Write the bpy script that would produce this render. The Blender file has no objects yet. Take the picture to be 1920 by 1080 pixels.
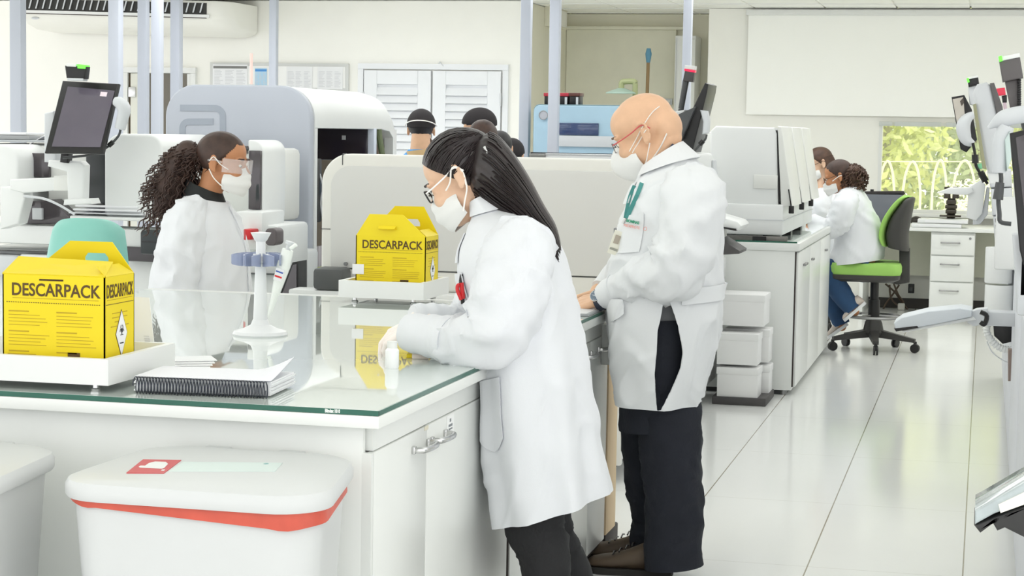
import bpy, bmesh, math, random
import numpy as np
from mathutils import Vector, Matrix, noise
random.seed(7)
PI = math.pi
scene = bpy.context.scene
COL = scene.collection
# ------------------------------------------------------------------ camera
FPX, ROLL, CAMZ = 3600.0, 0.017, 1.5
_d1 = Vector((890.0, 278.0, -FPX)).normalized()
_u = Vector((ROLL, 1.0, 0.0)); _u.z = -(_d1.x * _u.x + _d1.y * _u.y) / _d1.z; _u.normalize()
_x = _d1.cross(_u)
CM = Matrix((_x, _d1, _u))
CP = Vector((0, 0, CAMZ))
cam = bpy.data.cameras.new('camera'); cam.sensor_width = 36; cam.lens = FPX / 1920 * 36
cam.clip_start = .05; cam.clip_end = 200
cam_ob = bpy.data.objects.new('camera', cam); COL.objects.link(cam_ob)
cam_ob.matrix_world = Matrix.Translation(CP) @ CM.to_4x4()
scene.camera = cam_ob

def ray(px, py): return CM @ Vector((px - 960, 540 - py, -FPX))
def atz(px, py, z):
    d = ray(px, py); return CP + d * ((z - CAMZ) / d.z)
def aty(px, py, y):
    d = ray(px, py); return CP + d * (y / d.y)
def atx(px, py, x):
    d = ray(px, py); return CP + d * (x / d.x)

# ------------------------------------------------------------------ materials
def lin(c):
    return tuple(((v / 255) / 12.92 if v / 255 <= .04045 else ((v / 255 + .055) / 1.055) ** 2.4) for v in c)
_M = {}
def mat(name, rgb, rough=.5, metal=0., spec=.5, var=.03, scale=6., bump=0., bscale=60., emit=None, estr=0., alpha=1., trans=0., coat=0., ior=1.45, sheen=0., stretch=None):
    if name in _M: return _M[name]
    m = bpy.data.materials.new(name); m.use_nodes = True
    nt = m.node_tree; b = nt.nodes['Principled BSDF']
    c = lin(rgb)
    b.inputs['Roughness'].default_value = rough; b.inputs['Metallic'].default_value = metal
    b.inputs['Specular IOR Level'].default_value = spec; b.inputs['IOR'].default_value = ior
    tc = nt.nodes.new('ShaderNodeTexCoord')
    src = tc.outputs['Object']
    if stretch:
        mp = nt.nodes.new('ShaderNodeMapping'); mp.inputs['Scale'].default_value = stretch
        nt.links.new(src, mp.inputs['Vector']); src = mp.outputs['Vector']
    n = nt.nodes.new('ShaderNodeTexNoise'); n.inputs['Scale'].default_value = scale; n.inputs['Detail'].default_value = 4
    nt.links.new(src, n.inputs['Vector'])
    r = nt.nodes.new('ShaderNodeValToRGB')
    r.color_ramp.elements[0].position = .3; r.color_ramp.elements[1].position = .7
    r.color_ramp.elements[0].color = tuple(max(0, v * (1 - var)) for v in c) + (1,)
    r.color_ramp.elements[1].color = tuple(min(1, v * (1 + var)) for v in c) + (1,)
    nt.links.new(n.outputs['Fac'], r.inputs['Fac']); nt.links.new(r.outputs['Color'], b.inputs['Base Color'])
    if bump:
        n2 = nt.nodes.new('ShaderNodeTexNoise'); n2.inputs['Scale'].default_value = bscale; n2.inputs['Detail'].default_value = 5
        nt.links.new(src, n2.inputs['Vector'])
        bp = nt.nodes.new('ShaderNodeBump'); bp.inputs['Strength'].default_value = bump; bp.inputs['Distance'].default_value = .01
        nt.links.new(n2.outputs['Fac'], bp.inputs['Height']); nt.links.new(bp.outputs['Normal'], b.inputs['Normal'])
    if emit:
        b.inputs['Emission Color'].default_value = lin(emit) + (1,); b.inputs['Emission Strength'].default_value = estr
    if trans: b.inputs['Transmission Weight'].default_value = trans
    if coat: b.inputs['Coat Weight'].default_value = coat; b.inputs['Coat Roughness'].default_value = .03
    if sheen: b.inputs['Sheen Weight'].default_value = sheen
    if alpha < 1: b.inputs['Alpha'].default_value = alpha
    _M[name] = m
    return m

WHITE = mat('white_paint', (226, 227, 225), .45, var=.01)
LAMI = mat('white_laminate', (226, 228, 225), .3, var=.008)
PLAS = mat('white_plastic', (226, 228, 227), .35, var=.008)
PLASW = mat('warm_white_plastic', (222, 223, 219), .4, var=.008)
CREAM = mat('cream_panel', (214, 214, 211), .45, var=.008)
GREYP = mat('blue_grey_panel', (178, 183, 193), .4, var=.008)
LGREY = mat('light_grey_plastic', (205, 208, 211), .4, var=.02)
MGREY = mat('mid_grey_plastic', (150, 152, 154), .45)
DGREY = mat('dark_grey_plastic', (70, 72, 73), .4)
BLACK = mat('black_plastic', (26, 25, 26), .35)
DGLASS = mat('smoked_window', (64, 58, 62), .08, coat=.5)
SCREEN = mat('monitor_screen', (96, 90, 102), .08, coat=.4, var=.12, scale=3)
CHROME = mat('brushed_metal', (205, 205, 205), .22, 1.)
STEEL = mat('satin_steel', (150, 150, 150), .35, 1.)
PAPER = mat('paper', (230, 231, 233), .7, var=.006)
YEL = mat('yellow_card', (228, 204, 10), .5, var=.012)
CARD = mat('raw_cardboard', (150, 112, 70), .8)
INK = mat('brown_ink', (84, 62, 24), .6)
INKL = mat('pale_brown_ink', (186, 158, 22), .6)
INKB = mat('black_ink', (40, 40, 44), .6)
RED = mat('red_plastic', (205, 40, 45), .4)
PINE = mat('pine_wood', (226, 200, 160), .55, var=.1, scale=3, stretch=(1, 1, .12))
TEAL = mat('teal_vinyl', (132, 194, 182), .45, var=.02)
COAT = mat('coat_cotton', (221, 223, 227), .85, var=.008, bump=.08, bscale=500, sheen=.1)
COATB = mat('coat_cotton_warm', (221, 223, 225), .85, var=.008, bump=.08, bscale=500, sheen=.1)
MASKM = mat('mask_fabric', (226, 226, 224), .9, var=.006, bump=.1, bscale=400)
STRAP = mat('white_elastic', (240, 236, 230), .7)
HAIRB = mat('black_hair', (44, 37, 37), .36, var=.3, scale=30, spec=.6)
HAIRN = mat('dark_brown_hair', (64, 46, 39), .5, var=.3, scale=30)
DENIM = mat('navy_denim', (30, 33, 42), .85, var=.12, scale=14, bump=.2, bscale=90)
BLKFAB = mat('black_trouser_fabric', (34, 34, 36), .8, var=.1, bump=.15, bscale=120)
JEANS = mat('blue_jeans', (44, 74, 110), .85, var=.12, scale=14)
SHOEB = mat('brown_shoe_leather', (88, 74, 60), .45, var=.15, scale=20)
SOLE = mat('rubber_sole', (46, 44, 42), .7)
LENS = mat('spectacle_lens', (255, 255, 255), .02, alpha=.12, var=0.)
GOGG = mat('clear_goggle_plastic', (235, 235, 238), .08, alpha=.2, var=0.)
def skin(name, rgb): return mat(name, rgb, .5, var=.05, scale=25, bump=.03, bscale=300)
SK_W = skin('light_skin', (222, 184, 156))
SK_M = skin('fair_skin', (218, 176, 143))
SK_T = skin('tan_skin', (184, 128, 90))
EYEW = mat('eye_white', (230, 226, 220), .2)
EYED = mat('eye_iris', (40, 28, 22), .15)

# ------------------------------------------------------------------ mesh builder
ROOT = {}
class MB:
    def __init__(s): s.V = []; s.F = []
    def add(s, V, F):
        o = len(s.V); s.V += [Vector(v) for v in V]; s.F += [tuple(i + o for i in f) for f in F]; return s
    def xf(s, M):
        s.V = [M @ v for v in s.V]; return s
    def join(s, o, M=None):
        return s.add([M @ v for v in o.V] if M else o.V, o.F)
    def box(s, x0, x1, y0, y1, z0, z1, b=0., seg=2):
        if x0 > x1: x0, x1 = x1, x0
        if y0 > y1: y0, y1 = y1, y0
        if z0 > z1: z0, z1 = z1, z0
        bm = bmesh.new()
        bmesh.ops.create_cube(bm, size=1)
        for v in bm.verts:
            v.co = Vector(((x0 + x1) / 2 + v.co.x * (x1 - x0), (y0 + y1) / 2 + v.co.y * (y1 - y0), (z0 + z1) / 2 + v.co.z * (z1 - z0)))
        if b > 0:
            b = min(b, .45 * min(x1 - x0, y1 - y0, z1 - z0))
            bmesh.ops.bevel(bm, geom=bm.edges[:], offset=b, segments=seg, affect='EDGES', profile=.5)
        return s.frombm(bm)
    def frombm(s, bm):
        bm.verts.index_update()
        s.add([v.co.copy() for v in bm.verts], [[v.index for v in f.verts] for f in bm.faces]); bm.free(); return s
    def obox(s, M, sx, sy, sz, b=0.):
        t = MB().box(-sx / 2, sx / 2, -sy / 2, sy / 2, -sz / 2, sz / 2, b); return s.join(t, M)
    def loft(s, rings, cap0=True, cap1=True, closed=True):
        n = len(rings[0]); V = [p for r in rings for p in r]; F = []
        for i in range(len(rings) - 1):
            for j in range(n if closed else n - 1):
                a = i * n + j; b2 = i * n + (j + 1) % n
                F.append((a, b2, b2 + n, a + n))
        if cap0: F.append(tuple(reversed(range(n))))
        if cap1: F.append(tuple(range((len(rings) - 1) * n, len(rings) * n)))
        return s.add(V, F)
    def prism(s, pts, vec, b=0.):
        pts = [Vector(p) for p in pts]; vec = Vector(vec)
        if b <= 0: return s.loft([pts, [p + vec for p in pts]])
        bm = bmesh.new(); vs = [bm.verts.new(p) for p in pts]; f = bm.faces.new(vs)
        r = bmesh.ops.extrude_face_region(bm, geom=[f])
        bmesh.ops.translate(bm, verts=[e for e in r['geom'] if isinstance(e, bmesh.types.BMVert)], vec=vec)
        bmesh.ops.recalc_face_normals(bm, faces=bm.faces[:])
        ed = [e for e in bm.edges if len(e.link_faces) == 2 and (e.link_faces[0].normal.dot(vec.normalized()) ** 2 > .9) != (e.link_faces[1].normal.dot(vec.normalized()) ** 2 > .9)]
        bmesh.ops.bevel(bm, geom=ed, offset=b, segments=3, affect='EDGES', profile=.5)
        return s.frombm(bm)
    def tube(s, pts, r, n=10, cap=True, flat=1., up=None):
        pts = [Vector(p) for p in pts]; m = len(pts)
        rs = r if isinstance(r, (list, tuple)) else [r] * m
        rings = []; pu = None
        for i, p in enumerate(pts):
            t = (pts[min(i + 1, m - 1)] - pts[max(i - 1, 0)])
            if t.length < 1e-9: t = Vector((0, 0, 1))
            t.normalize()
            if pu is None:
                g = Vector(up) if up else (Vector((0, 0, 1)) if abs(t.z) < .9 else Vector((1, 0, 0)))
                pu = g
            v = t.cross(pu)
            if v.length < 1e-6: v = t.orthogonal()
            v.normalize(); u = v.cross(t).normalized(); pu = u
            rings.append([p + (v * math.cos(a) + u * (math.sin(a) * flat)) * rs[i] for a in [2 * PI * k / n for k in range(n)]])
        return s.loft(rings, cap, cap)
    def cyl(s, p0, p1, r0, r1=None, n=20):
        return s.tube([p0, p1], [r0, r0 if r1 is None else r1], n)
    def ell(s, c, r, R=None, nu=20, nv=12):
        c = Vector(c); V = []; F = []
        if not hasattr(r, '__len__'): r = (r, r, r)
        for i in range(1, nv):
            a = PI * i / nv
            for j in range(nu):
                b = 2 * PI * j / nu
                V.append(Vector((r[0] * math.sin(a) * math.cos(b), r[1] * math.sin(a) * math.sin(b), r[2] * math.cos(a))))
        V += [Vector((0, 0, r[2])), Vector((0, 0, -r[2]))]
        for i in range(nv - 2):
            for j in range(nu):
                a = i * nu + j; b = i * nu + (j + 1) % nu
                F.append((a, a + nu, b + nu, b))
        t, bt = len(V) - 2, len(V) - 1
        for j in range(nu):
            F.append((t, j, (j + 1) % nu)); k = (nv - 2) * nu
            F.append((bt, k + (j + 1) % nu, k + j))
        return s.add([c + ((R @ v) if R else v) for v in V], F)
    def capsules(s, pr, n=14):
        for (p, r) in pr: s.ell(p, r, nu=n, nv=8)
        for (p, r), (q, r2) in zip(pr[:-1], pr[1:]): s.tube([p, q], [r, r2], n)
        return s
    def lathe(s, prof, c=(0, 0, 0), n=24, cap=True):
        c = Vector(c)
        return s.loft([[c + Vector((r * math.cos(2 * PI * k / n), r * math.sin(2 * PI * k / n), z)) for k in range(n)] for r, z in prof], cap, cap)
    def quad(s, a, b, c, d, th=0.0):
        a, b, c, d = map(Vector, (a, b, c, d))
        if th == 0: return s.add([a, b, c, d], [(0, 1, 2, 3)])
        nn = (b - a).cross(d - a).normalized() * th
        return s.loft([[a, b, c, d], [a + nn, b + nn, c + nn, d + nn]])
    def build(s, name, m, parent=None, smooth=35, label=None, mods=(), loc=None):
        me = bpy.data.meshes.new(name)
        L = Vector(ROOT.get(parent.name, (0, 0, 0))) if parent else (Vector(loc) if loc is not None else Vector((0, 0, 0)))
        me.from_pydata([tuple(v - L) for v in s.V], [], s.F); me.update()
        bm = bmesh.new(); bm.from_mesh(me)
        bmesh.ops.recalc_face_normals(bm, faces=bm.faces[:])
        if smooth:
            lim = math.radians(smooth)
            for f in bm.faces: f.smooth = True
            for e in bm.edges: e.smooth = (len(e.link_faces) == 2 and e.calc_face_angle(0) < lim)
        bm.to_mesh(me); bm.free()
        if m: me.materials.append(m)
        o = bpy.data.objects.new(name, me); COL.objects.link(o)
        if parent: o.parent = parent; ROOT[o.name] = tuple(L)
        else:
            if loc is not None: o.location = L
            ROOT[o.name] = tuple(L)
        if label: o['label'] = label
        for md in mods:
            k = o.modifiers.new(md[0], md[0])
            for a, b in md[1].items(): setattr(k, a, b)
        return o

def thing(name, loc, label, cat, group=None):
    o = bpy.data.objects.new(name, None); COL.objects.link(o); o.location = loc; o.empty_display_size = .1
    ROOT[o.name] = tuple(loc); o['label'] = label; o['category'] = cat
    if group: o['group'] = group
    return o
def tag(o, label, cat, group=None, kind=None):
    o['label'] = label; o['category'] = cat
    if group: o['group'] = group
    if kind: o['kind'] = kind
    return o
def struct(o): o['kind'] = 'structure'; return o

def rrect(x0, x1, z0, z1, r, n=6):
    """rounded rectangle outline as 2-D points; r = one radius or (bl, br, tr, tl)"""
    if not hasattr(r, '__len__'): r = (r,) * 4
    P = []
    for (cx, cz, a0, rr) in ((x0 + r[0], z0 + r[0], PI, r[0]), (x1 - r[1], z0 + r[1], 1.5 * PI, r[1]), (x1 - r[2], z1 - r[2], 0, r[2]), (x0 + r[3], z1 - r[3], .5 * PI, r[3])):
        if rr <= 1e-5: P.append((cx, cz)); continue
        for k in range(n + 1):
            a = a0 + .5 * PI * k / n; P.append((cx + rr * math.cos(a), cz + rr * math.sin(a)))
    return P
def rpanel(x0, x1, z0, z1, y0, y1, r, b=.0):
    """panel with rounded corners facing -Y, from y0 (front) to y1"""
    return MB().prism([(x, y0, z) for x, z in rrect(x0, x1, z0, z1, r)], (0, y1 - y0, 0), b)
def rpanelx(y0, y1, z0, z1, x0, x1, r, b=.0):
    return MB().prism([(x0, y, z) for y, z in rrect(y0, y1, z0, z1, r)], (x1 - x0, 0, 0), b)

def textmb(txt, size, M, depth=.0004, align='CENTER', sx=1., bold=0.):
    cu = bpy.data.curves.new('t', 'FONT'); cu.body = txt; cu.size = size; cu.align_x = align; cu.align_y = 'CENTER'; cu.extrude = depth; cu.offset = bold
    cu.resolution_u = 4
    ob = bpy.data.objects.new('t', cu); COL.objects.link(ob)
    dg = bpy.context.evaluated_depsgraph_get()
    me = bpy.data.meshes.new_from_object(ob.evaluated_get(dg))
    t = MB().add([M @ Vector((v.co.x * sx, v.co.y, v.co.z)) for v in me.vertices], [tuple(p.vertices) for p in me.polygons])
    bpy.data.objects.remove(ob); bpy.data.curves.remove(cu); bpy.data.meshes.remove(me)
    return t
def basis(o, x, y, z):
    x, y, z = Vector(x), Vector(y), Vector(z)
    return Matrix(((x.x, y.x, z.x, o[0]), (x.y, y.y, z.y, o[1]), (x.z, y.z, z.z, o[2]), (0, 0, 0, 1)))
def face_y(o): return basis(o, (1, 0, 0), (0, 0, 1), (0, -1, 0))     # text plane facing the camera side (-Y)
def face_x(o): return basis(o, (0, 1, 0), (0, 0, 1), (1, 0, 0))      # text plane facing +X
def face_up(o, a=0): return basis(o, (math.cos(a), math.sin(a), 0), (-math.sin(a), math.cos(a), 0), (0, 0, 1))
def crom(P, t):
    n = len(P) - 1; t = max(0, min(1, t)) * n; i = min(int(t), n - 1); f = t - i
    p0, p1, p2, p3 = P[max(i - 1, 0)], P[i], P[i + 1], P[min(i + 2, n)]
    return p1 * 1. + (p2 - p0) * (.5 * f) + (p0 * 2 - p1 * 5 + p2 * 4 - p3) * (.5 * f * f) + (p1 * 3 - p0 - p2 * 3 + p3) * (.5 * f ** 3)
def smoothpath(pts, n):
    P = [Vector(p) for p in pts]; return [crom(P, k / (n - 1)) for k in range(n)]
def sstep(a, b, x):
    t = max(0, min(1, (x - a) / (b - a))); return t * t * (3 - 2 * t)

def ringpanel(O, I, vec):
    """frame between two outlines with equal point counts, extruded along vec"""
    vec = Vector(vec); O = [Vector(p) for p in O]; I = [Vector(p) for p in I]
    n = len(O); V = O + I + [p + vec for p in I] + [p + vec for p in O]; F = []
    for i in range(4):
        for j in range(n): F.append((i * n + j, i * n + (j + 1) % n, ((i + 1) % 4) * n + (j + 1) % n, ((i + 1) % 4) * n + j))
    return MB().add(V, F)
# ================================================================== ROOM
def node_floor():
    m = bpy.data.materials.new('glossy_floor_tiles'); m.use_nodes = True; nt = m.node_tree; b = nt.nodes['Principled BSDF']
    tc = nt.nodes.new('ShaderNodeTexCoord'); sp = nt.nodes.new('ShaderNodeSeparateXYZ'); nt.links.new(tc.outputs['Object'], sp.inputs[0])
    def line(sock, off, pitch, w):
        a = nt.nodes.new('ShaderNodeMath'); a.operation = 'ADD'; a.inputs[1].default_value = off + 40 * pitch; nt.links.new(sock, a.inputs[0])
        d = nt.nodes.new('ShaderNodeMath'); d.operation = 'DIVIDE'; d.inputs[1].default_value = pitch; nt.links.new(a.outputs[0], d.inputs[0])
        f = nt.nodes.new('ShaderNodeMath'); f.operation = 'FRACT'; nt.links.new(d.outputs[0], f.inputs[0])
        l = nt.nodes.new('ShaderNodeMath'); l.operation = 'LESS_THAN'; l.inputs[1].default_value = w / pitch; nt.links.new(f.outputs[0], l.inputs[0])
        return l.outputs[0]
    lx = line(sp.outputs[0], .029, .53, .005); ly = line(sp.outputs[1], -6.68, 1.2, .0045)
    mx = nt.nodes.new('ShaderNodeMath'); mx.operation = 'MAXIMUM'; nt.links.new(lx, mx.inputs[0])
    hf = nt.nodes.new('ShaderNodeMath'); hf.operation = 'MULTIPLY'; hf.inputs[1].default_value = .3; nt.links.new(ly, hf.inputs[0]); nt.links.new(hf.outputs[0], mx.inputs[1])
    n = nt.nodes.new('ShaderNodeTexNoise'); n.inputs['Scale'].default_value = 2.5; n.inputs['Detail'].default_value = 5; nt.links.new(tc.outputs['Object'], n.inputs['Vector'])
    r = nt.nodes.new('ShaderNodeValToRGB'); r.color_ramp.elements[0].color = lin((236, 237, 235)) + (1,); r.color_ramp.elements[1].color = lin((241, 242, 239)) + (1,)
    nt.links.new(n.outputs['Fac'], r.inputs['Fac'])
    mix = nt.nodes.new('ShaderNodeMixRGB'); nt.links.new(mx.outputs[0], mix.inputs['Fac']); nt.links.new(r.outputs['Color'], mix.inputs['Color1']); mix.inputs['Color2'].default_value = lin((140, 132, 112)) + (1,)
    nt.links.new(mix.outputs[0], b.inputs['Base Color']); b.inputs['Roughness'].default_value = .13
    return m
CEILZ, WY, BY, AY = 2.63, 17.3, 16.3, 18.1
f = struct(MB().add([(-11, -2, 0), (3.2, -2, 0), (3.2, 19, 0), (-11, 19, 0)], [(0, 1, 2, 3)]).build('floor', node_floor(), smooth=0))
CEILM = mat('ceiling_tile_white', (247, 247, 243), .8, var=.01, bump=.15, bscale=150)
WALLM = mat('ivory_wall_paint', (240, 239, 233), .7, var=.008)
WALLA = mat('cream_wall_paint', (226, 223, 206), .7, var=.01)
c = MB().box(-11, 3.2, -1, 19, CEILZ + .02, CEILZ + .1)
nx = 0
x = -10.8
while x < 3.0:          # suspended tiles with narrow T-bars between
    c.box(x + .008, x + .617, -1, 19, CEILZ + .006, CEILZ + .021); x += .625
struct(c.build('ceiling', CEILM, smooth=0))
tb = MB()
y = -.8
while y < 19: tb.box(-11, 3.2, y, y + .016, CEILZ, CEILZ + .007); y += .625
struct(tb.build('trim_1', WHITE, smooth=0))
# walls
struct(MB().box(-11, -3.93, BY, BY + .15, 0, CEILZ).build('wall_left', WALLM, smooth=0))
struct(MB().box(-4.08, -3.93, BY + .15, AY, 0, CEILZ).build('wall_recess_side', WALLA, smooth=0))
struct(MB().box(-4.08, -2.2, AY, AY + .12, 0, CEILZ).build('wall_recess', WALLA, smooth=0))
WX0, WX1, WZ0, WZ1 = -.925, .62, .845, 1.64
w = MB().box(-2.46, WX0, WY, WY + .16, 0, CEILZ).box(WX1, 3.2, WY, WY + .16, 0, CEILZ).box(WX0, WX1, WY, WY + .16, 0, WZ0).box(WX0, WX1, WY, WY + .16, WZ1, CEILZ).box(-2.46, -2.34, WY + .16, AY, 0, CEILZ)
struct(w.build('wall_back', WALLM, smooth=0))
struct(MB().box(3.05, 3.2, 6, WY, 0, CEILZ).build('wall_right', WALLM, smooth=0))
struct(MB().box(-2.46, 3.05, WY - .015, WY, 0, .09, .004).build('baseboard_back', mat('dark_skirting', (66, 62, 58), .5), smooth=0))
# window: frame, pane, sill, rolled blind above
wf = struct(MB().box(WX0, WX0 + .03, WY - .01, WY + .1, WZ0 + .031, WZ1 - .031).box(WX1 - .03, WX1, WY - .01, WY + .1, WZ0 + .031, WZ1 - .031).box(WX0, WX1, WY - .01, WY + .1, WZ0, WZ0 + .03).box(WX0, WX1, WY - .01, WY + .1, WZ1 - .03, WZ1).build('window_1', WHITE))
struct(MB().box(WX0 + .03, WX1 - .03, WY + .05, WY + .056, WZ0 + .03, WZ1 - .03).build('opening_pane', mat('window_glass', (255, 255, 255), .0, alpha=.1, var=0), wf))
struct(MB().box(WX0 - .05, WX1 + .05, WY - .12, WY + .01, WZ0 - .03, WZ0, .006).build('window_sill', WHITE, wf))
bl = thing('vertical_blind', (-.2, WY - .05, WZ1), 'white vertical fabric blind covering the wall above the garden window', 'blind')
BLM = mat('blind_fabric', (250, 250, 246), .8, var=.005)
for k in range(14):
    xx = -2.1 + k * .2
    MB().quad((xx, WY - .0405, WZ1 + .05), (xx + .206, WY - .0425, WZ1 + .05), (xx + .206, WY - .0425, 2.57), (xx, WY - .0405, 2.57), .0012).build('blind_slat', BLM, bl, 0)
MB().box(-2.12, .72, WY - .08, WY - .02, 2.57, 2.62, .006).build('head_rail', WHITE, bl)
RAILM = mat('blind_rail_grey', (198, 202, 198), .5)
for a, b2 in ((-.925, -.81), (-.79, -.39), (-.35, .1), (.14, .6)):
    MB().box(a, b2, WY - .06, WY - .03, WZ1 - .035, WZ1 + .005, .004).build('bottom_rail', RAILM, bl)
# louvred double door
def lv(px, py): return aty(px, py, BY)
dx0, dx1, dz = lv(683, 131).x, lv(944, 136).x, 2.03
DOORM = mat('louvre_door_white', (228, 230, 233), .45, var=.006)
fr = MB().box(dx0 - .05, dx0, BY - .03, BY, 0, dz).box(dx1, dx1 + .05, BY - .03, BY, 0, dz).box(dx0 - .05, dx1 + .05, BY - .032, BY, dz + .001, dz + .05)
struct(fr.build('trim_2', DOORM))
mid = (dx0 + dx1) / 2
for i, (a, b2) in enumerate(((dx0 + .012, mid - .008), (mid + .008, dx1 - .012))):
    d = MB().box(a, a + .12, BY - .045, BY - .01, .02, dz - .01, .004).box(b2 - .12, b2, BY - .045, BY - .01, .02, dz - .01, .004)
    d.box(a + .121, b2 - .121, BY - .044, BY - .01, dz - .13, dz - .012).box(a + .121, b2 - .121, BY - .044, BY - .01, .022, .2).box(a + .1, b2 - .1, BY - .014, BY - .006, .03, dz - .02)
    z = .24
    while z < dz - .16:
        d.quad((a + .12, BY - .045, z), (b2 - .12, BY - .045, z), (b2 - .12, BY - .018, z + .066), (a + .12, BY - .018, z + .066), .008); z += .068
    dd = struct(d.build('door_%d' % (i + 1), DOORM, smooth=0))
    hx = dx0 + .004 if i == 0 else dx1 - .016
    hm = MB()
    for hz in (1.72, 1.0, .3): hm.cyl((hx + .006, BY - .05, hz), (hx + .006, BY - .05, hz + .11), .008)
    struct(hm.build('door_hinge', LGREY, dd))
t = MB(); q = lv(822, 123)
t.tube([q + Vector((0, -.02, 0)), q + Vector((.02, -.03, .03)), q + Vector((.05, -.03, .0)), q + Vector((.06, -.02, -.02)), q + Vector((.09, -.02, -.01))], .006)
tag(t.build('wall_hook', LGREY), 'small grey wire hook on the wall above the louvred doors', 'hook')
# far left door and doorway; a dark panel paints the shade inside it
dA, dB = lv(233, 126), lv(276, 126)
q0, q1 = lv(276, 128), lv(360, 158)
fr = MB().box(dA.x, dA.x + .05, BY - .04, BY, 0, dA.z - .051).box(q1.x, q1.x + .05, BY - .04, BY, 0, dA.z - .051).box(dA.x, q1.x + .05, BY - .04, BY, dA.z - .05, dA.z)
struct(fr.build('trim_3', WHITE, smooth=0))
d3 = struct(MB().box(dA.x + .075, q0.x - .01, BY - .03, BY, 0, dA.z - .055, .003).build('door_3', mat('cream_door', (222, 222, 212), .5)))
struct(MB().box(dA.x + .052, dA.x + .073, BY - .012, BY - .008, 0, dA.z - .055).build('door_gap', mat('brown_shadow_gap', (92, 78, 60), .7), d3))
struct(MB().box(dA.x + .06, dA.x + .13, BY - .045, BY - .03, lv(240, 182).z, lv(240, 163).z, .004).build('door_hinge', CHROME, d3))
wn = struct(MB().box(q0.x, q0.x + .03, BY - .02, BY, 0, dA.z - .055).box(q0.x + .4, q0.x + .43, BY - .02, BY, 0, dA.z - .055).build('doorway_1', WHITE, smooth=0))
struct(MB().box(q0.x + .002, q1.x - .002, BY - .012, BY - .004, .02, dA.z - .056).build('opening_pane', mat('doorway_shade', (104, 98, 86), .15), wn))
# notice boards
def board(name, a, b2, label):
    A, B = lv(*a), lv(*b2)
    r = thing(name, ((A.x + B.x) / 2, BY, B.z), label, 'notice board')
    MB().box(A.x, B.x, BY - .03, BY, B.z, A.z, .004).build('frame', mat('board_frame', (205, 206, 204), .5), r)
    MB().box(A.x + .03, B.x - .03, BY - .034, BY - .028, B.z + .03, A.z - .03).build('surface', mat('board_white', (234, 234, 232), .5), r)
    return r, A, B
def sheet(a, b2, label, head=None, body=True, col=None, seed=1):
    A, B = lv(*a), lv(*b2); y0 = BY - .037
    r = thing('notice_sheet', ((A.x + B.x) / 2, y0, B.z), label, 'paper', 'sheets pinned to the notice boards')
    MB().box(A.x, B.x, y0 - .002, y0, B.z, A.z).build('sheet', col or PAPER, r, 0)
    rr = random.Random(seed); W = B.x - A.x; H = A.z - B.z
    if head: MB().box(A.x + W * .02, B.x - W * .02, y0 - .004, y0 - .002, A.z - H * .16, A.z - H * .06).build('printed_heading', head, r, 0)
    if body:
        t = MB()
        for cx in (.05, .36, .68):
            z = A.z - H * .24
            while z > B.z + H * .08:
                wl = W * rr.uniform(.14, .27); t.box(A.x + W * cx, A.x + W * cx + wl, y0 - .0035, y0 - .002, z, z + H * .022); z -= H * .06
        t.build('printed_lines', mat('grey_print', (204, 205, 208), .6), r, 0)
board('notice_board', (396, 117), (655, 172), 'wide pale notice board on the far wall left of the louvred doors')
sheet((402, 121), (467, 168), 'white notice with a dark heading bar on the board', mat('dark_print', (120, 120, 118), .6), True, None, 3)
sheet((481, 128), (503, 166), 'narrow blue notice on the notice board', mat('blue_print', (74, 140, 204), .5), True, mat('pale_blue_sheet', (170, 205, 228), .6), 4)
sheet((540, 125), (588, 168), 'pale form pinned left of another near the board end', None, True, mat('pale_sheet', (226, 227, 228), .6), 5)
sheet((598, 125), (645, 168), 'pale form pinned at the right end of the board', None, True, mat('pale_sheet', (226, 227, 228), .6), 6)
# air conditioner under the ceiling
A0, A1 = aty(40, 40, 15.6), aty(428, 60, 15.6)
ac = thing('air_conditioner', ((A0.x + A1.x) / 2, 15.9, 2.3), 'long white ceiling air conditioner with a dark slatted outlet', 'air conditioner')
ACM = mat('ac_ivory', (232, 231, 224), .45, var=.008)
prof = [(16.28, 2.62), (15.62, 2.62), (15.6, 2.58), (15.6, 2.49), (15.62, 2.45), (15.72, 2.385), (15.9, 2.345), (16.28, 2.335)]
tilt = lambda x: -(x - A0.x) * .022
ring = lambda x, s=0: [Vector((x, y + s * (1 if y < 15.9 else 0), z + tilt(x) - (s if z < 2.5 else 0) * 0)) for y, z in prof]
b_ = MB().loft([ring(A0.x), ring(A1.x - .16)])
b_.build('casing', ACM, ac)
e = MB().loft([[Vector((x, y + (.16 - .16 * math.cos(a)) * (1 if y < 15.9 else .0), 2.62 + tilt(x) - (2.62 - z) * (.75 + .25 * math.cos(a)))) for y, z in prof] for a, x in [(PI / 2 * k / 6, A1.x - .16 + .16 * math.sin(PI / 2 * k / 6)) for k in range(7)]])
e.build('end_cap', ACM, ac)
g = MB(); g.loft([[Vector((x, 15.595, z + tilt(x))) for x, z in ((A0.x + .05, 2.5), (A1.x - .2, 2.5), (A1.x - .2, 2.6), (A0.x + .05, 2.6))], [Vector((x, 15.6, z + tilt(x))) for x, z in ((A0.x + .05, 2.5), (A1.x - .2, 2.5), (A1.x - .2, 2.6), (A0.x + .05, 2.6))]])
g.build('outlet', mat('ac_dark_outlet', (52, 52, 50), .6), ac)
n = 26
for k in range(n):
    x = A0.x + .08 + (A1.x - A0.x - .34) * k / (n - 1)
    MB().quad((x, 15.585, 2.515 + tilt(x)), (x + .012, 15.585, 2.515 + tilt(x)), (x + .036, 15.585, 2.6 + tilt(x)), (x + .024, 15.585, 2.6 + tilt(x)), .006).build('louvre_vane', LGREY, ac, 0)
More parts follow.
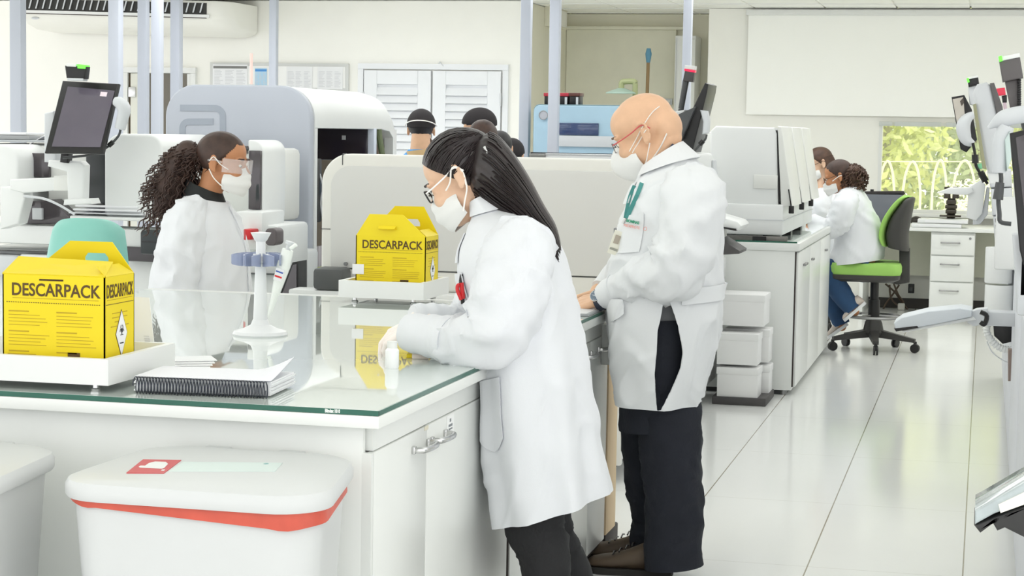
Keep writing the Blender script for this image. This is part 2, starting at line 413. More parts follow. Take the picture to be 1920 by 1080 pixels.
MB().loft([[Vector((x, y, z + tilt(x))) for y, z in ((15.58, 2.475), (15.595, 2.475), (15.595, 2.5), (15.58, 2.5))] for x in (A0.x + .03, A1.x - .17)]).build('trim_strip', WHITE, ac, 0)
MB().loft([[Vector((x, y, z + tilt(x))) for y, z in ((15.586, 2.468), (15.6, 2.468), (15.6, 2.475), (15.586, 2.475))] for x in (A0.x + .03, A1.x - .2)]).build('seam', mat('ac_seam', (60, 50, 44), .6), ac, 0)
q = aty(61, 23, 15.6)
MB().ell((A0.x + .12, 15.63, 2.43), (.04, .012, .012)).build('badge', LGREY, ac)
# recess: tall cream panel, white locker, pole with blue grip
def al(px, py, y=AY): return aty(px, py, y)
a, b2 = al(1065, 50), al(1270, 50)
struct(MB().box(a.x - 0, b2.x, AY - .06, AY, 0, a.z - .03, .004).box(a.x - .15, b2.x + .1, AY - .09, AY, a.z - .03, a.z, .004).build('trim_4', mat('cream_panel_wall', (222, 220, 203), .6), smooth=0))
a, b2 = al(1271, 60, 17.9), al(1290, 60, 17.9)
lk = thing('white_cabinet', ((a.x + b2.x) / 2 + .06, 17.9, 0), 'tall narrow white cupboard at the right of the recess', 'cupboard')
MB().box(a.x, b2.x + .1, 17.75, 18.08, 0, a.z - .04, .01).build('body', WHITE, lk)
MB().box(b2.x - .01, b2.x + .1, 17.73, 17.75, .1, al(1300, 75, 17.9).z, .01).build('door', LAMI, lk)
MB().box(a.x + .01, a.x + .016, 17.74, 17.75, .1, a.z - .06).build('seam', LGREY, lk)
p0 = al(1215, 178, 17.6); p1 = al(1216, 101, 17.6)
ml = thing('mop', (p0.x, 17.6, 0), 'brown broom pole with a blue grip leaning in the recess', 'broom')
pp = Vector((p0.x - .03, 17.6, .12)); up = (p1 - pp)
MB().tube([pp, p1], .016).build('pole', mat('brown_pole', (150, 124, 88), .5), ml)
MB().tube([p1 - up.normalized() * .08, p1 - up.normalized() * .03, p1, p1 + up.normalized() * .05], [.018, .026, .03, .018]).build('grip', mat('blue_grip', (98, 150, 178), .5), ml)
MB().box(pp.x - .17, pp.x + .17, 17.57, 17.63, 0, .13, .02).build('broom_head', MGREY, ml)
a, b2 = aty(1018, 12, 17.2), aty(1018, 50, 17.2)
wb = thing('wall_box', (-3.9, 17.2, b2.z), 'small cream junction box high on the side of the recess', 'box')
MB().box(-3.93, -3.86, 17.1, 17.75, b2.z, a.z, .006).build('housing', WALLA, wb)
MB().box(-3.862, -3.855, 17.13, 17.72, b2.z + .02, a.z - .02, .003).build('cover', WALLM, wb)
q = aty(1245, 190, 17.85)
sw = thing('wall_socket', (q.x, 18.03, q.z), 'grey wall socket plate in the recess', 'socket')
MB().box(q.x - .09, q.x + .05, 18.02, 18.04, q.z - .03, q.z + .03, .004).build('plate', LGREY, sw)
MB().box(q.x - .01, q.x + .03, 18.012, 18.02, q.z - .012, q.z + .012, .002).build('switch', WHITE, sw)
# pale service posts between floor and ceiling
POSTM = mat('pale_post_enamel', (184, 189, 200), .45, var=.01)
for (pxc, wpx, Y, lab) in ((34, 22, 14.2, 'pale metal post at the left end of the air conditioner'),
        (217, 21, 14.0, 'pale metal post right behind the status beacon monitor'), (269, 17, 14.6, 'slim pale post in front of the far cream door'),
        (295, 18, 14.3, 'pale post right of the far door, between two others'), (331, 18, 15.0, 'bright pale post rising above the grey logo panel corner'),
        (513, 14, 15.4, 'slender pale post in front of the notice board'), (986, 19, 13.2, 'pale post beside the louvred doors at the wall corner'),
        (1040, 19, 12.7, 'pale post standing in front of the blue analyser'), (1288, 16, 13.4, 'slim pale post behind the red beacon in the recess')):
    p = aty(pxc, 120, Y); dep = (p - CP).length; wd = wpx * dep / FPX / 2
    r = thing('service_post', (p.x, Y, 0), lab, 'post', 'service posts from floor to ceiling')
    MB().box(p.x - wd, p.x + wd, Y - wd, Y + wd, 0, CEILZ, .006).build('shaft', POSTM, r)
    MB().box(p.x - wd - .03, p.x + wd + .03, Y - wd - .03, Y + wd + .03, 0, .03, .006).build('foot_plate', LGREY, r)
# garden outside the window
GR = mat('lawn', (200, 205, 150), .9, var=.1)
struct(MB().add([(-8, WY + .2, .2), (9, WY + .2, .2), (9, 40, .2), (-8, 40, .2)], [(0, 1, 2, 3)]).build('ground_garden', GR, smooth=0))
def foliage(name, c, r, n, s, m, lab, cat, seed):
    rr = random.Random(seed); t = MB(); c = Vector(c)
    for _ in range(n):
        d = Vector((rr.gauss(0, 1), rr.gauss(0, 1), rr.gauss(0, 1))).normalized() * (rr.random() ** .4)
        p = c + Vector((d.x * r[0], d.y * r[1], d.z * r[2]))
        a = Vector((rr.gauss(0, 1), rr.gauss(0, 1), rr.gauss(0, 1))).normalized() * s * rr.uniform(.6, 1.3); b = a.orthogonal().normalized() * s * .5
        t.add([p - a, p + b, p + a, p - b], [(0, 1, 2, 3)])
    tr = thing(name, (c.x, c.y, .2), lab, cat, 'plants in the garden')
    o = t.build('foliage', m, tr, 0); o['kind'] = 'stuff'
    MB().tube([(c.x, c.y, .15), (c.x + .1, c.y, c.z)], [.14, .07]).build('trunk', mat('pale_bark', (170, 165, 145), .9), tr)
LF1 = mat('hazed_yellow_green_leaves', (206, 212, 140), .7, var=.25, scale=2); LF2 = mat('hazed_grey_green_leaves', (196, 206, 168), .7, var=.25, scale=2); LF3 = mat('hazed_green_leaves', (178, 190, 140), .7, var=.25, scale=2)  # haze and overexposure are mixed into the pale leaf colours
foliage('garden_tree', (-1.25, 23, 1.7), (.9, .9, 1.3), 2600, .075, LF1, 'yellow-green leafy tree at the left edge of the window view', 'tree', 1)
foliage('garden_tree', (-.15, 25, 2.0), (1.0, .9, 1.5), 2600, .08, LF2, 'grey-green tree in the middle of the window view', 'tree', 2)
foliage('garden_tree', (.7, 23.5, 1.9), (.75, .7, 1.0), 2000, .075, LF1, 'bright leafy tree right of the middle of the window view', 'tree', 3)
foliage('garden_hedge', (-.2, 28, 1.3), (4.0, .8, 2.2), 7000, .1, LF3, 'dense hedge behind the garden trees', 'hedge', 4)
foliage('white_flowering_shrub', (-.12, 19.6, .85), (.35, .3, .28), 500, .035, mat('white_blossom', (246, 244, 232), .7), 'white blossoming bush outside the window', 'shrub', 5)
foliage('white_flowering_shrub', (.35, 20.2, 1.15), (.45, .3, .22), 260, .035, mat('white_blossom', (246, 244, 232), .7), 'loose white blossom sprays right of the flowering bush', 'shrub', 6)
ARM_ = mat('white_arch_wire', (240, 240, 228), .5)
for (pa, pb, py, lab) in ((1647, 1676, 302, 'white wire garden arch nearest the window left edge'), (1692, 1725, 303, 'white wire garden arch second from the window left'),
                          (1747, 1774, 300, 'narrow white wire arch in the middle of the window'), (1785, 1828, 301, 'white wire garden arch beside the hanging monitor')):
    a = aty(pa, 380, 18.6); b = aty(pb, 380, 18.6); top = aty((pa + pb) / 2, py, 18.6).z
    pts = [Vector((a.x, 18.6, .2))] + [Vector((a.x + (b.x - a.x) * k / 10, 18.6, 1.0 + (top - 1.0) * math.sin(PI * k / 10) ** .6)) for k in range(11)] + [Vector((b.x, 18.6, .2))]
    tag(MB().tube(pts, .012).build('garden_arch', ARM_), lab, 'garden arch', 'white garden arches outside the window')
tag(MB().tube([aty(1640, 303, 18.7), aty(1850, 303, 18.7)], .005).build('guard_wire', ARM_), 'thin white wire across the garden arches', 'wire')
# ================================================================== ISLAND BENCH
IX, IXL, IY0, IY1 = -1.24, -3.05, 3.885, 6.7
FP = 3.935      # front panel plane
SX = -1.272    # side (door) plane
wt = thing('worktop', (-2.1, 5.2, .83), 'long white laminate worktop of the island bench under a glass sheet', 'worktop')
MB().box(IXL, IX, IY0, IY1, .86, .888, .003).build('slab', LAMI, wt)
MB().box(SX - .3, SX - .004, FP + .025, 6.63, .80, .8595).build('rail', LAMI, wt)
GLT = mat('glass_over_white', (214, 222, 217), .015, var=.004, scale=1.5, ior=1.6, coat=.6)
GLE = mat('green_glass_edge', (36, 94, 78), .1, var=.1)
gl = thing('glass_sheet', (-2.1, 5.2, .888), 'clear reflective glass sheet with green edge covering the island bench', 'glass sheet')
MB().box(IXL, IX - .004, IY0 + .004, 6.5, .8905, .9).build('pane', GLT, gl, 0)
MB().box(IXL, IX - .002, IY0 + .002, IY0 + .006, .8885, .8995).build('glass_edge', GLE, gl, 0)
MB().box(IX - .006, IX - .002, IY0 + .004, 6.5, .8885, .8985).build('glass_edge', GLE, gl, 0)
q0, q1 = aty(606, 765, IY0), aty(640, 766, IY0)
textmb('Blindex 1010', .0105, face_y(((q0.x + q1.x) / 2, IY0 + .0015, .8943)), .0003, sx=.62, bold=.0004).build('etched_mark', mat('etched_white', (235, 240, 236), .5), gl, 0)
# near cabinet unit: end panel towards the bins, two doors on the aisle side
cb = thing('bench_cabinet', (-1.7, 4.6, 0), 'white bench cabinet at the near island corner with two aisle doors', 'cabinet', 'cabinets of the island bench')
MB().box(IXL, SX - .02, FP, FP + .02, .02, .8595, .002).build('end_panel', LAMI, cb)
MB().box(-1.9, SX - .02, FP + .022, 5.195, .08, .797).build('carcass', LAMI, cb)
MB().box(-1.88, SX - .06, FP + .05, 5.2, 0, .08).build('plinth', LGREY, cb)
MB().box(SX - .022, SX, FP, FP + .014, .02, .798).build('edge_strip', LAMI, cb)
MB().box(SX - .02, SX - .004, FP + .014, 5.2, .05, .796).build('door_gap', mat('dark_gap', (60, 52, 50), .7), cb)
def handle(par, y0, y1, z):
    h = MB(); x = SX + .002
    pts = [Vector((x, y0, z)), Vector((x + .022, y0 + .004, z)), Vector((x + .03, y0 + .03, z)), Vector((x + .032, (y0 + y1) / 2, z)), Vector((x + .03, y1 - .03, z)), Vector((x + .022, y1 - .004, z)), Vector((x, y1, z))]
    h.tube(smoothpath(pts, 18), .007, 10)
    h.box(x - .002, x + .006, y0 - .008, y0 + .008, z - .009, z + .009, .002).box(x - .002, x + .006, y1 - .008, y1 + .008, z - .009, z + .009, .002)
    return h.build('handle', CHROME, par)
for a, b, h0 in ((FP + .02, 4.36, 4.245), (4.364, 5.18, 4.395)):
    d = MB().box(SX - .018, SX, a, b, .06, .7975, .003).build('door', LAMI, cb)
    handle(d, h0, h0 + .12, .757)
st = thing('label_sticker', (SX, 4.57, .74), 'small white printed sticker on the near island door', 'sticker')
MB().box(SX + .0003, SX + .001, 4.535, 4.6, .735, .795).build('backing', mat('sticker_white', (240, 241, 240), .5), st, 0)
t = MB()
for (y, z, w, h) in ((4.56, .778, .012, .008), (4.55, .766, .034, .006), (4.55, .758, .034, .004), (4.552, .745, .03, .003), (4.552, .741, .003, .008), (4.579, .741, .003, .008)): t.box(SX + .001, SX + .0015, y, y + w, z, z + h)
t.build('printed_text', mat('grey_print2', (130, 134, 138), .6), st, 0)
t = MB().box(SX + .0003, SX + .0012, 4.34, 4.37, .788, .798); tag(t.build('tape_scrap', mat('beige_tape', (214, 208, 190), .6)), 'tiny beige tape scrap above the island door handles', 'tape')
# second cabinet
c2 = thing('bench_cabinet', (-1.7, 5.9, 0), 'white bench cabinet at the far island end beside the bald man', 'cabinet', 'cabinets of the island bench')
MB().box(-1.9, SX - .02, 5.2, 6.638, .08, .797).build('carcass', LAMI, c2)
MB().box(-1.88, SX - .06, 5.2, 6.62, 0, .08).build('plinth', LGREY, c2)
MB().box(SX - .02, SX - .004, 5.21, 6.63, .05, .796).build('door_gap', mat('dark_gap', (60, 52, 50), .7), c2)
for a, b, h0 in ((5.22, 6.32, 6.19), (6.324, 6.63, 6.44)):
    d = MB().box(SX - .018, SX, a, b, .06, .7975, .003).build('door', LAMI, c2)
    handle(d, h0, h0 + .12, .76)
MB().box(-1.9, SX + .004, 6.642, 6.82, .07, .798, .004).build('pine_end_panel', PINE, c2, label='raw pine end panel')
MB().box(-1.34, SX + .0, 6.66, 6.9, 0, .07, .006).build('foot', mat('black_foot', (44, 36, 34), .6), c2)
ch = MB().box(SX + .002, SX + .006, 6.5, 6.6, .70, .84).box(SX + .006, SX + .03, 6.5, 6.505, .70, .84).box(SX + .006, SX + .03, 6.595, 6.6, .70, .84).box(SX + .002, SX + .03, 6.5, 6.6, .70, .705)
tag(ch.build('card_holder', mat('acrylic', (226, 228, 226), .1, alpha=.6), smooth=0), 'clear plastic card holder on the far island door', 'card holder')
# back filler: knee-space panel seen only as mass under the top
MB().box(IXL, -1.94, FP + .022, 6.5, .08, .8595).build('carcass', LAMI, cb)
MB().box(IXL + .05, -2.0, FP + .08, 6.45, 0, .08).build('plinth', LGREY, cb)

# ------------------------------------------------------------------ trays and sharps boxes
def tray(x0, x1, y0, y1, lab):
    zt0, zt1 = .918, .977
    r = thing('wooden_tray', ((x0 + x1) / 2, (y0 + y1) / 2, .9), lab, 'tray', 'white trays under the sharps boxes')
    TM = mat('tray_white', (226, 227, 226), .4, var=.006)
    ringpanel([(x0, y0, zt0), (x1, y0, zt0), (x1, y1, zt0), (x0, y1, zt0)], [(x0 + .016, y0 + .016, zt0), (x1 - .016, y0 + .016, zt0), (x1 - .016, y1 - .016, zt0), (x0 + .016, y1 - .016, zt0)], (0, 0, zt1 - zt0)).build('rim', TM, r)
    MB().box(x0 + .01, x1 - .01, y0 + .01, y1 - .01, zt0, zt0 + .012).build('base', TM, r)
    for fx in (x0 + .05, x1 - .045):
        for fy in (y0 + .03, y1 - .05):
            MB().lathe([(.011, .9), (.012, .906), (.007, .908), (.007, .919)], (fx, fy, 0), 16).build('foot', CHROME, r)
    return r
def sharps_box(x1, y0, W, D, H, lab, slotted, tape):
    z0 = .931; x0 = x1 - W; y1 = y0 + D; th = .003
    r = thing('sharps_box', ((x0 + x1) / 2, (y0 + y1) / 2, z0), lab, 'sharps box', 'yellow cardboard sharps boxes')
    sh = MB().box(x0, x1, y0, y0 + th, z0, z0 + H).box(x0, x1, y1 - th, y1, z0, z0 + H).box(x0, x0 + th, y0, y1, z0, z0 + H).box(x1 - th, x1, y0, y1, z0, z0 + H).box(x0, x1, y0, y1, z0, z0 + th)
    sh.build('carton', YEL, r, 0)
    def handle_panel(y, tilt, ht, name, xa, xb, hole, lab2=None):
        o = [(x0, 0), (x1, 0), (xb, ht), (xa, ht)]
        hx0, hx1, hz0, hz1 = hole
        O = [(x0, 0), ((hx0 + hx1) / 2, 0), (x1, 0), (x1 - (x1 - xb) * .5, ht * .5), (xb, ht), ((xa + xb) / 2, ht), (xa, ht), (x0 + (xa - x0) * .5, ht * .5)]
        I = [(hx0, hz0), ((hx0 + hx1) / 2, hz0), (hx1, hz0), (hx1, (hz0 + hz1) / 2), (hx1 - .008, hz1), ((hx0 + hx1) / 2, hz1), (hx0 + .008, hz1), (hx0, (hz0 + hz1) / 2)]
        def p3(p, d): return Vector((p[0], y + p[1] * tilt + d, z0 + H + p[1]))
        rings = [[p3(p, 0) for p in O], [p3(p, 0) for p in I], [p3(p, th) for p in I], [p3(p, th) for p in O]]
        n = 8; V = [v for g in rings for v in g]; F = []
        for i in range(4):
            for j in range(n):
                a = i * n + j; b = i * n + (j + 1) % n; i2 = (i + 1) % 4
                F.append((a, b, i2 * n + (j + 1) % n, i2 * n + j))
        MB().add(V, F).build(name, YEL, r, 0, label=lab2)
    c = (x0 + x1) / 2
    handle_panel(y1 - th, -.12, .1 if slotted else .072, 'handle_panel', x0 + W * .38, x1 - W * .2, (c + .0, c + .06, .03, .055) if slotted else (c + .005, c + .065, .024, .045))
    # top flaps: slopes from front edge to the back handle
    zt = z0 + H
    if slotted:
        handle_panel(y0, .12, .075, 'handle_panel', x0 + W * .18, x1 - W * .34, (c - .045, c + .02, .022, .034))
        MB().quad((c - .045, y0 - .002, zt + .036), (c + .02, y0 - .002, zt + .036), (c + .016, y0 - .014, zt + .026), (c - .041, y0 - .014, zt + .026), .002).build('tucked_flap', YEL, r, 0)
    else:
        MB().quad((x0, y0, zt), (x1, y0, zt), (x1 - .02, y0 + D * .55, zt + .028), (x0 + .0, y0 + D * .5, zt + .034), .003).build('front_flap', YEL, r, 0)
        MB().box(c - .035, c + .025, y0 - .0006, y0 + .001, zt - .012, zt - .008).build('slot', mat('slot_dark', (70, 48, 20), .8), r, 0)
    MB().quad((x0 + .003, y0 + .01, zt - .006), (x1 - .003, y0 + .01, zt - .006), (x1 - .003, y1 - .006, zt - .006), (x0 + .003, y1 - .006, zt - .006), .003).build('lid', mat('card_inside', (208, 186, 90), .7), r, 0)
    MB().quad((x1, y0 + .004, zt), (x1, y1 - .004, zt), (x1 - .03, y1 - .02, zt + .022), (x1 - .03, y0 + .02, zt + .022), .002).build('side_flap', YEL, r, 0)
    MB().quad((x0 - .002, y0 + .004, z0), (x0 - .002, y0 + .012, z0), (x0 - .002, y0 + .012, zt), (x0 - .002, y0 + .004, zt), .002).build('raw_edge', CARD, r, 0)
    # printing, front
    fy = y0 - .0006
    p = MB(); p.join(textmb('DESCARPACK', W * .16, face_y((c + W * .02, fy, zt - H * .155)), .0003, sx=.87, bold=.0007)); p.build('brand_lettering', INK, r, 0)
    s = textmb('DESCARPACK', W * .168, face_x((x1 + .0006, (y0 + y1) / 2, zt - H * .155)), .0003, sx=.86 * D / W, bold=.0007); s.build('brand_lettering', INK, r, 0)
    rr = random.Random(int(W * 1000) + slotted); t = MB()
    zz = zt - H * .285
    x = x0 + .01
    while x < x1 - .01: t.box(x, x + W * .012, fy, fy + .0005, zz, zz + H * .008); x += W * .022
    x = y0 + .006
    t.box(x1, x1 + .0006, y0 + .006, y1 - .006, zz, zz + H * .006)
    t.build('printed_rules', INK, r, 0)
    t = MB()
    t.box(x0 + W * .1, x1 - W * .06, fy, fy + .0005, zt - H * .24, zt - H * .234); t.box(x1, x1 + .0006, y0 + .012, y1 - .012, zt - H * .24, zt - H * .233)
    for cx in (.06, .53):
        z = zz - H * .06; k = 0
        while z > z0 + H * .2:
            if k % 5 == 0: z -= H * .035
            wl = W * (.2 if k % 5 == 0 else rr.uniform(.3, .4)); t.box(x0 + W * cx, x0 + W * cx + wl, fy, fy + .0005, z, z + H * (.014 if k % 5 == 0 else .007)); z -= H * .034; k += 1
    for k in range(3): t.box(x0 + W * .05, x0 + W * (.33 + .03 * (k == 1)), fy, fy + .0005, z0 + H * (.17 - .055 * k), z0 + H * (.19 - .055 * k))
    for k, wl in enumerate((.5, .5, .34, .6)):
        t.box(x1, x1 + .0006, (y0 + y1) / 2 - D * wl / 2, (y0 + y1) / 2 + D * wl / 2, zz - H * (.1 + .045 * k), zz - H * (.09 + .045 * k))
    t.build('printed_lines', INKL, r, 0)
    MB().box(x1 - W * .36, x1 - W * .24, fy, fy + .0005, z0 + .004, z0 + .05).build('printed_seal', INK, r, 0)
    # hazard diamond
    yc, zc = (y0 + y1) / 2 + D * .05, z0 + H * .4; hy, hz = D * .2, H * .25
    def dia(k, e): return [(x1 + e, yc - hy * k, zc), (x1 + e, yc, zc - hz * k), (x1 + e, yc + hy * k, zc), (x1 + e, yc, zc + hz * k)]
    MB().prism(dia(1, .0002), (.0006, 0, 0)).build('hazard_border', INK, r, 0)
    MB().prism(dia(.93, .0006), (.0006, 0, 0)).build('hazard_diamond', PAPER, r, 0, label='white diamond with a biohazard sign')
    t = MB(); X = x1 + .0016; rad = H * .05
    sc = hy / hz * 1.4
    for a in (90, 210, 330):
        ca, sa = math.cos(math.radians(a)), math.sin(math.radians(a)); cy, cz = yc + ca * rad * .62 * sc, zc + H * .03 + sa * rad * .62
        arc = [Vector((X, cy + math.cos(math.radians(a + q)) * rad * .62 * sc, cz + math.sin(math.radians(a + q)) * rad * .62)) for q in range(35, 326, 24)][::-1]
        arc = [Vector((X, cy + math.cos(math.radians(a + 180 + q)) * rad * .62 * sc, cz + math.sin(math.radians(a + 180 + q)) * rad * .62)) for q in range(-145, 146, 24)]
        t.tube(arc, H * .0042, 6, flat=1)
    t.tube([Vector((X, yc + math.cos(2 * PI * k / 12) * rad * .4 * sc, zc + H * .03 + math.sin(2 * PI * k / 12) * rad * .4)) for k in range(13)], H * .004, 6)
    t.box(x1 + .0012, x1 + .0018, yc - hy * .3, yc + hy * .3, zc - hz * .42, zc - hz * .37)
    t.build('hazard_symbol', INKB, r, 0)
    if tape:
        MB().box(x0 - .012, x0 + .03, fy - .001, fy, z0 + .065, z0 + .1).box(x0 - .012, x0 - .011, fy, y0 + .05, z0 + .065, z0 + .1).build('tape', PAPER, r, 0, label='strip of white tape')
    return r
T1X = -1.888
tray(-2.42, T1X, 3.925, 4.29, 'white wooden tray at the near left end of the glass bench')
sharps_box(-1.925, 3.985, .255, .155, .224, 'big yellow sharps carton on the near left tray, its front flap folded down', False, False)
tray(-2.163, -1.856, 6.3, 6.62, 'small white wooden tray beside the bowed woman at the far bench end')
sharps_box(-1.868, 6.36, .253, .158, .2, 'yellow sharps carton with white tape and raised front handle, on the far tray', True, True)

# ------------------------------------------------------------------ spiral notebook
nb = thing('spiral_notebook', (-1.68, 4.05, .9), 'thick spiral bound notebook at the front edge of the glass bench', 'notebook')
a0 = atz(250, 738, .9); a1 = atz(502, 748, .9); dirv = (a1 - a0); dirv.z = 0; Ln = dirv.length; ex = dirv.normalized(); ey = Vector((-ex.y, ex.x, 0)); ez = Vector((0, 0, 1))
nbM = basis(a0, ex, ey, ez)
NH = .033
blk = MB()
for k in range(9):
    j = .0015 * ((k * 7) % 5 - 2)
    blk.obox(nbM @ Matrix.Translation((Ln / 2 + j, .014 + .1, .004 + NH * (k + .5) / 9.5)), Ln + .006, .19, NH / 9.5 * .92)
blk.build('page_block', PAPER, nb, 0)
cv = MB(); NX, NY = 18, 10
def cover(u, v, e):
    lift = .03 * max(0, u - .72) ** 1.5 / .28 ** 1.5 * v ** 1.2 * 1.1
    return nbM @ Vector((u * (Ln + .006) - .003, .012 + v * .195, NH + .004 + lift + e))
V = [cover(i / NX, j / NY, 0) for i in range(NX + 1) for j in range(NY + 1)] + [cover(i / NX, j / NY, .001) for i in range(NX + 1) for j in range(NY + 1)]
F = []; q = (NX + 1) * (NY + 1)
for i in range(NX):
    for j in range(NY):
        a = i * (NY + 1) + j; F.append((a, a + 1, a + NY + 2, a + NY + 1)); F.append((a + q, a + q + NY + 1, a + q + NY + 2, a + q + 1))
cv.add(V, F).build('cover', mat('cover_paper', (228, 229, 236), .5, var=.004), nb, 40)
co = MB(); turns = 42; pts = []
for k in range(turns * 14 + 1):
    t = k / 14; a = 2 * PI * t
    pts.append(nbM @ Vector((.002 + t / turns * (Ln - .004), .004 - math.cos(a) * .013, .0195 + math.sin(a) * .0185)))
co.tube(pts, .0013, 6).build('wire_coil', mat('dark_coil', (58, 62, 72), .3, .4), nb)
# papers lying behind the near tray
pp = thing('paper_stack', (-1.95, 4.5, .9), 'loose white papers lying behind the near tray', 'papers')
for k in range(5):
    p = atz(330 + k * 3, 692 - k * 2, .9)
    MB().obox(Matrix.Translation((p.x, p.y, .903 + k * .003)) @ Matrix.Rotation(.35 + k * .05, 4, 'Z'), .16, .1, .002).build('sheet', PAPER, pp, 0)
lf = thing('printed_leaflet', (-1.98, 4.45, .9), 'white printed leaflet leaning behind the near sharps carton', 'leaflet')
a, b = aty(268, 575, 4.33), aty(292, 655, 4.33)
MB().quad((a.x - .1, 4.33, .93), (b.x, 4.33, .905 + .035), (a.x + .004, 4.36, a.z + .02), (a.x - .1, 4.36, a.z + .02), .002).build('sheet', PAPER, lf, 0)
t = MB()
for k in range(6): t.obox(Matrix.Translation((a.x + .008 + k * .0013, 4.333, .985 - k * .006)), .014, .001, .002)
t.build('printed_lines', mat('grey_print', (176, 178, 182), .6), lf, 0)

# ------------------------------------------------------------------ pipette carousel
pc = atz(488, 628, .9); PCx, PCy = pc.x, pc.y
PW = mat('carousel_white', (226, 228, 230), .3, var=.005); PB = mat('clear_blue_clip', (156, 166, 196), .12, var=.05, alpha=.66)
cs = thing('pipette_carousel', (PCx, PCy, .9), 'white pipette carousel stand with blue clips on the glass bench', 'pipette stand')
MB().lathe([(.0, .9), (.078, .9), (.08, .904), (.076, .912), (.05, .919), (.028, .93), (.022, .945)], (PCx, PCy, 0), 40).build('base', PW, cs)
MB().lathe([(.021, .94), (.019, 1.0), (.016, 1.09), (.014, 1.13), (.014, 1.178)], (PCx, PCy, 0), 24).build('column', PW, cs)
MB().lathe([(.03, 1.11), (.036, 1.114), (.036, 1.13), (.03, 1.134)], (PCx, PCy, 0), 30).build('hub', PW, cs)
MB().lathe([(.012, 1.17), (.018, 1.175), (.026, 1.19), (.03, 1.197), (.0, 1.2)], (PCx, PCy, 0), 24).build('cap', PW, cs)
clips = []; Z_ = Vector((0, 0, 1))
for k in range(6):
    a = .45 + k * PI / 3; cx, cy = PCx + .055 * math.cos(a), PCy + .055 * math.sin(a)
    t = MB(); rd = Vector((math.cos(a), math.sin(a), 0)); tg_ = Vector((-math.sin(a), math.cos(a), 0)); cc = Vector((PCx, PCy, 1.12))
    for sgn in (-1, 1):
        P = smoothpath([cc + rd * .03 + tg_ * .012 * sgn, cc + rd * .05 + tg_ * .021 * sgn, cc + rd * .07 + tg_ * .02 * sgn, cc + rd * .082 + tg_ * .01 * sgn], 10); rg = []
        for i in range(10):
            tt = (P[min(i + 1, 9)] - P[max(i - 1, 0)]).normalized(); nn = Vector((-tt.y, tt.x, 0)) * .0025; hh = .019 - .006 * (i / 9) ** 2
            rg.append([P[i] + nn - Z_ * hh, P[i] - nn - Z_ * hh, P[i] - nn + Z_ * hh, P[i] + nn + Z_ * hh])
        t.loft(rg)
    t.box(cc.x + rd.x * .03 - .009, cc.x + rd.x * .03 + .009, cc.y + rd.y * .03 - .009, cc.y + rd.y * .03 + .009, 1.105, 1.135, .003)
    t.build('clip', PB, cs); clips.append((a, cx, cy))
# pipette hanging from the carousel, tilted
a = -.15; hx, hy = PCx + .075, PCy - .012
pt = thing('pipette', (hx, hy, 1.1), 'white pipette with striped label hanging tilted on the carousel', 'pipette')
top = aty(540, 468, hy); bot = aty(505, 590, hy); ax = (bot - top).normalized()
PM = mat('pipette_white', (232, 236, 232), .35)
MB().tube([top, top + ax * .05, top + ax * .1, top + ax * .135], [.017, .02, .016, .012], 14, flat=.75, up=(0, 1, 0)).build('handle', PM, pt)
MB().tube([top + ax * .13, top + ax * .16, top + ax * .2], [.012, .009, .005], 12).build('shaft', PM, pt)
MB().tube([top - ax * .018, top], [.007, .007], 10).tube([top - ax * .024, top - ax * .016], [.013, .013], 12).build('plunger', LGREY, pt)
MB().tube([top + Vector((.012, -.012, .004)), top + Vector((.03, -.014, .016))], .006, 8).build('finger_hook', PM, pt)
ly = Vector((0, -.0165, 0))
c0 = top + ax * .075 + ly; e1 = ax; e2 = ax.cross(Vector((0, -1, 0))).normalized()
MB().obox(basis(c0, e2, e1, (0, -1, 0)), .026, .036, .001).build('label_patch', PAPER, pt, 0)
MB().obox(basis(c0 + e1 * -.008 - Vector((0, .001, 0)), e2, e1, (0, -1, 0)), .022, .004, .001).build('blue_stripe', mat('blue_stripe', (60, 90, 170), .5), pt, 0)
MB().obox(basis(c0 + e1 * .006 - Vector((0, .001, 0)), e2, e1, (0, -1, 0)), .022, .005, .001).build('red_stripe', RED, pt, 0)
# small bottle items by the woman's hands
q = atz(735, 690, .9)
vb = thing('reagent_vial', (q.x, q.y, .9), 'small white vial held under the gloved hands on the glass', 'vial')
MB().lathe([(.0, .9), (.016, .9), (.0175, .903), (.0175, .945), (.012, .952)], (q.x, q.y, 0), 20).build('body', mat('vial_white', (244, 245, 246), .3), vb)
MB().lathe([(.013, .95), (.013, .968), (.0, .969)], (q.x, q.y, 0), 20).build('cap', WHITE, vb)
q = atz(775, 672, .9)
tg = thing('reagent_pack', (q.x, q.y, .9), 'small yellow and white packet on the glass beside the cuff', 'packet')
MB().obox(Matrix.Translation((q.x, q.y + .03, .905)) @ Matrix.Rotation(.2, 4, 'Z'), .05, .05, .01, .002).build('yellow_part', YEL, tg, 0)
MB().obox(Matrix.Translation((q.x + .02, q.y, .907)) @ Matrix.Rotation(.25, 4, 'Z'), .045, .02, .014, .003).build('white_part', mat('peach_white', (244, 232, 222), .5), tg, 0)
MB().tube([(q.x + .01, q.y + .03, .915), (q.x + .03, q.y + .035, .914)], .006).build('dark_tip', BLACK, tg)
q = aty(1100, 586, 6.2)
lt = thing('tablet', (-1.36, 6.3, .9), 'thin grey tablet lying under the bald man hands', 'tablet')
MB().box(-1.5, -1.245, 6.14, 6.4, .9, .909, .003).build('case', MGREY, lt)
MB().box(-1.49, -1.255, 6.15, 6.39, .909, .9095).build('glass', LGREY, lt, 0)

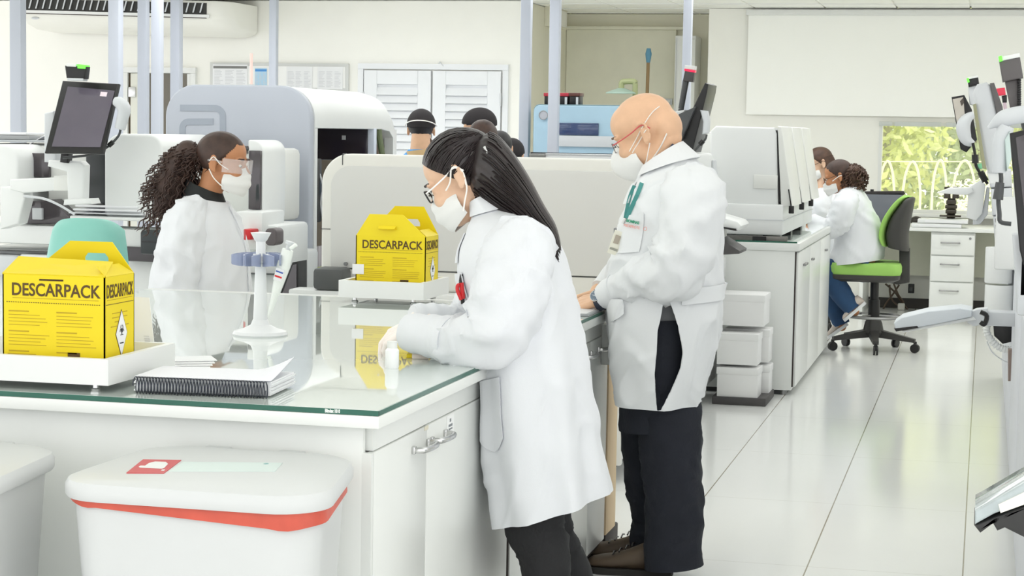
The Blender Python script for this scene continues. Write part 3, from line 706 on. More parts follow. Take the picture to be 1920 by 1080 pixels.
# ------------------------------------------------------------------ pedal bins
BINM = mat('bin_white', (203, 205, 205), .35, var=.006)
def rpoly(C, r, z, n=8):
    """rounded quadrilateral (counter-clockwise corners) at height z"""
    P = []; m = len(C)
    for i in range(m):
        p, a, b = Vector(C[i]), Vector(C[i - 1]), Vector(C[(i + 1) % m]); u, v = (a - p).normalized(), (b - p).normalized()
        h = u.angle(v) / 2; t = r / math.tan(h); c = p + (u + v).normalized() * (r / math.sin(h)); s0, s1 = p + u * t - c, p + v * t - c
        a0 = math.atan2(s0.y, s0.x); a1 = math.atan2(s1.y, s1.x)
        while a1 < a0: a1 += 2 * PI
        for k in range(n + 1): q = a0 + (a1 - a0) * k / n; P.append(Vector((c.x + r * math.cos(q), c.y + r * math.sin(q), z)))
    return P
def inset(C, e):
    m = len(C); R = []
    for i in range(m):
        p, a, b = Vector(C[i]), Vector(C[i - 1]), Vector(C[(i + 1) % m]); u, v = (a - p).normalized(), (b - p).normalized()
        R.append(p + (u + v) * (e / math.sin(u.angle(v))))
    return R
def bin_(C, zt, lab, bag, emblem):
    C = [Vector(c) for c in C]; x0, x1, y0, y1 = C[0].x, C[1].x, C[0].y, C[2].y
    r = thing('waste_bin', ((x0 + x1) / 2, (y0 + y1) / 2, 0), lab, 'bin', 'white lidded waste bins')
    i = .02; B = inset(C, i)
    ring = lambda e, rad, z: rpoly(inset(C, e), rad, z)
    MB().loft([ring(i + .05, .06, .02), ring(i + .045, .07, .04), ring(i, .085, zt - .05)]).build('body', BINM, r)
    if bag:
        def zb(v): return zt - .044 - .022 * sstep(x0 + .02, x1 - .12, v.x) * (1 if v.y < y0 + .25 else .6) - .008
        R0 = ring(i - .004, .086, zt - .03)
        R1 = [Vector((v.x, v.y, zb(v) + .003 * math.sin(v.x * 60))) for v in ring(i - .007, .087, 0)]
        MB().loft([R0, [(a + b) / 2 + Vector((0, -.002, 0)) for a, b in zip(R0, R1)], R1], False, False).build('bag_rim', mat('red_bag', (198, 84, 66), .4, var=.12, scale=14), r, label='red plastic bag folded over the rim')
    lid = [ring(.004, .1, zt - .042), ring(0, .105, zt - .036), ring(0, .105, zt - .018), ring(.006, .1, zt - .007), ring(.02, .095, zt - .001), ring(.045, .08, zt + .002), ring(.1, .06, zt + .004)]
    MB().loft(lid).build('lid', BINM, r)
    for fx in (.32, .68):
        p = C[3].lerp(C[2], fx); MB().box(p.x - .03, p.x + .03, y1 - .02, y1 + .01, zt - .03, zt - .002, .004).build('hinge', BINM, r)
    MB().box((x0 + x1) / 2 - .07, (x0 + x1) / 2 + .07, y0 - .03, y0 + .1, .02, .045, .008).build('pedal', MGREY, r)
    if emblem:
        zz = zt + .0045
        A = [atz(p[0], p[1], zz) for p in ((237, 887), (307, 888), (340, 863), (268, 862))]
        MB().prism([Vector((v.x, v.y, zz - .004)) for v in A], (0, 0, .005)).build('lid_sticker', mat('sticker_red', (196, 84, 88), .5), r, 0, label='red square sticker')
        o = A[0]; ux = (A[1] - A[0]); uy = (A[3] - A[0])
        def S(u, v, e=.0012): return Vector((o.x + ux.x * u + uy.x * v, o.y + ux.y * u + uy.y * v, zz + e))
        t = MB()   # plain white pictogram: a sack with a tied neck
        t.prism([S(*p) for p in ((.14, .42), (.2, .36), (.82, .3), (.86, .36), (.84, .66), (.72, .8), (.42, .82), (.3, .7), (.28, .5), (.16, .5))], (0, 0, .0006))
        t.prism([S(*p) for p in ((.86, .16), (.94, .16), (.94, .24), (.86, .24))], (0, 0, .0006))
        t.build('sticker_symbol', WHITE, r, 0)
        B = [atz(p[0], p[1], zz) for p in ((316, 884), (516, 884), (530, 868), (344, 866))]
        MB().prism([Vector((v.x, v.y, zz - .004)) for v in B], (0, 0, .0045)).build('pale_label', mat('pale_green_label', (206, 218, 215), .5), r, 0)
        k = atz(499, 870, zz)
        MB().ell((k.x, k.y, zz), (.006, .008, .0015)).build('lid_pin', mat('teal_dot', (120, 165, 165), .5), r)
        q = [aty(498, 1040, y0 + i), aty(522, 1051, y0 + i)]
        MB().box(q[0].x, q[1].x, y0 + i - .004 + .018, y0 + i + .02, q[1].z, q[0].z).build('paper_label', mat('grey_label', (200, 204, 206), .5), r, 0)
    return r
bin_(((-1.782, 3.42), (-1.195, 3.42), (-1.29, 3.9), (-1.765, 3.9)), .802, 'big white waste bin with red bag and red lid sticker', True, True)
bin_(((-2.44, 3.3), (-1.868, 3.3), (-1.925, 3.8), (-2.42, 3.8)), .802, 'white waste bin at the left, cut by the frame edge', False, False)
# ================================================================== ANALYSERS
# ---- tall blue-grey analyser with the looped emblem
PX0, PX1, PY0, PY1, PZ = -4.24, -3.424, 9.5, 11.0, 1.72
ta = thing('tall_analyser', (-3.83, 10.2, 0), 'tall blue grey analyser with square looped emblem and open side bay', 'analyser')
MB().prism([(x, PY0, z) for x, z in rrect(PX0, PX1, .05, PZ, (.02, .02, .17, .17), 10)], (0, .06, 0), .012).build('end_panel', GREYP, ta)
hood = rrect(PX0 + .01, PX1 + .004, .05, PZ - .004, (.02, .02, .17, .17), 10)
SIDE = PLAS
# hood: lofted over the top, its far top corner rounded
rings = []
for k, (y, dz) in enumerate(((PY0 + .06, 0), (PY1 - .3, -.0), (PY1 - .14, -.012), (PY1 - .05, -.06), (PY1 - .01, -.13), (PY1, -.2))):
    rings.append([Vector((x, y, z + (dz if z > 1.3 else 0))) for x, z in rrect(PX0 + .01, PX1 + .004, 1.50, PZ - .004, (.005, .005, .17, .17), 10)])
MB().loft(rings).build('hood', SIDE, ta)
OY0, OY1, OZ0, OZ1 = 9.6, 10.93, .62, 1.52
N = 6
MB().box(PX1 - .05, PX1 + .004, PY0 + .06, OY0, .05, 1.5).box(PX1 - .05, PX1 + .003, OY1, PY1, .05, 1.5).box(PX1 - .05, PX1 + .002, OY0, OY1, .05, OZ0).build('side_frame', SIDE, ta)
MB().box(PX0 + .01, PX0 + .03, PY0 + .06, PY1, .05, 1.5).box(PX0 + .03, PX1 - .05, PY1 - .03, PY1 - .01, .05, 1.5).build('back_panel', mat('bay_taupe', (196, 186, 172), .6), ta)
MB().box(PX0 + .03, PX1 - .05, OY0 - .08, PY1 - .03, .05, .6).build('deck', DGREY, ta)
MB().box(PX1 - .5, PX1 - .05, OY0 - .02, OY0 - .0, .6, 1.5).build('bay_lining', mat('bay_beige_wall', (196, 186, 150), .6, var=.2, scale=60), ta)
YB = 10.55
def bayq(x0, y0, x1, y1, ya, yb, name, m, par, b=.004):
    a, c = aty(x0, y0, ya), aty(x1, y1, ya); return MB().box(a.x, c.x, ya, yb, c.z, a.z, b).build(name, m, par)
mon = bayq(594, 239, 701, 302, YB, YB + .05, 'inner_monitor', mat('monitor_shell', (214, 222, 236), .4), ta)
bayq(595, 241, 689, 301, YB - .008, YB, 'screen', mat('dark_violet_screen', (44, 38, 50), .08, coat=.4), mon)
bayq(641, 254, 648, 262, YB - .011, YB - .008, 'screen_icon', LGREY, mon, 0)
MB().tube(smoothpath([aty(704, 206, 10.7), aty(708, 230, 10.7), aty(712, 262, 10.7), aty(718, 300, 10.7), aty(720, 340, 10.7)], 14), [.03, .034, .034, .032, .03, .03, .028, .028, .028, .026, .026, .026, .026, .026], 10, flat=.6).build('green_hose', mat('olive_hose', (92, 104, 70), .5), ta)
MB().tube(smoothpath([aty(697, 206, 10.75), aty(694, 230, 10.75), aty(700, 260, 10.75), aty(706, 300, 10.75), aty(708, 340, 10.75)], 14), .016, 8).build('brown_hose', mat('brown_hose', (112, 92, 76), .5), ta)
MB().box(-3.6, -3.46, 9.7, 10.9, .6, .74, .01).build('deck_box', mat('deck_black', (40, 40, 44), .4), ta)
for k in range(5): MB().cyl((-3.52, 9.75 + k * .05, .74), (-3.52, 9.75 + k * .05, .86), .016, .014, 12).build('sample_tube', mat('tube_clear', (206, 200, 206), .2), ta)
MB().box(-3.5, -3.45, 9.68, 9.76, 1.0, 1.34, .008).build('pump_head', BLACK, ta)
MB().tube(smoothpath([(-3.47, 9.72, 1.3), (-3.44, 9.74, 1.2), (-3.45, 9.74, 1.1), (-3.44, 9.76, 1.0)], 10), .006, 6).build('cable', LGREY, ta)
MB().box(-3.46, -3.435, 9.68, 9.83, .64, .76, .01).build('green_bottle', mat('lime_bottle', (176, 200, 60), .4), ta)
# emblem on the end panel: two nested square loops
EM = mat('emblem_grey', (156, 163, 174), .5)
def pz(px, py): p = aty(px, py, PY0 - .001); return p.x, p.z
def band(pts, w, name, par):
    n = len(pts); L = []; Rr = []
    for i, p in enumerate(pts):
        a = Vector(pts[max(i - 1, 0)]); b = Vector(pts[min(i + 1, n - 1)]); t = (b - a).normalized(); nn = Vector((-t.y, t.x)) * w / 2
        L.append(Vector(p) + nn); Rr.append(Vector(p) - nn)
    m = MB()
    m.loft([[Vector((l.x, PY0 - .003, l.y)), Vector((r.x, PY0 - .003, r.y)), Vector((r.x, PY0 + .002, r.y)), Vector((l.x, PY0 + .002, l.y))] for l, r in zip(L, Rr)])
    return m.build(name, EM, par, 0)
o0 = Vector(pz(338, 202)); o1 = Vector(pz(418, 203)); o2 = Vector(pz(418, 330))
rad = .045
arc = [(o1.x - rad + rad * math.sin(a), o1.y - rad + rad * math.cos(a)) for a in [PI / 2 * k / 8 for k in range(9)]]
band([(o0.x, o0.y)] + arc + [(o2.x, o2.y)], .033, 'emblem', ta)
i0 = Vector(pz(400, 228)); i1 = Vector(pz(342, 228)); i2 = Vector(pz(342, 330)); i3 = Vector(pz(412, 300))
arc = [(i1.x + .035 - .035 * math.sin(a), i1.y - .035 + .035 * math.cos(a)) for a in [PI / 2 * k / 8 for k in range(9)]]
band([(i0.x, i0.y)] + arc + [(i2.x, i2.y)], .033, 'emblem', ta)

# ---- left analyser line (worker with ponytail stands in front)
LY = 8.6
def L(px, py, y=LY): p = aty(px, py, y); return p.x, p.z
def lrect(m, px0, py0, px1, py1, y0, y1, b=.006):
    x0, z1 = L(px0, py0, y0); x1, z0 = L(px1, py1, y0); return m.box(x0, x1, y0, y1, z0, z1, b)
def lround(px0, py0, px1, py1, y0, y1, r, b=.0):
    x0, z1 = L(px0, py0, y0); x1, z0 = L(px1, py1, y0); return MB().prism([(x, y0, z) for x, z in rrect(x0, x1, z0, z1, r, 8)], (0, y1 - y0, 0), b)
la = thing('bench_analyser', (-4.1, 9.0, 0), 'long white bench analyser with rounded hoods along the left side', 'analyser')
x0, zt = L(-60, 272); x1, zb = L(492, 560)
MB().box(x0, x1, LY + .05, LY + .8, .04, .88, .02).build('base_body', PLAS, la)
lrect(MB(), -60, 268, 492, 420, LY + .25, LY + .8, .03).build('hood_body', PLASW, la)
lround(195, 250, 304, 408, LY - .05, LY + .6, (.02, .02, .07, .09), .015).build('hood', PLAS, la)
lround(-30, 270, 34, 385, LY - .06, LY + .6, (.02, .02, .08, .05), .015).build('hood', PLAS, la)
lround(465, 262, 494, 412, LY + .2, LY + .5, (.01, .01, .06, .01), .008).build('end_frame', PLAS, la)
lrect(MB(), 466, 282, 488, 393, LY + .18, LY + .21, .004).build('end_window', DGLASS, la)
lrect(MB(), 300, 270, 470, 284, LY + .2, LY + .5, .01).build('smoked_rail', DGLASS, la)
lrect(MB(), 300, 284, 470, 405, LY + .22, LY + .4, .01).build('shutter', PLASW, la)
lrect(MB(), 160, 288, 197, 382, LY - .02, LY + .3, .01).build('dark_column', mat('slate_column', (62, 64, 66), .4), la)
lrect(MB(), 34, 286, 92, 333, LY + .1, LY + .3, .006).build('smoked_window', DGLASS, la)
lrect(MB(), 90, 286, 162, 400, LY + .12, LY + .3, .01).build('fascia', PLASW, la)
q = [L(p[0], p[1], LY + .02) for p in ((38, 420), (50, 378), (98, 374), (140, 414), (138, 420))]
MB().prism([(x, LY + .02, z) for x, z in q], (0, .2, 0), .006).build('smoked_window', DGLASS, la)
lrect(MB(), 60, 390, 78, 412, LY + .0, LY + .03, .003).build('inner_block', LGREY, la)
# lower fascia and drawers
lrect(MB(), 130, 404, 300, 416, LY - .1, LY + .2, .008).build('ledge', PLAS, la)
lrect(MB(), -60, 420, 300, 466, LY - .04, LY + .2, .012).build('drawer_front', PLAS, la)
lrect(MB(), -60, 468, 110, 474, LY - .02, LY + .1, .0).build('shadow_gap', BLACK, la)
lrect(MB(), -60, 476, 34, 520, LY - .06, LY + .2, .02).build('cover', LGREY, la)
lrect(MB(), 36, 476, 160, 540, LY - .03, LY + .2, .012).build('cover', PLAS, la)
lrect(MB(), 225, 462, 302, 492, LY - .05, LY + .2, .01).build('dark_slot', mat('slot_grey', (74, 70, 74), .35), la)
lrect(MB(), 440, 396, 492, 470, LY + .0, LY + .3, .012).build('cover', PLAS, la)
lrect(MB(), 452, 512, 520, 516, LY - .0, LY + .1, .0).build('shadow_gap', DGREY, la)
for k, (a, b) in enumerate(((440, 520),)):
    lrect(MB(), a, 420, b, 560, LY + .06, LY + .5, .02).build('body', PLAS, la)
lrect(MB(), -60, 260, 200, 270, LY + .25, LY + .8, .008).build('top_tray', mat('tray_shade', (178, 182, 186), .5), la)
pr = thing('label_printer', (L(280, 470)[0], LY - .1, L(280, 466)[1]), 'black label printer box on the left analyser behind the ponytailed worker', 'printer')
lrect(MB(), 262, 432, 300, 478, LY - .16, LY - .05, .012).build('housing', mat('printer_black', (44, 50, 52), .4), pr)
lrect(MB(), 266, 452, 298, 455, LY - .164, LY - .155, .0).build('paper_slot', BLACK, pr)
dv = thing('barcode_unit', (L(505, 455)[0], LY - .1, L(505, 460)[1]), 'small dark box with red sticker right of the ponytailed worker', 'device')
lround(497, 428, 518, 461, LY - .1, LY + .0, .02, .006).build('housing', mat('warm_grey_device', (96, 88, 90), .4), dv)
lrect(MB(), 452, 430, 470, 450, LY - .1, LY + .02, .006).build('yellow_red_tag', RED, dv)
kb = thing('dark_display', (L(540, 550)[0], LY - .2, L(540, 553)[1]), 'tilted black display behind the hanging pipette', 'display')
q = [L(p[0], p[1], LY - .3) for p in ((524, 553), (548, 492), (559, 490), (559, 553))]
MB().prism([(x, LY - .3, z) for x, z in q], (0, .12, 0), .004).build('housing', BLACK, kb)
q = [L(p[0], p[1], LY - .303) for p in ((529, 551), (549, 497), (556, 495), (556, 551))]
MB().prism([(x, LY - .304, z) for x, z in q], (0, .004, 0)).build('screen', DGLASS, kb)
a_ = aty(545, 553, LY - .3); MB().box(a_.x - .05, a_.x + .05, LY - .3, LY - .18, .0, a_.z + .005, .01).build('stand', DGREY, kb)
# folder stack on the ledge, binder on top
bd = thing('document_folder', (L(200, 404)[0], LY - .05, L(200, 404)[1]), 'white document folders on the left analyser ledge above the teal chair', 'folder')
for k, (a, b, c2, d) in enumerate(((128, 398, 268, 404), (136, 391, 262, 398), (140, 384, 258, 391))):
    lrect(MB(), a, b, c2, d, LY - .1 + k * .02, LY + .2, .004).build('folder', PAPER if k else LGREY, bd)
bd = thing('binder', (L(40, 260)[0], LY + .3, L(40, 260)[1]), 'grey ring binder with loose papers on top of the left analyser', 'binder')
lrect(MB(), -60, 252, 54, 262, LY + .25, LY + .6, .004).build('cover', MGREY, bd)
lrect(MB(), -60, 247, 48, 253, LY + .26, LY + .58, .002).build('pages', PAPER, bd)
a = L(70, 258, LY + .3)
MB().obox(Matrix.Translation((a[0], LY + .35, a[1])) @ Matrix.Rotation(-.5, 4, 'Y') @ Matrix.Rotation(.2, 4, 'X'), .09, .2, .003).build('loose_sheet', PAPER, bd)
# ---- touch monitor on swing arm, left
MY = 8.25
tm = thing('touch_monitor', (L(120, 300, MY)[0], MY, 1.0), 'tilted black touch monitor with green beacon on the left analyser', 'monitor')
def quadprism(pts, y, th, b=.0):
    return MB().prism([(aty(p[0], p[1], y).x, y, aty(p[0], p[1], y).z) for p in pts], (0, th, 0), b)
def tiltq(pts, y, ty, th, b=0.):
    base = [aty(p[0], p[1], y) for p in pts]; zc = sum(v.z for v in base) / len(base)
    P = []
    for p, v in zip(pts, base):
        P.append(aty(p[0], p[1], y + (v.z - zc) * ty))
    return MB().prism(P, (0, th, th * -ty * .3), b)
tiltq(((117, 151), (222, 157), (192, 288), (83, 287)), MY, .5, .03, .006).build('case', BLACK, tm)
tiltq(((127, 162), (215, 170), (188, 276), (97, 275)), MY - .004, .5, .006).build('screen', SCREEN, tm)
tiltq(((189, 172), (201, 173), (199, 181), (187, 180)), MY - .006, .5, .003).build('screen_icon', mat('pink_white', (228, 214, 222), .4), tm)
tiltq(((96, 268), (190, 269), (188, 276), (96, 275)), MY - .006, .5, .003).build('taskbar', mat('lavender_bar', (128, 118, 160), .3), tm)
quadprism(((121, 123), (161, 125), (158, 148), (124, 146)), MY - .0, .05, .006).build('beacon_base', BLACK, tm)
quadprism(((124, 119), (143, 120), (142, 126), (124, 125)), MY - .0, .05, .004).build('beacon_cap', WHITE, tm)
quadprism(((145, 120), (160, 122), (159, 129), (145, 128)), MY - .004, .05, .003).build('beacon_light', mat('green_light', (90, 220, 60), .3, emit=(90, 230, 60), estr=1.5), tm)
quadprism(((126, 146), (156, 147), (155, 152), (126, 151)), MY, .05, .002).build('beacon_neck', LGREY, tm)
quadprism(((82, 212), (100, 208), (106, 305), (82, 304)), MY + .1, .06, .01).build('back_cover', LGREY, tm)
quadprism(((90, 300), (150, 302), (158, 310), (156, 375), (150, 380), (126, 378), (124, 322), (88, 312)), MY + .05, .07, .012).build('arm', PLAS, tm)
quadprism(((114, 286), (128, 288), (126, 306), (112, 304)), MY + .03, .05, .004).build('pivot', BLACK, tm)
quadprism(((18, 336), (120, 332), (120, 356), (44, 362), (18, 356)), MY + .12, .08, .01).build('arm_bracket', PLAS, tm)
quadprism(((100, 330), (128, 330), (128, 358), (100, 358)), MY + .1, .1, .008).build('elbow', PLASW, tm)
quadprism(((0, 350), (40, 350), (46, 372), (34, 420), (0, 430)), MY + .13, .1, .01).build('mount', PLAS, tm)
quadprism(((120, 374), (168, 372), (172, 382), (118, 385)), MY + .02, .1, .006).build('mouse_shelf', PLAS, tm)
sc_ = thing('handheld_scanner', (L(228, 240, MY)[0], MY, 1.4), 'pale grey handheld scanner hanging beside the left touch monitor', 'scanner')
t = MB(); pts = [aty(215, 190, MY), aty(226, 194, MY), aty(233, 206, MY), aty(229, 225, MY), aty(225, 242, MY)]
t.tube(smoothpath(pts, 12), [.02, .024, .028, .03, .032, .032, .03, .028, .027, .026, .026, .024], 12).build('body', LGREY, sc_)
pts = [aty(226, 242, MY), aty(222, 255, MY), aty(206, 272, MY), aty(190, 282, MY), aty(170, 290, MY), aty(140, 294, MY), aty(118, 296, MY)]
MB().tube(smoothpath(pts, 24), .006, 8).build('cable', DGREY, sc_)
MB().tube([aty(212, 266, MY), aty(204, 273, MY)], .012, 8).build('ferrite', BLACK, sc_)
tag(MB().tube(smoothpath([aty(45, 368, MY), aty(80, 372, MY), aty(110, 384, MY), aty(140, 402, MY)], 16), .006, 8).build('hose', LGREY), 'thin pale hose below the left monitor bracket', 'hose')
# teal chair
tc = thing('teal_chair', (-3.63, 7.45, 0), 'teal vinyl laboratory chair behind the near sharps carton', 'chair')
a, b = aty(80, 480, 7.35), aty(228, 412, 7.35)
cx, W_, H0, H1 = (a.x + b.x) / 2, (b.x - a.x) / 2, .66, b.z
V = []
for k in range(25):
    for j in range(13):
        u = -1 + 2 * k / 24; v = j / 12
        V.append((u, v))
def bk(u, v, o):
    w = W_ * (1 - .16 * v ** 3); z = H0 + (H1 - H0) * v
    z -= .05 * (abs(u) ** 4) * sstep(.5, 1, v); 
    return Vector((cx + u * w, 7.32 + .05 * u * u + .05 * (v - .5) ** 2 + o - .03 * (1 - max(abs(u), abs(2 * v - 1)) ** 6), z))
F = []
for k in range(24):
    for j in range(12):
        a_ = k * 13 + j; F.append((a_, a_ + 13, a_ + 14, a_ + 1))
Vb = [bk(u, v, 0) for u, v in V] + [bk(u, v, .06) + Vector((0, .02 * (1 - max(abs(u), abs(2 * v - 1)) ** 6) + .03 * (1 - max(abs(u), abs(2 * v - 1)) ** 6) * 1.5, 0)) for u, v in V]
n = len(V); F2 = F + [tuple(i + n for i in reversed(f)) for f in F]
bd_ = [j for j in range(13)] + [k * 13 + 12 for k in range(1, 25)] + [24 * 13 + j for j in range(11, -1, -1)] + [k * 13 for k in range(23, 0, -1)]
for i in range(len(bd_)):
    p, q = bd_[i], bd_[(i + 1) % len(bd_)]; F2.append((p, q, q + n, p + n))
MB().add(Vb, F2).build('backrest', TEAL, tc, 60)
MB().prism([(x, y, .5) for x, y in rrect(cx - .22, cx + .22, 7.4, 7.84, .08)], (0, 0, .07), .02).build('seat', TEAL, tc)
MB().box(cx - .03, cx + .03, 7.4, 7.43, .46, .75, .006).build('back_bar', BLACK, tc)
MB().cyl((cx, 7.62, .1), (cx, 7.62, .5), .03).build('column', BLACK, tc)
for k in range(5):
    a_ = 2 * PI * k / 5; e = Vector((cx + .28 * math.cos(a_), 7.62 + .28 * math.sin(a_), .07))
    lg = MB().tube([(cx, 7.62, .11), e], [.025, .016], 8).build('leg', BLACK, tc)
    MB().cyl(e + Vector((-.012, 0, -.045)), e + Vector((.012, 0, -.045)), .025).build('caster', BLACK, lg)

# ---- middle analyser with the wide cream panel
MCY = 8.0; X0 = -2.83; X1 = -1.47; ZT = 1.392
mc = thing('cream_analyser', (-2.15, 9.5, 0), 'wide low analyser with cream front panel behind the island bench', 'analyser')
MB().prism([(x, MCY, z) for x, z in rrect(X0, X1, .80, ZT, (.02, .02, .05, .13), 10)], (0, .05, 0), .012).build('frame', mat('cream_frame', (228, 227, 221), .4, var=.006), mc)
MB().prism([(x, MCY - .006, z) for x, z in rrect(X0 + .045, X1 + .1, .892, ZT - .052, (.005, .005, .02, .09), 10)], (0, .012, 0), .003).build('panel', CREAM, mc)
MB().box(X0 + .02, X1, MCY + .012, MCY + .05, .08, .80, .01).build('base_panel', mat('cream_lower', (226, 226, 222), .4, var=.006), mc)
MB().box(X0 + .04, X1 - .002, MCY - .002, MCY + .04, .886, .891).build('panel_gap', DGREY, mc)
MB().box(X0 - .001, X0 + .05, MCY - .002, MCY + .05, 1.058, 1.061).build('frame_gap', DGREY, mc)
MB().box(X0 + .095, X0 + .098, MCY - .002, MCY + .052, ZT - .05, ZT + .0015).build('frame_gap', DGREY, mc)
MB().box(X0 + .01, -1.9, MCY + .04, 9.5, .08, ZT - .06, .03).box(-1.905, X1 - .03, MCY + .04, 11.08, .08, ZT - .07, .03).build('body', PLAS, mc)
MB().box(X0 + .05, -1.95, MCY + .08, 9.45, 0, .08).box(-1.95, X1 - .1, MCY + .08, 11.05, 0, .08).build('plinth', BLACK, mc)
a, b = aty(585, 502, MCY - .15), aty(642, 546, MCY - .15)
MB().box(a.x, b.x, MCY - .15, MCY - .02, b.z, a.z, .02).build('dark_end_box', mat('charcoal_box', (84, 86, 86), .45), mc)
MB().cyl((X0 + .12, MCY - .02, .91), (X0 + .12, MCY - .004, .91), .008).build('screw', STEEL, mc)
a = aty(600, 552, MCY - .1)
MB().box(X0 - .1, X1 - .4, MCY - .14, MCY - .01, .76, b.z - .0, .01).build('shelf', PLAS, mc)
# side towards the aisle: covers, rails, keyboard tray
def mside(y0, y1, z0, z1, name, m, x0=X1 - .03, x1=X1, b=.012): return MB().box(x0, x1, y0, y1, z0, z1, b).build(name, m, mc)
mside(8.06, 9.9, .1, .78, 'side_cover', PLAS); mside(9.91, 11.08, .1, .66, 'side_cover', PLAS)
mside(9.91, 11.08, .68, .8, 'side_rail', PLAS, X1 - .03, X1 + .03); mside(9.91, 11.08, .81, .9, 'side_shelf', PLASW, X1 - .03, X1 + .01)
MB().box(X1 - .04, X1 + .002, 10.3, 10.9, .645, .668, .005).build('pull_recess', STEEL, mc)
hd = [(y, z) for y, z in rrect(9.9, 10.95, .9, 1.4, (.02, .02, .15, .05), 8)]
MB().prism([(X1 - .35, y, z) for y, z in hd], (.32, 0, 0), .02).build('hood', PLAS, mc)
MB().prism([(X1 - .03, y, z) for y, z in rrect(10.8, 10.98, .9, 1.36, (.01, .01, .12, .01), 8)], (.012, 0, 0), .004).build('hood_edge', LGREY, mc)
kt = thing('keyboard_tray', (X1 + .05, 9.95, .9), 'white tilting keyboard tray with dark underside behind the bald man', 'keyboard tray')
P = lambda px, py, x: atx(px, py, x)
def xprism(pts, x, w, name, m, par, b=.004):
    return MB().prism([atx(p[0], p[1], x) for p in pts], (w, 0, 0), b).build(name, m, par)
q = [aty(p[0], p[1], 9.9) for p in ((1336, 402), (1383, 416), (1390, 424), (1384, 432), (1350, 428), (1336, 424))]
MB().prism([(v.x, 9.9, v.z) for v in q], (0, .35, 0), .006).build('tray', PLAS, kt)
q = [aty(p[0], p[1], 9.88) for p in ((1352, 425), (1380, 429), (1380, 433), (1352, 428))]
MB().prism([(v.x, 9.88, v.z) for v in q], (0, .1, 0)).build('dark_strip', BLACK, kt)
q = [aty(p[0], p[1], 9.9) for p in ((1348, 446), (1387, 471), (1386, 476), (1346, 478))]
MB().prism([(v.x, 9.9, v.z) for v in q], (0, .3, 0), .003).build('dark_wedge', mat('charcoal_wedge', (74, 72, 72), .5), kt)
MB().box(X1 - .02, aty(1345, 430, 9.92).x, 9.95, 10.15, .9, .94, .006).build('arm', PLAS, kt)
q = [aty(p[0], p[1], 9.9) for p in ((1336, 424), (1350, 428), (1350, 450), (1336, 450))]
MB().prism([(v.x, 9.92, v.z) for v in q], (0, .25, 0), .003).build('bracket', PLASW, kt)
# papers and binder along the top
rb = thing('ring_binder', (-1.9, 8.2, ZT), 'clear plastic ring binder with papers on top of the cream analyser', 'binder')
a, b = aty(998, 277, 8.12), aty(1142, 292, 8.12)
MB().box(a.x, X1 - .03, 8.12, 8.5, ZT - .005, ZT + .012, .004).build('pages', PAPER, rb)
MB().box(a.x, X1 - .02, 8.11, 8.52, ZT + .012, ZT + .016).build('cover', LGREY, rb)
MB().box(a.x - .004, X1 - .02, 8.105, 8.12, ZT + .018, ZT + .021).build('black_edge', BLACK, rb)
MB().tube([(a.x - .01, 8.12, ZT + .008), (a.x + .06, 8.12, ZT + .008)], .012, 10).build('ring_end', STEEL, rb)
# beacon arm and slim monitor above the bald man's shoulder
bm_ = thing('arm_monitor', (-1.58, 10.2, 1.3), 'thin dark monitor seen edge-on above the bald man shoulder', 'monitor')
quadprism(((1322, 155), (1328, 158), (1326, 172), (1298, 286), (1292, 278), (1284, 272), (1272, 258)), 10.4, .34, .006).build('case', BLACK, bm_)
MB().box(-1.72, -1.66, 10.5, 10.58, 1.3, 1.5, .006).build('post', PLASW, bm_)
quadprism(((1272, 214), (1290, 206), (1304, 200), (1278, 262), (1270, 258)), 10.35, .1, .006).build('mount', DGREY, bm_)
quadprism(((1246, 212), (1284, 206), (1272, 262), (1246, 250)), 10.5, .12, .01).build('arm', PLAS, bm_)
p = aty(1262, 225, 10.48); MB().cyl((p.x, 10.47, p.z), (p.x, 10.49, p.z), .012).build('pivot', BLACK, bm_)
quadprism(((1312, 206), (1326, 208), (1330, 225), (1328, 250), (1316, 252), (1318, 228)), 10.38, .06, .01).build('scanner_holder', LGREY, bm_)
MB().tube(smoothpath([aty(1325, 252, 10.4), aty(1322, 262, 10.4), aty(1312, 272, 10.4), aty(1300, 286, 10.4)], 12), .006, 8).build('cable', DGREY, bm_)
MB().tube([aty(1319, 264, 10.39), aty(1312, 271, 10.39)], .013, 8).build('ferrite', BLACK, bm_)
be = thing('status_beacon', (-1.6, 10.6, 1.4), 'dark status beacon with red band on a slanted pole', 'beacon')
MB().tube([aty(1277, 204, 10.6), aty(1286, 152, 10.6)], [.016, .018], 10).build('pole', DGREY, be)
MB().tube([aty(1277, 204, 10.6), Vector((-1.66, 10.6, 1.3))], .016, 8).build('pole', DGREY, be)
quadprism(((1280, 152), (1299, 154), (1302, 134), (1284, 132)), 10.57, .06, .005).build('housing', mat('beacon_dark', (70, 66, 66), .4), be)
quadprism(((1283, 129), (1303, 132), (1302, 136), (1283, 133)), 10.568, .062, .002).build('red_band', mat('red_light', (220, 30, 70), .3, emit=(230, 30, 80), estr=.6), be)
quadprism(((1284, 122), (1304, 124), (1303, 131), (1283, 129)), 10.57, .06, .003).build('cap', WHITE, be)
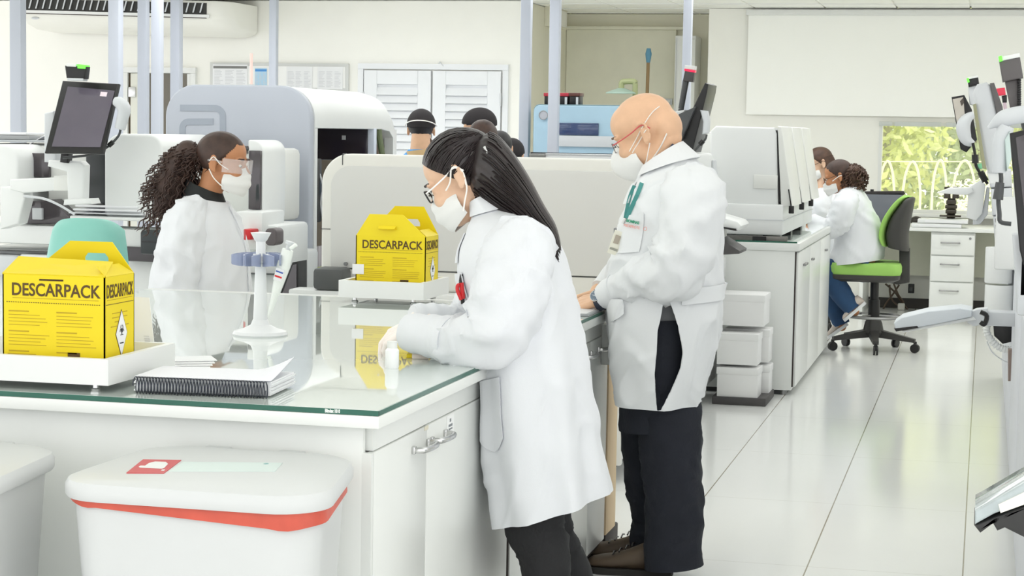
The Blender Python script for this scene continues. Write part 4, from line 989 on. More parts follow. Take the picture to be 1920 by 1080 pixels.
# ---- blue analyser in the recess opening
ba = thing('blue_analyser', (-2.8, 13.2, 0), 'pale blue analyser with dark window in front of the recess', 'analyser')
BLU = mat('pale_blue_panel', (166, 196, 214), .4, var=.02)
a, b = aty(1001, 197, 13.0), aty(1200, 275, 13.0)
xr = b.x
MB().prism([(x, 13.0, z) for x, z in rrect(a.x, xr, .1, a.z, (.02, .02, .04, .04), 6)], (0, .6, 0), .008).build('body', BLU, ba)
MB().prism([(x, 13.02, z) for x, z in rrect(a.x - .008, xr + .008, .1, a.z + .008, (.02, .02, .045, .045), 6)], (0, .55, 0), .008).build('trim', mat('teal_grey_trim', (104, 132, 140), .4), ba)
w0, w1 = aty(1048, 230, 12.99), aty(1122, 254, 12.99)
MB().box(w0.x, w1.x, 12.985, 13.0, w1.z, w0.z, .004).build('window', mat('deep_blue_window', (62, 76, 112), .1, coat=.4), ba)
MB().box(w0.x, xr, 12.98, 13.0, w1.z - .08, w1.z - .004, .004).build('shelf', LGREY, ba)
p = aty(1019, 216, 12.99); MB().cyl((p.x, 12.985, p.z), (p.x, 13.0, p.z), .03, n=24).build('round_badge', mat('badge_grey', (176, 178, 186), .5), ba)
MB().tube([(p.x + .03 * math.cos(a_), 12.984, p.z + .03 * math.sin(a_)) for a_ in [2 * PI * k / 24 for k in range(25)]], .003, 6).build('badge_ring', MGREY, ba)
for i, (pa, pb, lab) in enumerate(((1022, 1046, 'black reagent rack with red lid behind the pale post'), (1048, 1068, 'black reagent rack with red lid right of the pale post'), (1069, 1089, 'brown reagent rack at the right end of the row'))):
    a, b = aty(pa, 174, 13.1), aty(pb, 197, 13.1)
    r = thing('reagent_rack', ((a.x + b.x) / 2, 13.15, b.z), lab, 'reagent rack', 'reagent racks on the blue analyser')
    zb = aty(1001, 197, 13.0).z + .008
    MB().box(a.x, b.x - .006, 13.08, 13.2, zb, a.z - .02, .004).build('rack', BLACK, r)
    MB().box(a.x - .004, b.x - .002, 13.07, 13.21, a.z - .024, a.z, .004).build('lid', mat('wine_red_lid', (176, 46, 62), .4) if i < 2 else mat('brown_lid', (92, 52, 44), .4), r)
    MB().box(b.x - .03, b.x - .014, 13.075, 13.08, zb, a.z - .03).build('label', LGREY, r)
# green sealed lamp / valve behind the bald head
gv = thing('pipe_fixture', (-2.7, 15.2, 0), 'green pipe elbow with a grey green dish head behind the bald man', 'fixture')
GV = mat('sage_green', (146, 152, 110), .4); Y_ = 15.2
p = [aty(x, y, Y_) for x, y in ((1165, 166), (1166, 155), (1172, 153), (1188, 153), (1191, 156), (1191, 240))]
MB().tube(smoothpath(p[:5], 16), .024, 10).tube([p[4], p[5], Vector((p[5].x, Y_, 0))], .022, 10).build('pipe', GV, gv)
q = aty(1165, 165, Y_)
MB().lathe([(.0, q.z + .0), (.03, q.z - .002), (.05, q.z - .01), (.12, q.z - .035), (.125, q.z - .045), (.0, q.z - .045)], (q.x, Y_, 0), 28).build('dish', mat('grey_green_dish', (148, 170, 158), .4), gv)
MB().lathe([(.03, 0), (.16, 0), (.16, .012), (.03, .02)], (p[5].x, Y_, 0), 24).build('floor_flange', GV, gv)

# ---- cabinet beyond the bald man with white analyser modules
CX, CY0, CY1, CZ = -1.03, 11.13, 13.5, .885
fc = thing('lab_cabinet', (-1.35, 12.3, 0), 'white cabinet with worktop on the far side of the bald man', 'cabinet')
MB().box(-1.6, CX + .005, CY0 - .01, CY1, CZ - .045, CZ, .004).build('worktop', LAMI, fc)
MB().box(-1.6, CX - .02, CY0, CY1 - .02, .03, CZ - .045, .003).build('carcass', LAMI, fc)
MB().box(-1.55, CX - .06, CY0 + .04, CY1 - .05, 0, .03).build('plinth', DGREY, fc)
MB().box(CX - .021, CX - .012, CY0 + .004, CY0 + .014, .05, CZ - .05).build('door_gap', mat('dark_gap', (60, 52, 50), .7), fc)
for k in range(3):
    y0 = CY0 + .016 + k * .78
    d = MB().box(CX - .018, CX, y0, y0 + .77, .05, CZ - .055, .003).build('door', LAMI, fc)
    hy = y0 + (.3 if k != 1 else .06)
    for s in ((0, .0), (0, .1)) if k == 0 else ((0, 0),):
        MB().box(CX, CX + .018, hy + s[1], hy + .06 + s[1], .735, .75, .004).build('handle', STEEL, d)
for k in range(2): MB().cyl((CX - .07 - .3 * k, CY0 + .05, 0), (CX - .07 - .3 * k, CY0 + .05, .035), .02).build('foot', STEEL, fc)
gs = thing('glass_sheet', (-1.3, 12.4, CZ), 'glass sheet covering the far cabinet worktop', 'glass sheet')
MB().box(-1.59, CX - .01, CY0 + .01, CY1, CZ + .001, CZ + .009).build('pane', GLT, gs, 0)
MB().box(-1.59, CX - .01, CY0 + .006, CY0 + .01, CZ + .001, CZ + .009).build('edge', GLE, gs, 0)
def module(k):
    y0 = 11.22 + .64 * k; dy = .56
    lab = ('front white analyser module standing next to the bald man', 'middle white analyser module of the row of three', 'rear white analyser module nearest the seated workers')[k]
    r = thing('analyser_module', (-1.35, y0 + dy / 2, CZ + .009), lab, 'analyser', 'white analyser modules on the far cabinet')
    z0 = CZ + .009
    MB().box(-1.58, -1.13, y0 - .03, y0 + dy + .04, z0 + .03, z0 + .21, .012).build('base', PLAS, r)
    MB().box(-1.585, -1.12, y0 - .034, y0 + dy + .04, z0 + .118, z0 + .122).build('base_gap', LGREY, r)
    o = [(-1.57, z0 + .2), (-1.165, z0 + .2), (-1.185, z0 + .62), (-1.2, z0 + .655), (-1.54, z0 + .66), (-1.57, z0 + .63)]
    MB().prism([(x, y0, z) for x, z in o], (0, dy, 0), .012).build('body', PLAS, r)
    MB().prism([(x, y0 + .02, z) for x, z in ((-1.162, z0 + .22), (-1.148, z0 + .22), (-1.185, z0 + .64), (-1.2, z0 + .64))], (0, dy - .04, 0)).build('gasket', BLACK, r)
    o = [(-1.147, z0 + .2), (-1.08, z0 + .2), (-1.095, z0 + .3), (-1.13, z0 + .5), (-1.155, z0 + .66), (-1.18, z0 + .665)]
    MB().prism([(x, y0 - .005, z) for x, z in o], (0, dy, 0), .006).build('door', PLASW, r)
    MB().box(-1.31, -1.17, y0 - .012, y0, z0 + .3, z0 + .38, .004).build('cover_plate', PLASW, r)
    MB().tube([(-1.105, y0 - .012, z0 + .3), (-1.085, y0 - .016, z0 + .19)], .004, 6).build('strap', BLACK, r)
    MB().box(-1.1, -1.07, y0 - .03, y0 - .008, z0 + .16, z0 + .205, .004).build('clip', BLACK, r)
    for s in (-1.55, -1.2): MB().box(s - .05, s + .05, y0 + .02, y0 + .12, z0, z0 + .03).build('foot', BLACK, r)
for k in range(3): module(k)
dk = thing('instrument_base', (-1.4, 11.2, CZ + .009), 'dark metal instrument strip under the front white module', 'instrument')
MB().box(-1.48, -1.1, 11.155, 11.185, CZ + .009, CZ + .036, .003).build('strip', mat('gun_metal', (110, 108, 104), .3, .6), dk)
MB().box(-1.3, -1.22, 11.148, 11.16, CZ + .009, CZ + .034).build('block', BLACK, dk)
# tall white body left of the modules (between man and modules)
tb_ = thing('white_analyser', (-1.95, 12.6, 0), 'plain white analyser cabinet behind the white modules', 'analyser')
MB().box(-2.25, -1.68, 12.05, 13.2, .05, 1.52, .02).build('body', PLASW, tb_)
MB().box(-1.68, -1.672, 12.1, 13.1, .95, 1.48, .003).build('panel', PLAS, tb_)
MB().box(-2.15, -1.7, 12.1, 13.15, 0, .05).build('plinth', DGREY, tb_)
# stack of white boxes on a dark skid
BY_ = 10.62
sk = tag(MB().box(-1.44, -1.14, BY_, 11.05, 0, .045, .004).build('skid', mat('dark_skid', (78, 76, 76), .6)), 'dark grey skid under the stacked white boxes', 'skid')
BXM = mat('white_box_card', (232, 232, 231), .6, var=.008)
def wbox(px0, py0, px1, py1, y0, y1, lab):
    a, b = aty(px0, py0, y0), aty(px1, py1, y0)
    r = thing('white_box', ((a.x + b.x) / 2, (y0 + y1) / 2, b.z), lab, 'box', 'white boxes stacked behind the bald man')
    MB().box(a.x, b.x, y0, y1, b.z, a.z - .012, .003).build('body', BXM, r)
    MB().box(a.x - .004, b.x + .004, y0 - .004, y1 + .004, a.z - .04, a.z, .004).build('lid', BXM, r)
wbox(1345, 688, 1420, 747, BY_ + .01, BY_ + .2, 'front white box at the bottom of the stack on the skid')
wbox(1345, 624, 1420, 686, BY_ + .01, BY_ + .2, 'front white box second from the skid')
wbox(1360, 682, 1441, 744, BY_ + .23, BY_ + .4, 'rear white box at the bottom, sticking out right of the stack')
wbox(1360, 615, 1441, 680, BY_ + .23, BY_ + .4, 'rear white box in the middle, sticking out right of the stack')
wbox(1350, 551, 1432, 613, BY_ + .1, BY_ + .38, 'topmost white box of the stack behind the bald man')

p = aty(471, 157, 10.2); q = aty(470, 100, 10.2)
sl = thing('signal_light', (p.x, 10.2, PZ), 'thin pale pink signal light standing on the tall blue grey analyser', 'signal light')
MB().cyl((p.x, 10.2, PZ - .01), (p.x, 10.2, PZ + .02), .02).build('base', LGREY, sl)
MB().cyl((p.x, 10.2, PZ + .02), (p.x, 10.2, q.z), .008).build('lamp', mat('pale_pink_lamp', (250, 214, 206), .4), sl)
# ================================================================== PEOPLE
from mathutils.bvhtree import BVHTree
RM = lambda v, it=5, f=.5: [('REMESH', dict(mode='VOXEL', voxel_size=v, use_smooth_shade=True)), ('SMOOTH', dict(factor=f, iterations=it))]
Z = Vector((0, 0, 1))
def headM(o, yaw, pitch, roll=0., k=1.):
    F = Vector((math.cos(yaw), math.sin(yaw), 0)); Lf = Z.cross(F)
    fw = F * math.cos(pitch) - Z * math.sin(pitch); up = Z * math.cos(pitch) + F * math.sin(pitch)
    l2 = Lf * math.cos(roll) + up * math.sin(roll); u2 = up * math.cos(roll) - Lf * math.sin(roll)
    return basis(o, fw * k, l2 * k, u2 * k)
def R3(T): 
    R = T.to_3x3(); return R
def head(m, T, cdx=0., cw=1., fem=False):
    R = R3(T); E = lambda c, r, n=24, v=14: m.ell(T @ Vector(c), r, R, n, v)
    E((-.014 + cdx, 0, .043), (.098, .077 * cw, .083)); E((.03 + cdx * .6, 0, .05), (.062, .068 * cw, .062))
    E((.04, 0, -.03), (.054, .057, .076)); E((.02, 0, -.055), (.062, .054, .042)); E((.07, 0, -.09), (.022, .026, .02)); E((.045, 0, -.083), (.04, .042, .028))
    E((.072, .03, -.025), (.028, .026, .026)); E((.072, -.03, -.025), (.028, .026, .026))
    for s in (1, -1):
        E((.083, .03 * s, .026), (.013, .024, .008)); E((.078, .031 * s, .004), (.0135, .016, .0125))
        for q in range(9):   # ear rim
            a = -.5 + q * PI * 1.35 / 8
            m.ell(T @ Vector((-.012 - .016 * math.sin(a) + .004, s * (.077 * cw + .006 + .006 * math.sin(a)), .004 + .03 * math.cos(a))), .0058, R, 8, 6)
        E((-.008, s * (.078 * cw), -.002), (.014, .007, .024)); E((-.002, s * (.079 * cw), -.026), (.008, .006, .01))
    m.capsules([(T @ Vector((.088, 0, .014)), .008), (T @ Vector((.1, 0, -.004)), .009), (T @ Vector((.112, 0, -.026)), .0125)])
    E((.102, .01, -.03), (.012, .01, .008)); E((.102, -.01, -.03), (.012, .01, .008))
    E((.09, 0, -.056), (.013, .024, .0065)); E((.088, 0, -.066), (.013, .02, .007))
def eyes(par, T, iris=True):
    R = R3(T)
    for s in (1, -1):
        o = MB().ell(T @ Vector((.0825, .031 * s, .004)), (.0112, .0112, .0075), R, 14, 8).build('eye', EYEW, par)
        MB().ell(T @ Vector((.0905, .031 * s, .002)), (.0038, .005, .005), R, 12, 8).build('iris', EYED, o)
def brows(par, T, m):
    for s in (1, -1):
        pts = [T @ Vector((.099 - abs(y - .03) * .2 - .012 * (y > .04), y * s, .031 - (y - .03) ** 2 * 4)) for y in (.012, .022, .032, .042, .05)]
        MB().tube(pts, [.002, .0035, .004, .0035, .0015], 8).build('eyebrow', m, par)
def hand(m, T, side=1, curl=(.5, .5, .55, .6), spread=.12, thumb=.5, k=1.):
    """x = fingers, y*side = thumb side, z = back of the hand"""
    P = lambda x, y, z: T @ Vector((x * k, y * side * k, z * k))
    ys = (.030, .010, -.010, -.029); bx = (.088, .092, .088, .08)
    L = ((.043, .026, .021), (.048, .030, .022), (.044, .028, .021), (.034, .021, .019)); rr = (.0088, .0092, .0088, .0078)
    for i in range(4):
        m.capsules([(P(.0, ys[i] * .55, 0), .013 * k), (P(.045, ys[i] * .85, .002), .0125 * k), (P(bx[i], ys[i], .002), .0108 * k)], 12)
        x, y, z = bx[i], ys[i], .002; a = 0; sp = (ys[i] / .03) * spread; ch = [(P(x, y, z), rr[i] * 1.12 * k)]
        for j in range(3):
            a += curl[i] * (.75, 1.1, .75)[j]; ln = L[i][j]
            x += ln * math.cos(a); z -= ln * math.sin(a); y += ln * math.sin(sp) * math.cos(a); ch.append((P(x, y, z), rr[i] * (1.0, .92, .8)[j] * k))
        m.capsules(ch, 12)
    x, y, z = .018, .026, -.006; ch = [(P(x - .008, y - .012, z), .014 * k), (P(x, y, z), .0135 * k)]
    for j, ln in enumerate((.04, .032, .026)):
        a = .9 - thumb * (.1, .45, .6)[j]; x += ln * math.cos(a); y += ln * math.sin(a) * .9; z -= ln * (.25 + .15 * j); ch.append((P(x, y, z), (.0118, .0102, .0088)[j] * k))
    m.capsules(ch, 12)
def dirM(o, d, up, k=1.):
    x = Vector(d).normalized(); z = (Vector(up) - x * Vector(up).dot(x)).normalized(); y = z.cross(x)
    return basis(o, x, y, z)

class Garment:
    def __init__(s, st, lat, seed=1, fold=0., folds=9, wr=.004, slit=None, wrs=(7, 4)):
        s.C = [Vector((a + b) / 2) for a, b, r, n in st]; s.U = [Vector((a - b) / 2) for a, b, r, n in st]
        s.r = [Vector((r, n, 0)) for a, b, r, n in st]; s.lat = Vector(lat); s.fold = fold; s.folds = folds; s.wr = wr; s.sd = seed; s.slit = slit; s.wrs = wrs
    def S(s, th, v, e=0.):
        C = crom(s.C, v); U = crom(s.U, v); r = crom(s.r, v); n = max(1.6, r.y)
        c, q = math.cos(th), math.sin(th)
        a = math.copysign(abs(c) ** (2 / n), c); b = math.copysign(abs(q) ** (2 / n), q)
        d = U * a + s.lat * (r.x * b)
        dn = d.normalized() if d.length > 1e-6 else d
        w = 0
        if s.fold: w += s.fold * (1 - v) ** 1.6 * math.sin(s.folds * th + s.sd + 1.5 * noise.noise(Vector((th * .5, v * 2, s.sd))))
        p = C + d
        if s.wr:
            q1 = noise.noise(Vector((p.x * s.wrs[0] + s.sd, p.y * s.wrs[0] + p.z * 2.5, p.z * s.wrs[1])))
            q2 = noise.noise(Vector((p.x * 18 - p.z * 12 + s.sd, p.y * 18, p.z * 9 + p.x * 5)))
            q3 = noise.noise(Vector((p.x * 4 + p.z * 3.2 + s.sd * 3, p.y * 5, p.z * 1.6 - p.x * 2.2))); q4 = noise.noise(Vector((p.x * 7 - p.z * 4.5 + s.sd * 5, p.y * 7, p.z * 2.4 + p.x * 3)))
            w += s.wr * ((1 - abs(q1) * 2.2) * .6 + .4 * q2 + 1.5 * max(0, 1 - abs(q3) * 5) ** 1.5 + 1.1 * max(0, 1 - abs(q4) * 6) ** 1.5 - .6) * (r.x > .03)
        return p + dn * (w + e)
    def mesh(s, N=112, M=90):
        m = MB(); V = []; F = []
        if s.slit:
            t0, v0, v1, wf = s.slit
            for i in range(M + 1):
                v = i / M; w = wf(v)
                for j in range(N + 1):
                    V.append(s.S(t0 + w[0] + (2 * PI - w[0] + w[1]) * j / N, v))
            for i in range(M):
                for j in range(N): a = i * (N + 1) + j; F.append((a, a + 1, a + N + 2, a + N + 1))
            # weld the seam outside the slit
            rep = {}
            for i in range(M + 1):
                a, b = i * (N + 1), i * (N + 1) + N
                if (V[a] - V[b]).length < 1e-5: rep[b] = a
            F = [tuple(rep.get(k, k) for k in f) for f in F]
            top = [M * (N + 1) + j for j in range(N)]
        else:
            for i in range(M + 1):
                for j in range(N): V.append(s.S(2 * PI * j / N, i / M))
            for i in range(M):
                for j in range(N): a = i * N + j; b = i * N + (j + 1) % N; F.append((a, b, b + N, a + N))
            top = [M * N + j for j in range(N)]
        F.append(tuple(top))
        return m.add(V, F)
    def patch(s, t0, t1, v0, v1, e0=.002, e1=.005, n=14, round_=0.):
        m = MB(); V = []
        def uv(i, j):
            u, w = i / n, j / n
            tt = t0 + (t1 - t0) * u
            return tt, v0 + (v1 - v0) * w + (round_ * (1 - math.sin(PI * u)) * (1 - w) if round_ else 0)
        for e in (e0, e1):
            for i in range(n + 1):
                for j in range(n + 1): V.append(s.S(*uv(i, j), e))
        q = (n + 1) ** 2; F = []
        for i in range(n):
            for j in range(n):
                a = i * (n + 1) + j; F.append((a, a + 1, a + n + 2, a + n + 1)); F.append((a + q, a + q + n + 1, a + q + n + 2, a + q + 1))
        bd = [j for j in range(n + 1)] + [i * (n + 1) + n for i in range(1, n + 1)] + [n * (n + 1) + j for j in range(n - 1, -1, -1)] + [i * (n + 1) for i in range(n - 1, 0, -1)]
        for i in range(len(bd)): a, b = bd[i], bd[(i + 1) % len(bd)]; F.append((a, b, b + q, a + q))
        return m.add(V, F)
def sleeve(path, rad, seed=1, wr=.006, N=40, M=64, flat=1., cuff=0., rings=2.0):
    P = smoothpath(path, M); Rr = [crom([Vector((r, 0, 0)) for r in rad], i / (M - 1)).x for i in range(M)]
    rg = []; pu = Vector((0, 1, 0))
    for i, p in enumerate(P):
        t = (P[min(i + 1, M - 1)] - P[max(i - 1, 0)]).normalized(); v = t.cross(pu).normalized(); u = v.cross(t).normalized(); pu = u
        r = []
        for k in range(N):
            a = 2 * PI * k / N; f = i / (M - 1); d = v * math.cos(a) + u * (math.sin(a) * flat)
            q = p + d * Rr[i]
            w = wr * (1 - 2.2 * abs(noise.noise(Vector((q.x * 9 + seed, q.y * 9, q.z * 9))))) * (.5 + 1.2 * math.exp(-((f - .5) / .22) ** 2)) + wr * .5 * noise.noise(Vector((q.x * 24, q.y * 24 + seed, q.z * 24)))
            q3 = noise.noise(Vector((f * 7 + .9 * math.sin(a + seed), math.cos(a) * 1.3, seed * 2.1 + .8 * f))); q4 = noise.noise(Vector((f * 4 + .5 * math.cos(a), math.sin(a) * 2.2 + f * 3, seed * 1.3)))
            w += wr * (1.3 * max(0, 1 - abs(q3) * 4.5) ** 1.4 + 1.0 * max(0, 1 - abs(q4) * 5) ** 1.4 - .5)
            w += wr * .6 * math.sin(f * 40 * rings + 2.5 * math.sin(a + seed)) * math.exp(-((f - .5) / .16) ** 2) * max(0, math.cos(a - 1.0))
            r.append(q + d * w * (1 - .88 * sstep(.72, .86, f)))
        rg.append(r)
    m = MB().loft(rg, True, True)
    return m, P, Rr
def cuff(P, Rr, f0, f1, e=.005, N=36):
    M = len(P); i0, i1 = int(f0 * (M - 1)), int(f1 * (M - 1)); rg = []; pu = Vector((0, 1, 0)); ins = []
    for i in range(M):
        t = (P[min(i + 1, M - 1)] - P[max(i - 1, 0)]).normalized(); v = t.cross(pu).normalized(); u = v.cross(t).normalized(); pu = u
        if i0 <= i <= i1:
            g = 1 + .03 * math.sin(i * 1.3)
            rg.append([P[i] + (v * math.cos(a) + u * math.sin(a)) * (Rr[i] + e) * g for a in [2 * PI * k / N for k in range(N)]])
    last = rg[-1]; c = P[i1]
    rg.append([c + (q - c) * .86 for q in last]); rg.append([P[i1 - 2] + (q - c) * .84 for q in last])
    rg.insert(0, [P[i0] + (q - P[i0]) * .93 for q in rg[0]])
    return MB().loft(rg, True, True)
def bvh(o):
    dg = bpy.context.evaluated_depsgraph_get(); e = o.evaluated_get(dg); me = e.to_mesh()
    W = o.matrix_world.copy() if o.parent is None else Matrix.Translation(Vector(ROOT[o.name]))
    b = BVHTree.FromPolygons([W @ v.co for v in me.vertices], [tuple(p.vertices) for p in me.polygons]); e.to_mesh_clear(); return b
def onb(b, px, py, off=.003, fall=None):
    d = ray(px, py).normalized(); h = b.ray_cast(CP, d)
    if h[0] is None: return aty(px, py, fall)
    return h[0] + h[1] * off
def strap(b, pts, r, fall, n=24, off=.002):
    P = smoothpath([onb(b, x, y, off, fall) for x, y in pts], n); return MB().tube(P, r, 8, flat=.5)
def leg(m, path, rad, seed=3, wr=.008, N=36, M=56, flat=1., hemz=None):
    q, P, Rr = sleeve(path, rad, seed, wr * .42, N, M, flat, rings=1.2); m.join(q); return m
def shoe(m, sole, heel, toe, w=.05, h=.075, up=Z, k=1.):
    heel, toe = Vector(heel), Vector(toe); d = toe - heel; Ln = d.length; x = d.normalized(); z = (up - x * up.dot(x)).normalized(); y = z.cross(x)
    T = basis(heel, x, y, z); rings = []; rs = []
    for f, ww, hh in ((-.02, .5, .55), (.03, .8, .95), (.15, .92, 1.0), (.32, .86, .98), (.5, .9, .72), (.68, 1.05, .55), (.82, 1.04, .48), (.93, .82, .4), (1.0, .4, .25)):
        r = [];
        for k2 in range(20):
            a = 2 * PI * k2 / 20; yy = math.cos(a) * w * ww * (1 if math.sin(a) < 0 else .92); zz = max(0, .5 + .5 * math.sin(a)) ** .8 * h * hh
            r.append(T @ Vector((f * Ln, yy, zz + .012)))
        rings.append(r)
        rs.append((f, ww))
    m.loft(rings)
    o = [T @ Vector((f * Ln * 1.01, w * 1.05 * ww, 0)) for f, ww in rs] + [T @ Vector((f * Ln * 1.01, -w * 1.05 * ww, 0)) for f, ww in reversed(rs)]
    sole.prism(o, z * .022)
def haircap(T, k, keep, seed=1, amp=.002, nu=80, nv=50, c=(-.012, 0, .043), r=(.104, .083, .09)):
    m = MB(); V = []; ok = []; R = []
    for i in range(nv + 1):
        a = PI * i / nv
        for j in range(nu):
            b = 2 * PI * j / nu
            p = Vector((c[0] + r[0] * math.sin(a) * math.cos(b), c[1] + r[1] * math.sin(a) * math.sin(b), c[2] + r[2] * math.cos(a)))
            kp = keep(p); ok.append(kp)
            s = 1 + amp * 10 * noise.noise(Vector((p.x * 9, p.y * 60 + seed, p.z * 9)))
            s *= (1 if kp else .9)
            V.append(T @ (Vector(c) + (p - Vector(c)) * s))
    F = []
    for i in range(nv):
        for j in range(nu):
            q = (i * nu + j, i * nu + (j + 1) % nu, (i + 1) * nu + (j + 1) % nu, (i + 1) * nu + j)
            if sum(ok[t] for t in q) >= 1: F.append(q)
    return m.add(V, F)
def maskshell(T, kind='flat', k=1.):
    """face mask over nose, mouth and chin in head coordinates"""
    V = []; F = []; NU, NV = 28, 18
    for i in range(NU + 1):
        u = -1 + 2 * i / NU
        for j in range(NV + 1):
            v = j / NV
            az = u * (1.25 if kind == 'cup' else 1.42)
            if kind == 'cup':
                rr = .064 + .058 * max(0, math.cos(az)) ** 1.3 * math.sin(PI * min(1, v * .94 + .03)) ** .75
                x = .022 + rr * math.cos(az) * 1.0; y = (.062 * math.sin(az)) * (.72 + .28 * math.sin(PI * v))
                z = -.122 + .125 * v - .022 * abs(u) ** 2 * (v - .5) * 2.0 - .012 * abs(u) * v
                x -= .012 * (1 - v)
            else:
                rr = .066 + .046 * max(0, math.cos(az)) ** 1.6 * math.sin(PI * min(1, .14 + v * .8)) ** .7
                x = .018 + rr * math.cos(az); y = .068 * math.sin(az) * (.8 + .2 * math.sin(PI * v))
                z = -.118 + .118 * v - .026 * abs(u) ** 1.5 * (v - .45) * 2 - .01 * abs(u) * v
                x += .0022 * math.sin(v * 19) * math.cos(az) - .014 * (1 - v) * math.cos(az)
            V.append(T @ Vector((x, y, z)))
    for i in range(NU):
        for j in range(NV):
            a = i * (NV + 1) + j; F.append((a, a + 1, a + NV + 2, a + NV + 1))
    return MB().add(V, F)
SOL = [('SOLIDIFY', dict(thickness=.004, offset=-1))]
SOLM = [('SOLIDIFY', dict(thickness=.0025, offset=1))]

# ------------------------------------------------------------------ 1. bowed woman at the bench
WY1 = 4.95
def W(px, py, dy=0.): return aty(px, py, WY1 + dy)
base = W(1000, 1080); wo = thing('person', (base.x, WY1, 0), 'long dark haired person in white coat bowed over the glass bench with gloved hands', 'person')
HT = headM(W(870, 333), PI, math.radians(32), 0, .98)
b = MB(); head(b, HT, fem=True)
b.capsules([(HT @ Vector((-.03, 0, -.03)), .05), (HT @ Vector((-.035, 0, -.1)), .049), (W(940, 425), .058)])
b.capsules([(W(960, 440), .09), (W(965, 520), .1), (W(985, 620), .1), (W(1000, 700), .11)])
sh = W(978, 462, -.15); el = W(935, 622, -.23); wr_ = W(772, 618, -.14)
sh2 = W(958, 455, .15); el2 = W(895, 625, .2); wr2 = W(778, 604, .03)
b.capsules([(W(965, 450), .07), (sh, .05), (el, .04), (wr_, .026)]); b.capsules([(W(965, 450), .07), (sh2, .05), (el2, .04), (wr2, .026)])
for dy in (-.09, .09): b.capsules([(W(1003, 740, dy), .075), (W(1008, 985, dy), .05), (Vector((W(1046, 1000).x, WY1 + dy, .28)), .042), (Vector((W(1048, 1000).x, WY1 + dy, .08)), .036)])
wbody = b.build('body', SK_W, wo, 60, mods=RM(.0045, 4))
eyes(wbody, HT); brows(wo, HT, HAIRB)
# coat
st = [(W(940, 974), W(1137, 925), .235, 2.3), (W(933, 920), W(1126, 872), .225, 2.3), (W(924, 850), W(1114, 806), .215, 2.3), (W(922, 780), W(1102, 735), .205, 2.4), (W(920, 710), W(1090, 660), .2, 2.4),
      (W(912, 645), W(1075, 590), .19, 2.4), (W(888, 580), W(1063, 530), .19, 2.4), (W(874, 520), W(1050, 475), .195, 2.4), (W(874, 470), W(1030, 437), .19, 2.3), (W(886, 432), W(1000, 405), .15, 2.2), (W(890, 408), W(965, 388), .085, 2.0), (W(893, 396), W(952, 380), .062, 2.0)]
g1 = Garment(st, (0, -1, 0), 4, .015, 7, .0065)
coat = g1.mesh().build('lab_coat', COAT, wo, 70, mods=SOL)
sm, P, Rr = sleeve([W(985, 440, -.12), W(972, 480, -.165), W(952, 560, -.21), W(925, 625, -.22), W(870, 640, -.2), W(820, 632, -.17), W(762, 622, -.14)], [.075, .092, .092, .085, .066, .054, .046], 2, .008)
sm.build('sleeve', COAT, coat, 70); cuff(P, Rr, .76, .99, .004).build('cuff', COAT, coat, 60)
sm, P2, R2 = sleeve([W(965, 440, .1), W(945, 480, .16), W(915, 560, .2), W(885, 612, .19), W(850, 612, .12), W(815, 604, .07), W(772, 601, .03)], [.07, .085, .08, .07, .056, .048, .042], 5, .007)
sm.build('sleeve', COAT, coat, 70); cuff(P2, R2, .8, .99, .004).build('cuff', COAT, coat, 60)
# stand-up collar
cl = MB(); rg = []
for k in range(33):
    a = -2.5 + 5.0 * k / 32
    t = a / 2.5; th = PI + a
    c0 = g1.S(th, .925, .003); up = (W(908, 388) - W(935, 430)).normalized()
    hgt = .05 - .014 * abs(t) ** 2
    c1 = c0 + up * hgt - (c0 - crom(g1.C, .955)).normalized() * .02
    out = (c0 - crom(g1.C, .955)).normalized() * .005
    rg.append([c0, c1, c1 + out, c0 + out * 1.6])
cl.loft(rg).build('collar', COAT, coat, 60)
g1.patch(-.55, .5, .69, .81, .003, .007).build('lapel', COAT, coat, 60)
g1.patch(-.25, .75, .555, .655, .004, .008).build('chest_pocket', COAT, coat, 60)
g1.patch(.55, 1.25, .2, .37, .003, .0065, round_=.03).build('side_pocket', COAT, coat, 60)
# black trousers and shoes
tr = MB()
leg(tr, [W(1000, 820, -.09), W(1003, 900, -.09), W(1003, 985, -.09), W(1020, 1040, -.09), Vector((W(1040, 1000).x, WY1 - .09, .28)), Vector((W(1042, 1000).x, WY1 - .09, .1))], [.09, .085, .075, .068, .06, .05], 3, .007)
leg(tr, [W(1000, 820, .09), W(1012, 900, .09), W(1022, 985, .09), W(1045, 1040, .09), Vector((W(1060, 1000).x, WY1 + .09, .28)), Vector((W(1062, 1000).x, WY1 + .09, .1))], [.09, .085, .072, .066, .06, .05], 6, .007)
tr.build('trousers', BLKFAB, wo, 70)
for dy, xx in ((-.09, 1040), (.09, 1060)):
    a = W(xx, 1000).x; u = MB(); s = MB(); shoe(u, s, (a + .05, WY1 + dy, 0), (a - .19, WY1 + dy, 0), .042, .08)
    so_ = u.build('shoe', BLACK, wo, 60); s.build('sole', SOLE, so_, 40)
# gloves
GLV = mat('latex_glove', (242, 232, 226), .35, var=.01)
gm = MB()
d1 = (W(725, 640, -.1) - W(768, 619, -.14)); 
hand(gm, dirM(W(770, 618, -.14), d1, (-.45, -.35, .8)), -1, (.55, .6, .65, .7), .1, .4, .92)
gm.capsules([(W(785, 619, -.14), .029), (W(766, 619, -.14), .027)])
gm.build('glove', GLV, wo, 60, mods=RM(.0026, 3))
gm = MB(); hand(gm, dirM(W(782, 602, .03), W(726, 628, -.03) - W(782, 602, .03), (-.4, -.1, .9)), 1, (.5, .55, .6, .65), .1, .4, .92)
gm.capsules([(W(800, 602, .03), .028), (W(780, 602, .03), .026)])
gm.build('glove', GLV, wo, 60, mods=RM(.0026, 3))
